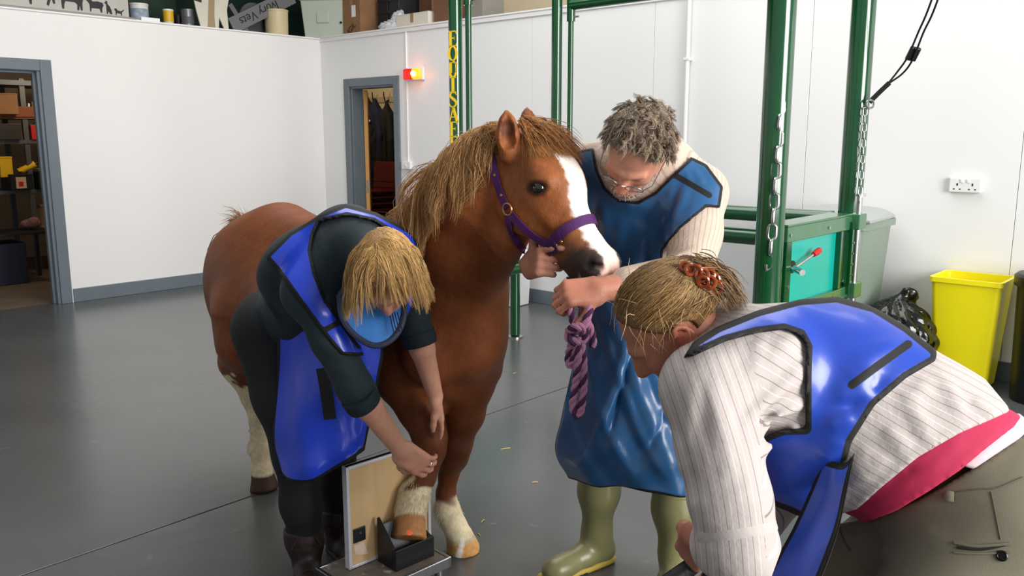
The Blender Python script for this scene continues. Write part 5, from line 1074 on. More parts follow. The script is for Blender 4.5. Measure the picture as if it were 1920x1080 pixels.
    base = [P(x, y, 2.255+.0009*(620-y)) for x, y in pts]; C_ = cr(base+[base[0]], 4)[:-1]; cen = C_.mean(0); nn = nrm(np.array((0, -1, .25)))
    V = [];
    for k_, bul in ((0, .018), (.45, .014), (.8, .006), (1, 0)): V.append((cen+(C_-cen)*k_+nn*bul) if k_ else None)
    mb = MB(); n = len(C_); Vv = [cen+nn*.018]+[p for v in V[1:] for p in v]+[p-nn*.008 for p in C_]+[cen-nn*.008]
    Fv = [(0, 1+i, 1+(i+1) % n) for i in range(n)]
    for a in range(3): Fv += [(1+a*n+i, 1+(a+1)*n+i, 1+(a+1)*n+(i+1) % n, 1+a*n+(i+1) % n) for i in range(n)]
    Fv += [(1+4*n, 1+3*n+(i+1) % n, 1+3*n+i) for i in range(n)]
    sh = mb.add(Vv, Fv).build('thyroid_shield', M('shield_blue', (.24, .50, .80), .45, var=.08, bump=.3, bscale=25), t, smooth=True); sh['label'] = 'pale blue neck shield with dark rim'
    MB().tube(list(C_), .0085, 8, closed=True).build('shield_rim', M('rim_grey', (.16, .19, .28), .7), sh, smooth=True)
    for k_ in range(4):
        x = 731+k_*5; a, b = P(x, 586, 2.262), P(x+9, 626-k_*2, 2.228)
        MB().tube([a+nn*.012, (a+b)/2+nn*.012, b+nn*.01], .0016, 6).build('printed_line', M('line_navy', (.04, .05, .16), .6), sh)
    # hair: a chin-length blonde bob falling with gravity
    Hs = SDF(hc-.2, hc+.2, .005); head(Hs, hc, f, u, .94); Hs.ell(hc+u*.036-f*.014, (.071, .091, .079), np.array((r, f, u)), .01); rng = np.random.default_rng(5); cap(Hs, hc+u*.036-f*.012, f, u, .94, t, (.60, .44, .25))
    n = 6500; v = rng.normal(size=(n*3, 3)); v /= np.linalg.norm(v, axis=1, keepdims=True); lf, lu, lr = v@f, v@u, v@r
    ok = (lu > -.55+.9*np.clip(lf, 0, 1)) & ~((lf > .45) & (lu < .62)); v = v[ok][:n]; n = len(v); lf, lu, lr = v@f, v@u, v@r
    r0 = hc+u*.04-f*.012+v*np.array((.078,)*3); r0 = r0-sgrad(Hs, r0)*(Hs.at(r0)-.002)[:, None]
    part = .28; side = np.sign(lr-part); tang = r[None]*side[:, None]*.95+f[None]*(.30+.35*np.clip(lf, 0, 1))[:, None]-u[None]*.12; ci = (np.round((lr+1)*8)+np.round((lf+1)*8)*17).astype(int) % 97; cd = np.random.default_rng(8).normal(0, .2, (97, 3)); tang = tang+cd[ci]+rng.normal(0, .05, (n, 3)); tang /= np.linalg.norm(tang, axis=1, keepdims=True)
    ln = rng.uniform(.105, .160, n)*np.where(lr < part, .88, 1)*np.random.default_rng(9).uniform(.8, 1.1, 97)[ci]; L = drape(Hs, r0, tang, ln, 16, .24, .004, .012, rng=rng); tt = np.linspace(0, 1, 16)[None, :, None]; cw = np.random.default_rng(13); L = L+v[:, None]*np.linspace(.002, .008, 16)[None, :, None]*rng.random((n, 1, 1))+cw.normal(0, 1, (97, 1, 3))[ci]*.006*np.sin(tt*5+cw.uniform(0, 6, (97, 1, 1))[ci])*tt; L[..., 0] += np.where(lr < part, 1, 0)[:, None]*.015*np.clip(tt[..., 0]-.55, 0, 1)**1.5*2
    L = clump(L, np.round((lr+1)*7)*100+np.round((lf+1)*7)*10+np.sign(lu)*1000, .60, .8)
    m_h = M('blonde_hair', (.8, .65, .4), .5, attr='Col', spec=.4); strands('hair', L, rng.uniform(.0005, .0009, n), m_h, t, lerpc(rng, n, (.66, .49, .28), (.86, .71, .46))*np.random.default_rng(10).uniform(.70, 1.2, 97)[ci][:, None])
    return t
# ================================================================== man in dark blue apron holding the head
def build_man():
    t = thing('person', 'grey-haired man in glasses and dark blue apron holding the halter', 'person', (.42, 2.75, 0))
    hip = np.array((.42, 2.76, .90)); nb = P(1222, 302, 2.45); hc = P(1195, 277, 2.285); f, u, r = hframe((-.38, -.33, -.86), (-.08, -.90, .40))
    shR, eR, wR = P(1105, 318, 2.52), P(1050, 455, 2.62), P(993, 497, 2.34); shL, eL, wL = P(1312, 362, 2.40), P(1292, 518, 2.22), P(1122, 544, 2.10)
    aR, aL = np.array((.30, 2.82, .10)), np.array((.545, 2.66, .10)); hR, hL = hip+np.array((-.09, .02, 0)), hip+np.array((.09, -.02, 0)); kR, kL = np.array((.31, 2.76, .48)), np.array((.53, 2.64, .48))
    lo, hi = (.0, 1.93, 0), (.86, 3.1, 1.72)
    S = SDF(lo, hi, .0055); q = head(S, hc, f, u, 1.0, True); S.cone(nb, hc-f*.02-u*.05, .062, .060, .03)
    S.cone(hip, nb-(nb-hip)*.2, .13, .14, .05).chain([hR, kR, aR], [.08, .048, .036], .03).chain([hL, kL, aL], [.08, .048, .036], .03)
    S.chain([shR, eR], [.05, .042], .03).chain([shL, eL], [.05, .042], .03).cone(nb, shR, .06, .05, .04).cone(nb, shL, .06, .05, .04)
    S.chain([eR, eR+(wR-eR)*.3, wR], [.042, .043, .030], .015).chain([eL, eL+(wL-eL)*.35, wL], [.042, .044, .031], .015)
    # his right hand comes round the jaw and grips the noseband; his left makes a fist on the lead rope under the chin
    hand(S, wR, P(1036, 484, 2.165)-wR, (-.22, -.90, .28), (.1, 0, 1), ((22, 16, 10), (66, 66, 34), (72, 70, 36), (74, 72, 38)), 1.06, ((.55, .80, .25), (.85, .35, .05), (.95, -.05, -.2)), .03)
    hand(S, wL, P(1072, 549, 2.075)-wL, (.05, -.75, .62), (-.5, -.3, -.75), ((58, 80, 40), (62, 82, 40), (64, 82, 42), (62, 80, 42)), .96, ((.55, .75, -.35), (.65, .35, -.75), (.5, .0, -.95)), .05)
    S.build('body', skin_mat('skin_ruddy', .48), t, 1, skin_col((.76, .53, .43), [(q(0, .108, -.03), .032, (.78, .40, .36), .7), (q(.036, .07, -.025), .03, (.78, .46, .39), .5), (q(-.036, .07, -.025), .03, (.78, .46, .39), .5), (q(0, .09, -.069), .022, (.65, .34, .32), .7), (P(1075, 545, 2.06), .10, (.74, .47, .38), .8), (wL, .12, (.70, .43, .34), .6), (P(1022, 485, 2.17), .10, (.80, .55, .45), .7)]))
    # sweater
    T = SDF(lo, hi, .0058); ax = nrm(nb-hip); rt = nrm(shL-shR); B = np.array((rt, ax, np.cross(rt, ax))); ch = P(1212, 400, 2.55)
    T.chain([hip, hip+(ch-hip)*.5, ch], [.155, .16, .16], .06).ell(ch+(0, .02, .02), (.205, .20, .145), B, .06).cone(ch, nb, .14, .075, .06).cone(nb+(nb-hip)*.0-np.array((0, 0, .02)), shR, .085, .072, .07).cone(nb-np.array((0, 0, .02)), shL, .085, .072, .07)
    fold(T, P(1240, 300, 2.35), P(1300, 330, 2.32), .03, .01)
    T2 = SDF(lo, hi, .0058); T2.D[:] = T.D; T2.chain([shL, shL+(eL-shL)*.5, eL], [.075, .070, .064], .03).cone(eL, eL+(wL-eL)*.68, .063, .050, .02).chain([shR, eR], [.072, .06], .03).cone(eR, eR+(wR-eR)*.55, .058, .05, .02)
    folds(T2, [((1260, 485), (1320, 470), .013, .012), ((1250, 505), (1310, 497), .013, .012), ((1215, 500), (1238, 545), .011, .010), ((1195, 505), (1212, 545), .010, .009), ((1258, 460), (1330, 440), .014, .010), ((1265, 430), (1335, 410), .014, .007)])
    def sleevecoord(V):
        d1 = nrm(eL-shL); x, y, _ = frame(d1, (0, 1, 0)); p = V-shL; tt = (p@d1); an = np.arctan2(p@y, p@x)*.065; d2 = nrm(wL-eL); x2, y2, _ = frame(d2, (0, 0, 1)); p2 = V-eL; an2 = np.arctan2(p2@y2, p2@x2)*.06; fa = (p2@d2 > .02) & (np.linalg.norm(p2-np.outer(p2@d2, d2), axis=1) < .09)
        return np.where(fa, an2, an)+2
    V, Fq = T2.mesh(1); sc1 = sleevecoord(V); me = fastmesh('sweater', V-absloc(t), Fq); setflt(me, sc1, 'rib'); mk = M_stripe('oatmeal_knit', (.80, .72, .65), 'rib', .0125, ((.5, .12, (.70, .62, .555)),), .85, .5); link('sweater', me, mk, t)['label'] = 'oatmeal ribbed knit sweater'
    # apron: bib shell plus wide skirt
    K = SDF(lo, hi, .0058); K.D[:] = T.D; K.chain([shL, shL+(eL-shL)*.55], [.078, .071], .04).cone(shR, shR+(eR-shR)*.4, .075, .07, .04)
    outer = [(1068, 300), (1085, 282), (1118, 276), (1140, 300), (1180, 320), (1250, 330), (1292, 292), (1325, 308), (1356, 350), (1350, 390), (1325, 388), (1275, 430), (1243, 470), (1240, 520), (1245, 640), (1050, 640), (1060, 420)]
    hole = [(1112, 270), (1120, 318), (1135, 352), (1160, 374), (1195, 378), (1228, 360), (1255, 333), (1295, 296), (1290, 250), (1200, 200), (1120, 220)]
    bnd = [[(1254, 322), (1330, 366)]]
    folds(K, [((1250, 370), (1228, 420), .016, .018), ((1232, 400), (1230, 500), .018, .022), ((1200, 430), (1180, 510), .016, .014), ((1165, 430), (1150, 515), .018, .014), ((1285, 350), (1262, 420), .014, .011), ((1262, 350), (1250, 400), .010, .008), ((1300, 320), (1318, 345), .010, .007), ((1285, 325), (1300, 340), .009, .006), ((1215, 440), (1210, 520), .012, -.012), ((1130, 390), (1145, 470), .02, .010), ((1170, 390), (1220, 385), .016, .006)], .012)
    A = shell(K, .012, .011, outer, hole); mat = M_edge('dark_blue_coated_cloth', (.145, .345, .53), (.03, .035, .045), .36, .008, bump=.35, bscale=18, coat=.18, var=.12)
    V, Fq = A.mesh(1); me = fastmesh('apron_bib', V-absloc(t), Fq); g = nearside(K, V, np.maximum(outline(V, outer, hole), .0-bandd(V, bnd))); setflt(me, g, 'edge'); o = link('apron_bib', me, mat, t); o['label'] = 'dark blue apron top with black binding'
    rows = [[(1062, 520, 2.60), (1110, 522, 2.48), (1170, 524, 2.44), (1235, 526, 2.44), (1300, 530, 2.56)],
            [(1092, 600, 2.62), (1130, 604, 2.50), (1185, 606, 2.45), (1245, 606, 2.45), (1308, 606, 2.58)],
            [(1076, 690, 2.62), (1125, 694, 2.48), (1185, 698, 2.42), (1248, 700, 2.42), (1312, 700, 2.54)],
            [(1054, 780, 2.62), (1112, 788, 2.46), (1180, 794, 2.40), (1248, 796, 2.38), (1310, 795, 2.46)],
            [(1042, 846, 2.62), (1105, 858, 2.46), (1175, 868, 2.38), (1245, 870, 2.36), (1306, 866, 2.44)],
            [(1066, 893, 2.62), (1118, 909, 2.47), (1178, 920, 2.39), (1246, 926, 2.37), (1296, 924, 2.43)]]
    rg = np.random.default_rng(12); fr_ = [(rg.uniform(0, 1), rg.uniform(-.9, .9), rg.uniform(.02, .06), rg.uniform(-1, 1)) for _ in range(12)]
    def wr(A):
        m, k, _ = A.shape; U = np.linspace(0, 1, m)[:, None]; W = np.linspace(0, 1, k)[None]; z = 0
        for a, sl, wd, am in fr_: z = z+am*.022*np.exp(-((U-a-sl*(W-.5))/wd)**2)*np.sin(np.pi*np.clip(W*1.1, 0, 1))
        z = z+.014*np.sin(U*8+W*4)*(.4+W)+.006*np.sin(U*19-W*13)+.005*np.sin(U*11+W*27)
        A = A.copy(); A[..., 1] += z; return A
    sk, _ = sheet('apron_skirt', rows, .010, mat, t, 14, wr); sk['label'] = 'dark blue apron skirt reaching the boot tops'
    # trousers and wellingtons
    Q = SDF((lo[0], lo[1]+.4, 0), (hi[0], hi[1], 1.1), .007); Q.chain([hR, kR, aR+(0, 0, .26)], [.11, .070, .056], .03).chain([hL, kL, aL+(0, 0, .26)], [.11, .070, .056], .03).ell(hip, (.17, .14, .14), None, .05); Q.build('trousers', M('dark_trousers', (.10, .10, .11), .85), t, 1)
    wm = (M('olive_rubber', (.47, .46, .31), .36, var=.07, bump=.2, bscale=18), M('yellow_sole', (.72, .62, .25), .6), None)
    for a, top, td in ((aR, np.array((.305, 2.78, .47)), (-.72, -.55)), (aL, np.array((.53, 2.655, .465)), (-.35, -.9))):
        b = boot('wellington_boot', a, td, top, wm, t, .075, .30, False); ax_ = nrm(top-a)
        MB().lathe([(.0745, -.012), (.078, -.010), (.078, 0), (.074, .001)], top, 32, ax=ax_).build('rim', wm[0], b, smooth=True)
        x_, y_, _ = frame(ax_, (0, 1, 0)); c_ = a+(top-a)*.62; ang0 = math.atan2(-y_[1], -x_[1]); 
        MB().tube([c_+(.0715-.005*(.5+.5*math.sin(2*k_)))*(math.cos(k_)*x_+math.sin(k_)*y_)+ax_*(.022*abs(math.sin(k_))) for k_ in np.linspace(0, 2*math.pi, 33)[:-1]], .0035, 6, closed=True).build('moulded_seam', wm[0], b, smooth=True)
    # glasses
    gl = MB(); 
    for s in (1, -1):
        gl.tube([q(s*(.033+.024*math.cos(a)), .112-.012*abs(math.cos(a))*0-.004*math.cos(a)*1, .000+.017*math.sin(a)) for a in np.linspace(0, 6.28, 21)[:-1]], .0014, 6, closed=True); gl.tube([q(s*.057, .108, .006), q(s*.074, .09, .008), q(s*.083, .0, .010), q(s*.083, -.02, -.006)], .0014, 6)
    gl.tube([q(.010, .114, .006), q(0, .118, .010), q(-.010, .114, .006)], .0014, 6); g_ = gl.build('glasses', M('spectacle_metal', (.55, .52, .5), .3, .9), t, smooth=True)
    for s in (1, -1): MB().lathe([(.0, .0), (.0225, .0), (.0225, .0012), (0, .0012)], q(s*.033, .1115, 0), 24, ax=f, sx=.75, sy=1.0).build('lens', M('lens_glass', (.9, .9, .92), .03, trans=.9, alpha=.25), g_)
    MB().tube(cr([q(.083, -.02, -.006), q(.10, -.03, -.06), q(.085, -.07, -.10)], 5), .0025, 6).tube(cr([q(-.083, -.02, -.006), q(-.098, -.03, -.06), q(-.085, -.07, -.10)], 5), .0025, 6).build('glasses_cord', M('cord_blue', (.1, .15, .35), .8), g_, smooth=True)
    # curly grey hair, stubble
    Hs = SDF(hc-.22, hc+.22, .005); head(Hs, hc, f, u, 1.0, True); Hs.ell(hc+u*.038-f*.016, (.076, .095, .076), np.array((r, f, u)), .01); rng = np.random.default_rng(15); cap(Hs, hc+u*.045-f*.012, f, u, 1.0, t, (.38, .33, .29)); n = 6500
    v = rng.normal(size=(n*3, 3)); v /= np.linalg.norm(v, axis=1, keepdims=True); lf, lu = v@f, v@u; ok = (lu > -.5+1.15*np.clip(lf+.15, 0, 1)) & ~((lf > .55) & (lu < .72)); v = v[ok][:n]; n = len(v); lf, lu, lr = v@f, v@u, v@r
    r0 = hc+u*.045-f*.012+v*.08; r0 = r0-sgrad(Hs, r0)*(Hs.at(r0)-.001)[:, None]; ci = (np.round((lr+1)*7)*31+np.round((lf+1)*7)*17+np.round((lu+1)*5)).astype(int) % 131; cg = np.random.default_rng(16); cd = cg.normal(0, .55, (131, 3))
    d0 = v*.40+f[None]*.50-u[None]*.15+cd[ci]+rng.normal(0, .05, (n, 3)); d0 /= np.linalg.norm(d0, axis=1, keepdims=True); k = 14; L = drape(Hs, r0, d0, rng.uniform(.034, .058, n), k, .05, .003, .025, rng=rng)
    ph = cg.uniform(0, 6.28, 131)[ci][:, None]+rng.normal(0, .14, (n, 1)); tt = np.linspace(0, 1, k)[None]; fq = cg.uniform(7, 12, 131)[ci][:, None]; e1 = np.cross(v, r); e2 = np.cross(v, e1)
    L = L+(np.sin(ph+tt*fq)*tt*.014)[..., None]*e1[:, None]+(np.cos(ph+tt*fq)*tt*.014)[..., None]*e2[:, None]
    L = clump(L, np.round((lr+1)*6)*100+np.round((lf+1)*6)*10+np.sign(lu)*1000, .55, 1.)
    m_h = M('grey_hair', (.4, .36, .32), .5, attr='Col', spec=.4); strands('hair', L, rng.uniform(.0005, .0010, n), m_h, t, lerpc(rng, n, (.44, .375, .315), (.72, .64, .545))*cg.uniform(.6, 1.25, 131)[ci][:, None])
    n = 700; v = rng.normal(size=(n*4, 3)); v /= np.linalg.norm(v, axis=1, keepdims=True); pp = q(0, .05, -.075)+v*np.array((.075,)*3); lo_ = (pp-hc)@u; fo_ = (pp-hc)@f; pp = pp[(lo_ < -.05) & (fo_ > .0)][:n]; pp = pp-sgrad(Hs, pp)*Hs.at(pp)[:, None]; n = len(pp); dd = sgrad(Hs, pp)*.6-u*.5+rng.normal(0, .25, (n, 3)); dd /= np.linalg.norm(dd, axis=1, keepdims=True)
    strands('beard', drape(Hs, pp, dd, rng.uniform(.008, .016, n), 4, .1, .001, .1, rng=rng), .0008, m_h, t, lerpc(rng, n, (.45, .4, .36), (.85, .82, .78)))
    return t
# ================================================================== woman in striped shirt, in front
W2K = .94
def Q2(x, y, Y): return P(x, y, Y*W2K)
def build_woman_front():
    t = thing('person', 'bending woman in striped shirt, blue apron and olive trousers, hair in an amber clip', 'person', (.86, 1.66, 0))
    hip = Q2(1815, 950, 1.74); nb = Q2(1372, 640, 1.86); ch = Q2(1500, 735, 1.85); wa = Q2(1660, 800, 1.80); hc = Q2(1256, 612, 1.83); f, u, r = hframe((-.68, .12, -.72), (-.70, -.12, .66))
    shL, eL, wL = Q2(1325, 728, 1.68), Q2(1388, 1030, 1.56), Q2(1308, 1010, 1.74); shR, eR, wR = Q2(1400, 720, 2.02), Q2(1465, 900, 2.05), Q2(1345, 1080, 1.98)
    lo, hi = (.16, 1.22, 0), (1.5, 2.35, 1.30)
    kL, kR = np.array((.62, 1.42, .42)), np.array((.66, 1.82, .42)); aL, aR = np.array((.95, 1.45, .09)), np.array((.92, 1.85, .09)); hL, hR = hip+np.array((.0, -.09, -.02)), hip+np.array((0, .09, -.02))
    S = SDF(lo, hi, .0055); q = head(S, hc, f, u, 1.0); S.cone(nb, hc-f*.03-u*.055, .055, .052, .03)
    S.chain([hip, wa, ch, nb], [.12, .11, .11, .06], .05).chain([hL, kL, aL], [.085, .055, .04], .03).chain([hR, kR, aR], [.085, .055, .04], .03)
    S.cone(nb, shL, .055, .05, .04).cone(nb, shR, .055, .05, .04).chain([shL, eL], [.045, .038], .03).chain([shR, eR, wR], [.045, .038, .027], .03).chain([eL, eL+(wL-eL)*.35, wL], [.040, .040, .027], .015)
    hand(S, wL, Q2(1290, 1046, 1.80)-wL, (-.55, -.75, .35), (-.3, .2, .9), ((55, 70, 35), (58, 72, 35), (60, 74, 36), (60, 72, 36)), .98, ((.7, .6, -.3), (.75, .3, -.65), (.7, .0, -.8)), .05)
    hand(S, wR, Q2(1310, 1110, 1.95)-wR, (.2, .8, .5), (-.3, -.2, .9), ((50, 60, 30),)*4, .98)
    S.build('body', skin_mat('skin_tanned'), t, 1, skin_col((.70, .46, .37), [(q(-.080, -.012, -.004), .035, (.78, .38, .30), .8), (q(0, .11, -.034), .03, (.72, .42, .36), .5), (q(0, .09, -.069), .022, (.62, .33, .31), .7), (Q2(1310, 1020, 1.75), .09, (.50, .30, .24), .5)]))
    # trunk form
    T = SDF(lo, hi, .0062); d1 = nrm(nb-wa); sd_ = nrm(np.cross(d1, (0, 0, 1))); B1 = np.array((d1, sd_, np.cross(d1, sd_)))
    T.chain([hip+(.03, 0, .0), Q2(1745, 862, 1.77), wa, Q2(1570, 765, 1.83), ch, Q2(1425, 690, 1.85)], [.185, .165, .152, .150, .148, .11], .06).cone(ch, nb, .12, .07, .05)
    T.ell(Q2(1560, 705, 1.87), (.17, .17, .13), B1, .06).ell(Q2(1500, 850, 1.88), (.10, .15, .09), B1, .05)
    T.cone(Q2(1440, 675, 1.83), shL, .10, .062, .06).cone(Q2(1440, 675, 1.86), shR, .10, .07, .06)
    # trousers
    Qt = SDF(lo, hi, .0068); Qt.chain([Q2(1760, 905, 1.76), hip+(.02, 0, -.02)], [.160, .182], .05).ell(hip+np.array((.055, -.075, .0)), (.15, .13, .16), None, .06).ell(hip+np.array((.055, .085, .0)), (.15, .13, .16), None, .06)
    Qt.chain([hL, kL, aL+(0, 0, .03)], [.135, .085, .06], .06).chain([hR, kR, aR+(0, 0, .03)], [.135, .085, .06], .06)
    folds(Qt, [((1585, 1005), (1680, 1042), .014, .009), ((1600, 1060), (1720, 1020), .016, .008), ((1640, 1000), (1760, 1015), .016, .007), ((1580, 1040), (1640, 1078), .012, .008), ((1690, 985), (1760, 1000), .014, .006)])
    waist = [(1500, 1010), (1556, 985), (1640, 970), (1720, 938), (1780, 905), (1850, 860), (1908, 820), (1990, 800), (2300, 900), (2300, 2500), (1200, 2500), (1400, 1200)]
    I = np.argwhere(np.abs(Qt.D) < .03); g = outline(Qt.pos(I), waist); Qt.D[I[:, 0], I[:, 1], I[:, 2]] = np.maximum(Qt.D[I[:, 0], I[:, 1], I[:, 2]], g)
    olive = M('olive_cotton', (.42, .40, .33), .85, var=.06, vscale=8, bump=.12, bscale=420); tr, VT = Qt.build('trousers', olive, t, 1); bv = bvh_of(tr)
    camv = Vector((0, 0, CAMH))
    def on(bv_, x, y, off=.002):
        d = Vector(P(x, y, 1.).tolist())-camv; h = bv_.ray_cast(camv, d.normalized())
        return (np.array(h[0])+np.array(h[1])*off) if h[0] is not None else P(x, y, 1.6)
    m_st = M('olive_stitch', (.35, .33, .275), .9)
    def seam(name, pts, rad, mat, bv_, par, n=6, off=.001):
        L = [on(bv_, *p, off=off) for p in cr([np.array(p) for p in pts], n)]; return MB().tube(L, rad, 6).build(name, mat, par, smooth=True)
    seam('waist_seam', [(1775, 930), (1800, 922), (1840, 917), (1870, 915), (1918, 895)], .0012, m_st, bv, tr); seam('yoke_seam', [(1858, 922), (1866, 960), (1876, 1012)], .0012, m_st, bv, tr); seam('pocket_seam', [(1574, 990), (1582, 1012), (1594, 1032)], .0016, m_st, bv, tr)
    seam('pocket_welt', [(1789, 1018), (1830, 1024), (1893, 1020)], .0035, olive, bv, tr); seam('pocket_welt', [(1789, 1036), (1830, 1038), (1893, 1036)], .0022, olive, bv, tr); seam('pocket_opening', [(1794, 1027), (1840, 1030), (1888, 1021)], .0026, M('pocket_dark', (.12, .11, .09), .9), bv, tr)
    p = on(bv, 1878, 1042, .002); nn = nrm(np.array((0, 0, CAMH))-p); bt = MB().lathe([(.0095, -.002), (.0098, .002), (.0075, .004), (.006, .0025), (0, .0025)], p, 20, ax=nn).build('button', M('button_dark', (.09, .085, .08), .3, .6), tr, smooth=True)
    a, b = on(bv, 1780, 922, .004), on(bv, 1780, 940, .004); MB().tube([a, (a+b)/2+nn*.003, b], .0085, 8, flat=.35, up=nn).build('belt_loop', olive, tr, smooth=True)
    # pink vest hem and pale under-layer, then the shirt
    def garment(name, off, poly, mat, hole=None, base=T, attrs=None, folds=(), bind=None):
        K = SDF.like(base)
        globals()['folds'](K, [(a[:2], b[:2], w_, am) for a, b, w_, am in folds], off)
        A = shell(K, off, .0115, poly, hole); V, Fq = A.mesh(1); me = fastmesh(name, V-absloc(t), Fq)
        if attrs: attrs(me, V)
        return link(name, me, mat, t), V
    TT = SDF(lo, hi, .0062); TT.D[:] = np.minimum(T.D, Qt.D+.004) if 0 else T.D
    garment('under_vest', .004, [(1800, 872), (1880, 800), (1912, 770), (1940, 795), (1912, 822), (1870, 850), (1825, 880)], M('pale_cotton', (.80, .70, .72), .8), base=T)
    garment('pink_top', .010, [(1550, 975), (1600, 930), (1700, 860), (1880, 760), (1915, 780), (1902, 800), (1850, 840), (1800, 882), (1740, 922), (1680, 958), (1620, 981), (1556, 983)], M('raspberry_jersey', (.70, .12, .28), .8, bump=.15, bscale=40), base=T,
            folds=[((1580, 970, 1.6), (1700, 905, 1.6), .012, .008), ((1640, 950, 1.6), (1760, 870, 1.6), .012, .008), ((1700, 900, 1.6), (1800, 830, 1.6), .010, .007), ((1600, 950, 1.6), (1640, 960, 1.6), .012, .007), ((1660, 900, 1.6), (1720, 875, 1.6), .010, -.006)])
    sp0, sp1 = Q2(1720, 850, 1.78), Q2(1400, 650, 1.86)
    def stripe(me, V):
        d = nrm(sp1-sp0); x, y, _ = frame(d, (0, 0, 1)); p = V-(sp0+sp1)/2; an = np.arctan2(p@y, p@x)*.17+3; d2 = nrm(eL-shL); x2, y2, _ = frame(d2, (0, 1, 0)); p2 = V-shL; tt = p2@d2; rad = np.linalg.norm(p2-np.outer(tt, d2), axis=1); sdv = nrm(np.cross(d2, nrm(np.array((0, 0, CAMH))-shL))); an2 = p2@sdv*1.15+.018*np.sin(tt*9)+3; lr_ = np.clip((p2@nrm(Q2(1500, 720, 1.75)-shL)-.062+tt*.1)/.004, -1, 1)
        setflt(me, np.where((tt > -.10) & (rad < .105) & (lr_ < 0), an2, an), 'weave')
    TS = SDF(lo, hi, .0062); TS.D[:] = T.D; TS.cone(shL, shL-(shL-Q2(1440, 690, 1.76))*.8, .068, .09, .04).chain([shL, shL+(eL-shL)*.35, shL+(eL-shL)*.7, eL+(eL-shL)*.04], [.066, .063, .059, .053], .02).chain([eL, eL+(wL-eL)*.35], [.052, .050], .02).chain([shR, eR], [.075, .06], .03).cone(eR, eR+(wR-eR)*.4, .058, .05, .02)
    folds(TS, [((1400, 705), (1490, 640), .014, 0.0192), ((1400, 790), (1505, 690), .013, 0.0224), ((1415, 815), (1505, 755), .012, 0.0192), ((1430, 850), (1500, 800), .011, 0.0160), ((1470, 645), (1440, 690), .012, 0.0128), ((1430, 640), (1410, 690), .012, 0.0112),
        ((1300, 730), (1285, 890), .014, 0.0144), ((1352, 760), (1365, 880), .014, 0.0224), ((1300, 950), (1395, 925), .013, 0.0176), ((1325, 980), (1415, 955), .011, 0.0192), ((1335, 1035), (1420, 1015), .011, 0.0160), ((1345, 1060), (1415, 1048), .010, 0.0144), ((1280, 880), (1350, 850), .014, 0.0160), ((1335, 720), (1350, 830), .012, 0.0144), ((1275, 800), (1300, 900), .012, -0.0112),
        ((1605, 900), (1660, 850), .015, 0.0160), ((1700, 750), (1740, 820), .016, 0.0128), ((1770, 715), (1800, 780), .016, 0.0128), ((1630, 840), (1600, 880), .016, 0.0160), ((1820, 750), (1870, 785), .016, 0.0112), ((1660, 800), (1700, 850), .016, 0.0144), ((1740, 720), (1690, 760), .014, 0.0096)], .016)
    shirt_m = M_stripe('striped_shirt_cloth', (.715, .675, .655), 'weave', .024, ((.25, .030, (.53, .475, .46)), (.75, .035, (.81, .78, .765)), (.5, .016, (.72, .68, .67))), .75, .3)
    shirt_poly = [(1240, 560), (1330, 560), (1420, 570), (1600, 560), (1760, 640), (1830, 690), (1890, 762), (1893, 772), (1800, 812), (1720, 858), (1650, 916), (1608, 955), (1560, 968), (1480, 990), (1440, 1100), (1300, 1100), (1230, 900), (1220, 640)]
    o, V = garment('shirt', .016, shirt_poly, shirt_m, base=TS, attrs=stripe); o['label'] = 'pale shirt with fine stripes and rolled sleeves'
    # sleeve roll and collar
    cfd = nrm(eL-shL); pc_ = shL+(eL-shL)*.88; x_, y_, _ = frame(cfd, (0, 1, 0)); MB().lathe([(.062, -.016), (.0735, -.014), (.0745, .008), (.071, .016), (.058, .016)], pc_, 40, ax=cfd).build('sleeve_roll', M('cuff_pale', (.74, .70, .68), .75, var=.05, bump=.3, bscale=80), o, smooth=True)
    co = MB().tube(cr([Q2(1296, 668, 1.74), Q2(1303, 630, 1.80), Q2(1330, 600, 1.87), Q2(1372, 588, 1.93), Q2(1395, 600, 1.99)], 6), .026, 12, flat=.35, up=(-.6, -.5, .5)).build('collar', M('collar_pale', (.80, .77, .76), .75, bump=.2, bscale=80), o, smooth=True)
    MB().tube(cr([Q2(1300, 690, 1.73), Q2(1304, 645, 1.79), Q2(1318, 615, 1.85)], 5), .020, 10, flat=.35, up=(-.7, -.3, .3)).build('neck_shield', M('collar_blue', (.06, .13, .24), .6), t, smooth=True)
    # apron: one panel across the back and round the ribs, strap over the shoulder, breast panel below, trailing tail
    blue = M_edge('bright_blue_vinyl', (.13, .265, .68), (.015, .016, .02), .34, .012, bump=.3, bscale=12, coat=.22)
    outer = [(1280, 672), (1300, 640), (1345, 612), (1420, 582), (1500, 561), (1570, 556), (1640, 575), (1700, 612), (1757, 658), (1755, 676), (1700, 708), (1640, 760), (1596, 830), (1582, 890), (1578, 960), (1540, 990), (1480, 960), (1430, 942), (1385, 862), (1400, 842), (1440, 815), (1470, 804), (1510, 803), (1510, 700), (1512, 650), (1500, 628), (1470, 618), (1420, 624), (1360, 640), (1300, 668)]
    def edges(me, V): setflt(me, nearside(TA, V, np.maximum(outline(V, outer), -.004-bandd(V, [[(1597, 722), (1640, 690), (1703, 645)]]))), 'edge')
    TA = SDF.like(T); TA.cone(shL, shL-(shL-Q2(1440, 690, 1.76))*.8, .068, .09, .04).cone(nb, shL, .075, .06, .05)
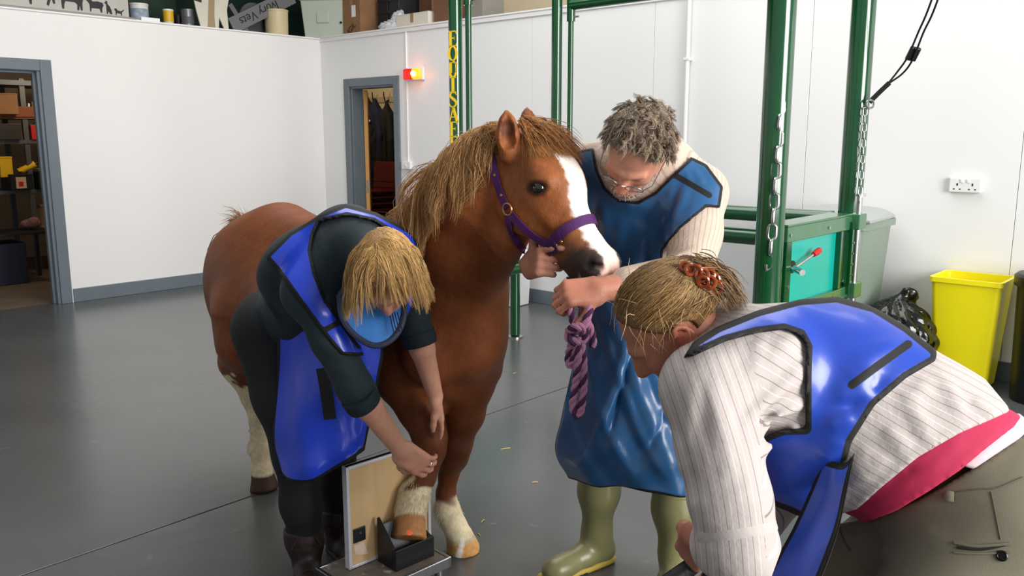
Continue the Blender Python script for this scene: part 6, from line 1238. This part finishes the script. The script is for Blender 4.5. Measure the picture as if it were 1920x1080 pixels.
    garment('apron', .029, outer, blue, base=TA, attrs=edges, folds=[((1590, 720, 1.68), (1640, 700, 1.68), .016, .010), ((1560, 740, 1.68), (1640, 735, 1.66), .016, .012), ((1570, 780, 1.68), (1660, 700, 1.66), .02, -.010), ((1550, 800, 1.68), (1600, 780, 1.66), .016, .012), ((1600, 690, 1.7), (1680, 640, 1.7), .016, .007), ((1540, 860, 1.7), (1580, 820, 1.66), .018, .012)])[0]['label'] = 'bright blue apron wrapped round the back'
    rows = [[(1545, 860, 1.66), (1565, 866, 1.63), (1585, 868, 1.62), (1602, 850, 1.62)],
            [(1520, 920, 1.67), (1548, 930, 1.63), (1568, 936, 1.61), (1588, 920, 1.60)],
            [(1488, 990, 1.66), (1520, 1000, 1.62), (1548, 1004, 1.60), (1572, 994, 1.59)],
            [(1455, 1050, 1.64), (1492, 1060, 1.60), (1524, 1066, 1.575), (1550, 1060, 1.56)],
            [(1425, 1110, 1.60), (1462, 1120, 1.57), (1498, 1126, 1.54), (1524, 1120, 1.53)]]
    sheet('apron_tail', [[(x, y, Y*W2K) for x, y, Y in r_] for r_ in rows], .009, blue, t, 8)
    # shoes, out of frame below
    sm_ = (M('shoe_leather', (.2, .15, .12), .6), M('shoe_sole', (.05, .05, .05), .7), M('shoe_lace', (.1, .1, .1), .8))
    boot('shoe', aL+(0, 0, .01), (-1, -.1, 0), aL+(.0, 0, .09), sm_, t, .055); boot('shoe', aR+(0, 0, .01), (-1, .1, 0), aR+(0, 0, .09), sm_, t, .055)
    # hair drawn back into a claw clip
    Hs = SDF(hc-.24, hc+.24, .005); head(Hs, hc, f, u, 1.0); Hs.ell(hc+u*.04-f*.015, (.080, .100, .088), np.array((r, f, u)), .01); Hs.ell(hc-f*.085+u*.03, (.05, .05, .055), np.array((r, f, u)), .03)
    rng = np.random.default_rng(21); cap(Hs, hc+u*.035-f*.012, f, u, 1.0, t, (.42, .30, .17), [q(s_*.080, -.012, -.008) for s_ in (1, -1)]); n = 6000; v = rng.normal(size=(n*3, 3)); v /= np.linalg.norm(v, axis=1, keepdims=True); lf, lu = v@f, v@u; er = np.minimum(*[np.linalg.norm(hc+u*.035-f*.012+v*.085-q(s_*.080, -.012, -.008), axis=1) for s_ in (1, -1)]); ok = (lu > -.55+1.2*np.clip(lf+.30, 0, 1)) & ~((lf > .5) & (lu < .70)) & (er > .042); v = v[ok][:n]; n = len(v)
    r0 = hc+u*.035-f*.012+v*.085; r0 = r0-sgrad(Hs, r0)*(Hs.at(r0)-.001)[:, None]; clip_p = hc-f*.118+u*.045; k = 16; tt = np.linspace(0, 1, k)[None, :, None]; ci = rng.integers(0, 60, n); cg = np.random.default_rng(22)
    tgt = clip_p+rng.normal(0, .012, (n, 3)); L = r0[:, None]*(1-tt)+tgt[:, None]*tt; L = L+cg.normal(0, .004, (60, 3))[ci][:, None]*np.sin(np.pi*tt)
    flat_ = L.reshape(-1, 3); lay = (.003+.007*np.repeat(rng.random(n), k)*np.tile(np.sin(np.pi*tt[0, :, 0]*.9), n))
    for _ in range(4):
        d_ = Hs.at(flat_); flat_ = flat_+sgrad(Hs, flat_)*(np.where(d_ < lay, lay-d_, 0)+np.where(d_ > lay+.004, (lay-d_)*.6, 0)).clip(-.05, .05)[:, None]
    L = flat_.reshape(n, k, 3); m_h = M('dark_blonde_hair', (.6, .45, .3), .45, attr='Col', spec=.45); strands('hair', L, rng.uniform(.0005, .0009, n), m_h, t, lerpc(rng, n, (.46, .33, .18), (.72, .57, .36))*cg.uniform(.65, 1.2, 60)[ci][:, None], tip=.7)
    n = 900; r0 = clip_p+rng.normal(0, .014, (n, 3)); d0 = -f*.55-u*.6+np.array((.25, 0, -.2))+rng.normal(0, .25, (n, 3)); d0 /= np.linalg.norm(d0, axis=1, keepdims=True); strands('hair_tail', drape(Hs, r0, d0, rng.uniform(.06, .12, n), 10, .20, .012, .12, grav=nrm(-u*.8+f*.3+np.array((0, 0, -.3))), rng=rng), rng.uniform(.0009, .0015, n), m_h, t, lerpc(rng, n, (.27, .18, .11), (.62, .47, .28)))
    n = 90; v = rng.normal(size=(n*6, 3)); v /= np.linalg.norm(v, axis=1, keepdims=True); v = v[(v@u > -.2) & (v@f < .7)][:n]; n = len(v); r0 = hc+u*.035-f*.012+v*.09; r0 = r0-sgrad(Hs, r0)*(Hs.at(r0)-.004)[:, None]; d0 = v*.4-u*.6+rng.normal(0, .5, (n, 3)); d0 /= np.linalg.norm(d0, axis=1, keepdims=True); strands('loose_hair', drape(Hs, r0, d0, rng.uniform(.04, .09, n), 8, .12, .006, .15, rng=rng), .0008, m_h, t, lerpc(rng, n, (.6, .46, .28), (.9, .78, .55)))
    cp = MB(); am = M('tortoiseshell', (.62, .27, .07), .12, var=.6, vscale=40, trans=.35, coat=.5); ax_ = nrm(Q2(1352, 536, 1.80)-Q2(1288, 500, 1.80)); 
    for i, (x, y, rr) in enumerate(((1284, 500, .008), (1294, 506, .010), (1305, 508, .011), (1316, 516, .012), (1327, 514, .013), (1336, 524, .013), (1341, 538, .012), (1352, 540, .010), (1330, 530, .012), (1318, 528, .010))):
        c_ = surf(Hs, x, y)*.985+np.array((0, 0, CAMH))*.015; x_, y_, _ = frame(nrm(np.array((0, 0, CAMH))-c_+np.array((.6*math.sin(i*2.1), 0, .6*math.cos(i*1.7)))), ax_); cp.tube([c_+rr*(math.cos(a)*x_+math.sin(a)*y_) for a in np.linspace(0, 6.28, 15)[:-1]], .0042, 7, closed=True)
    for k_ in range(6): c_ = surf(Hs, 1290+k_*10, 506+k_*6)*.988+np.array((0, 0, CAMH))*.012; cp.tube([c_, c_+np.array((-.008, .004, -.02)), c_+np.array((-.02, .01, -.032))], [.004, .0032, .002], 6)
    cl = cp.build('hair_clip', am, t, smooth=True); cl['label'] = 'amber tortoiseshell claw clip'; cl['kind'] = 'stuff'
    return t
W1 = build_woman_blonde(); MAN = build_man(); W2 = build_woman_front()
# ------------------------------------------------------------------ halter and lead rope
PB_ = bvh_of([o for o in PONY.children if o.name.startswith('body')][0]); CV = Vector((0, 0, CAMH))
def hit(x, y, off=.004):
    d = Vector(P(x, y, 1.).tolist())-CV; h = PB_.ray_cast(CV, d.normalized())
    if h[0] is None: h = PB_.find_nearest(Vector(P(x, y, 2.38).tolist()))
    return np.array(h[0])+np.array(h[1])*off
def near(p, off=.004):
    h = PB_.find_nearest(Vector(np.asarray(p).tolist())); return np.array(h[0])+np.array(h[1])*off, np.array(h[1])
def ring_pts(c, ax, n=44, off=.005, rmax=.35, a0=0, a1=2*math.pi):
    x, y, d = frame(ax, hdn); out = []
    for a in np.linspace(a0, a1, n, endpoint=(a1-a0) < 6.2):
        dv = math.cos(a)*x+math.sin(a)*y; h = PB_.ray_cast(Vector((c+dv*rmax).tolist()), Vector((-dv).tolist())); out.append(np.array(h[0])+dv*off if h[0] is not None else c+dv*.08)
    return out
def ribbon(pts, wid, th, closed=False):
    """flat webbing lying on the coat: width across the path, thickness along the surface normal"""
    mb = MB(); m = len(pts); V = []
    for i, p in enumerate(pts):
        d = nrm((pts[(i+1) % m]-pts[i-1]) if closed else (pts[min(i+1, m-1)]-pts[max(i-1, 0)])); nn = near(p)[1]; nn = nrm(nn-d*(nn@d)); x = np.cross(d, nn)
        V += [p+x*wid/2, p+x*wid/2+nn*th, p-x*wid/2+nn*th, p-x*wid/2]
    F = []
    for i in range(m if closed else m-1):
        j = (i+1) % m; F += [(i*4+k, i*4+(k+1) % 4, j*4+(k+1) % 4, j*4+k) for k in range(4)]
    if not closed: F += [(3, 2, 1, 0), ((m-1)*4, (m-1)*4+1, (m-1)*4+2, (m-1)*4+3)]
    return mb.add(V, F)
def smoothpts(p, it=3, closed=False):
    p = np.array(p)
    for _ in range(it):
        q = p.copy(); q[1:-1] = (p[:-2]+2*p[1:-1]+p[2:])/4
        if closed: q[0] = (p[-1]+2*p[0]+p[1])/4; q[-1] = (p[-2]+2*p[-1]+p[0])/4
        p = q
    return list(p)
m_web = M('purple_webbing', (.30, .09, .36), .65, var=.12, vscale=40, bump=.5, bscale=420); m_brass = M('brass_ring', (.75, .55, .36), .3, .9); m_webd = M('purple_webbing_dark', (.17, .06, .25), .7, bump=.5, bscale=420)
t = thing('halter', 'purple webbing halter with brass rings on the head of the pony', 'halter', PA)
ribbon(smoothpts(ring_pts(hd(.292/HS+.012, -.01), ha, 52, .004), 3, True), .026, .004, True).build('noseband', m_web, t)
ck = [hit(*q) for q in cr([np.array(q) for q in ((919, 280), (922, 296), (929, 325), (940, 360), (953, 390))], 5)]; ribbon(smoothpts(ck, 2), .024, .004).build('cheek_strap', m_web, t)
R1 = hit(955, 392, .008); R2 = hit(1040, 462, .006)
js = [hit(*q) for q in cr([np.array(q) for q in ((957, 398), (975, 418), (1000, 440), (1036, 462))], 5)]; ribbon(smoothpts(js, 2), .023, .004).build('side_strap', m_web, t)
ts = [hit(*q, .005) for q in cr([np.array(q) for q in ((955, 400), (958, 425), (966, 448), (976, 462))], 5)]; e_ = ts[-1]; ts += [near(e_+np.array((.03, .05, -.03)), .006)[0], near(e_+np.array((.05, .12, -.03)), .006)[0]]; ribbon(smoothpts(ts, 2), .020, .004).build('throat_strap', m_web, t)
for nm, c_, rr, th in (('ring', R1, .016, .0028), ('ring', hit(1128, 413, .007), .012, .0025), ('ring', near(hd(.277, -.03, -.06), .007)[0], .014, .0028)):
    nn = near(c_)[1]; x, y, _ = frame(nn); MB().tube([c_+rr*(math.cos(a)*x+math.sin(a)*y) for a in np.linspace(0, 6.28, 25)[:-1]], th, 8, closed=True).build(nm, m_brass, t, smooth=True)
for px_, py_ in ((930, 328), (944, 366), (1046, 458), (1056, 452)):
    c_ = hit(px_, py_, .0085); nn = near(c_)[1]; MB().lathe([(.0045, -.001), (.004, .001), (0, .0015)], c_, 10, ax=nn).build('rivet', m_brass, t, smooth=True)
kp = [hit(*q, .009) for q in ((1024, 472), (1036, 466), (1048, 459))]; ribbon(kp, .030, .004).build('keeper', m_webd, t)
# rope: three strands laid together, coiled, knotted and hanging from the fist
t = thing('lead_rope', 'pink and purple twisted lead rope knotted and hanging from the fist of the man', 'rope', P(1078, 560, 2.06))
m_r1 = M('rope_pink', (.72, .50, .62), .8, bump=.5, bscale=300); m_r2 = M('rope_purple', (.30, .13, .30), .8, bump=.5, bscale=300)
def rope(name, pts, rad, pitch=.055, n=9):
    c = cr(pts, n); seg = np.linalg.norm(np.diff(c, axis=0), axis=1); s = np.concatenate(([0], np.cumsum(seg))); K = int(s[-1]/.006)+2; ss = np.linspace(0, s[-1], K); c = np.stack([np.interp(ss, s, c[:, i]) for i in range(3)], 1)
    d = np.gradient(c, axis=0); d /= np.linalg.norm(d, axis=1, keepdims=True); x = frame(d[0])[0]; X = []
    for k in range(K): x = nrm(x-d[k]*(x@d[k])); X.append(x)
    X = np.array(X); Y = np.cross(d, X); par = None
    for j in range(3):
        ph = ss/pitch*2*math.pi+j*2*math.pi/3; o = MB().tube(list(c+rad*.52*(np.cos(ph)[:, None]*X+np.sin(ph)[:, None]*Y)), rad*.56, 7).build(name if j == 0 else 'strand', (m_r2, m_r1, m_r1)[j], t if par is None else par, smooth=True); par = par or o
RY = 2.075
rope('rope_strand', [P(1062, 545, 2.10), P(1068, 575, 2.07), P(1076, 605, RY), P(1084, 625, RY-.01)], .0102)
rope('rope_strand', [P(1104, 545, 2.10), P(1106, 575, 2.065), P(1098, 605, 2.05), P(1088, 626, 2.05)], .0102)
rope('rope_strand', [P(1088, 548, 2.10), P(1092, 580, 2.085), P(1104, 610, 2.09), P(1111, 632, 2.09), P(1112, 650, 2.09)], .0102)
rope('rope_knot', [P(1066, 622, RY), P(1080, 612, 2.04), P(1096, 620, 2.05), P(1092, 640, 2.06), P(1074, 640, 2.05), P(1066, 628, 2.07), P(1082, 622, 2.10)], .0112)
rope('rope_loop', [P(1084, 632, 2.055), P(1084, 680, 2.05), P(1078, 730, 2.05), P(1074, 762, 2.05), P(1082, 780, 2.05), P(1090, 762, 2.05), P(1094, 720, 2.05), P(1093, 670, 2.055), P(1088, 635, 2.06)], .0102)
rope('rope_loop', [P(1078, 632, 2.09), P(1068, 655, 2.10), P(1066, 680, 2.10), P(1072, 684, 2.09), P(1080, 660, 2.08), P(1084, 636, 2.075)], .0098)
# ------------------------------------------------------------------ block under the forefoot with the imaging plate
ba = np.array((-.343, 2.552, 0)); bx = np.array((.7152, .6989, 0)); by = np.array((.6989, -.7152, 0)); BM = np.column_stack((bx, by*-1, (0, 0, 1)))
def bp(x, y, z): return ba+bx*x+by*y+np.array((0, 0, z))
def bbox(mb, x0, x1, y0, y1, z0, z1): return mb.box(bp((x0+x1)/2, (y0+y1)/2, (z0+z1)/2), (x1-x0, y1-y0, z1-z0), BM)
t = thing('hoof_stand', 'low aluminium stand with a black wedge under the raised forefoot', 'stand', bp(.03, -.1, 0)); m_deck = M('worn_plywood_top', (.46, .42, .38), .5, var=.25, vscale=14, wear=((.72, .70, .68), 20, .58))
bbox(MB(), -.17, .178, -.24, 0, .088, .100).build('deck', m_deck, t, bevel=.002)
bbox(MB(), -.175, .183, -.004, .008, .066, .102).build('front_rail', m_alu, t, bevel=.002); bbox(MB(), -.175, .183, -.25, -.238, .066, .102).build('back_rail', m_alu, t, bevel=.002)
bbox(MB(), -.182, -.17, -.25, .008, .066, .102).build('side_rail', m_alu, t, bevel=.002); bbox(MB(), .174, .186, -.25, .008, .066, .103).build('side_rail', m_alu, t, bevel=.002)
for x in (-.15, .16):
    for y in (-.22, -.03): MB().cyl(bp(x, y, 0), bp(x, y, .088), .014, n=16).lathe([(.02, 0), (.02, .012), (.014, .016)], bp(x, y, 0), 16).build('leg', m_alu, t, smooth=True)
w = thing('black_wedge', 'black wedge block cradling the hoof tip on the aluminium stand', 'block', bp(.07, -.09, .1)); m_bk = M('black_block', (.045, .045, .05), .42, var=.2, vscale=20)
bbox(MB(), -.008, .152, -.058, -.041, .1, .172).build('front_wall', m_bk, w, bevel=.002)
for x0, nm in ((-.008, 'side_wall'), (.140, 'side_wall')):
    MB().prism([(-.142, .1), (-.058, .1), (-.058, .172), (-.142, .256 if x0 < 0 else .20)], bp(x0+.006, 0, 0), by, (0, 0, 1), .012).build(nm, m_bk, w, bevel=.0015)
bbox(MB(), .004, .140, -.142, -.058, .1, .112).build('base', m_bk, w)
MB().prism([(-.142, .225), (-.130, .232), (-.062, .122), (-.074, .114)], bp(.072, 0, 0), by, (0, 0, 1), .134).build('slope', M('grey_pad', (.42, .43, .45), .6), w, bevel=.001)
c = thing('imaging_plate', 'square x-ray plate with plywood face and white frame behind the hoof', 'plate', bp(.06, -.165, .1)); m_ply = M('plywood', (.80, .67, .48), .55, var=.12, vscale=5, stretch=(3, 3, .6), wear=((.80, .70, .58), 7, .66)); m_fr = M('plate_frame', (.85, .85, .87), .3, .3)
x0, x1, z0, z1, yy = -.108, .226, .103, .455, -.165
bbox(MB(), x0, x1, yy-.008, yy+.004, z0, z1).build('face_board', m_ply, c)
for nm, b in (('frame_rail', (x0, x1, z1-.010, z1)), ('frame_rail', (x0, x1, z0, z0+.010)), ('frame_stile', (x0-.004, x0+.007, z0, z1)), ('frame_stile', (x1-.007, x1+.004, z0, z1))): bbox(MB(), b[0], b[1], yy-.014, yy+.012, b[2], b[3]).build(nm, m_fr, c, bevel=.0015)
bbox(MB(), x0+.018, x0+.066, yy+.003, yy+.0075, .185, .235).build('connector_cover', m_black, c, bevel=.003)
bbox(MB(), x0+.040, x0+.046, yy+.0075, yy+.012, .215, .22).build('connector_tab', m_steel, c)
tape = M('torn_tape', (.84, .74, .68), .5, var=.1, vscale=20); MB().prism([(.018, .178), (.058, .182), (.062, .165), (.075, .13), (.045, .138), (.022, .15)], bp(x0, yy+.005, 0), bx, (0, 0, 1), .0012).build('torn_tape', tape, c)
# ------------------------------------------------------------------ hand-held generator with aiming light, mostly below the frame
g = thing('xray_generator', 'black handled x-ray generator gripped by the woman in the striped shirt', 'generator', Q2(1290, 1075, 1.80)); h0, h1 = Q2(1340, 1030, 1.82), Q2(1255, 1092, 1.78); dd = nrm(h1-h0)
MB().tube([h0, h0+dd*.01, (h0+h1)/2, h1, h1+dd*.03], [.014, .0185, .0185, .020, .016], 18).build('handle', M('rubber_grip', (.02, .02, .022), .6, bump=.5, bscale=120), g, smooth=True)
MB().box(h1+np.array((-.06, -.05, -.16)), (.17, .22, .13), rotz(.35)).build('housing', M('housing_grey', (.25, .26, .28), .45), g, bevel=.015, seg=3)
MB().tube([h0, h0+np.array((-.01, .0, -.04)), h0+np.array((-.04, -.02, -.13))], .011, 10).build('rear_bracket', m_black, g, smooth=True)
lz = bpy.data.lights.new('aiming_laser', 'SPOT'); lz.energy = 45; lz.color = (1, .04, .05); lz.spot_size = math.radians(1.1); lz.spot_blend = .5; lz.shadow_soft_size = .001
lo_ = bpy.data.objects.new('aiming_laser', lz); COL.objects.link(lo_); p0 = Q2(1225, 1105, 1.95); lo_.location = p0.tolist(); lo_.rotation_euler = (Vector(P(762, 998, 2.63).tolist())-Vector(p0.tolist())).to_track_quat('-Z', 'Y').to_euler()
# bits of straw on the floor
ms_ = M('straw', (.72, .62, .38), .7)
for i, (x, y, l, a) in enumerate(((948, 842, .05, .4), (905, 978, .03, 1.2), (1003, 905, .025, .2), (898, 1003, .02, 2), (965, 700, .03, .9))):
    p = G(x, y); d = np.array((math.cos(a), math.sin(a), 0))*l/2; tag(MB().tube([p-d+(0, 0, .002), p+(0, 0, .004), p+d+(0, 0, .002)], .0022, 6).build('straw', ms_), ('bent piece of straw on the floor under the head of the pony', 'short straw by the planted forefoot', 'tiny straw between forefoot and green boot', 'fleck of straw beside the tip of the planted hoof', 'straw on the floor beyond the lead rope')[i], 'straw', 'straw on the floor')
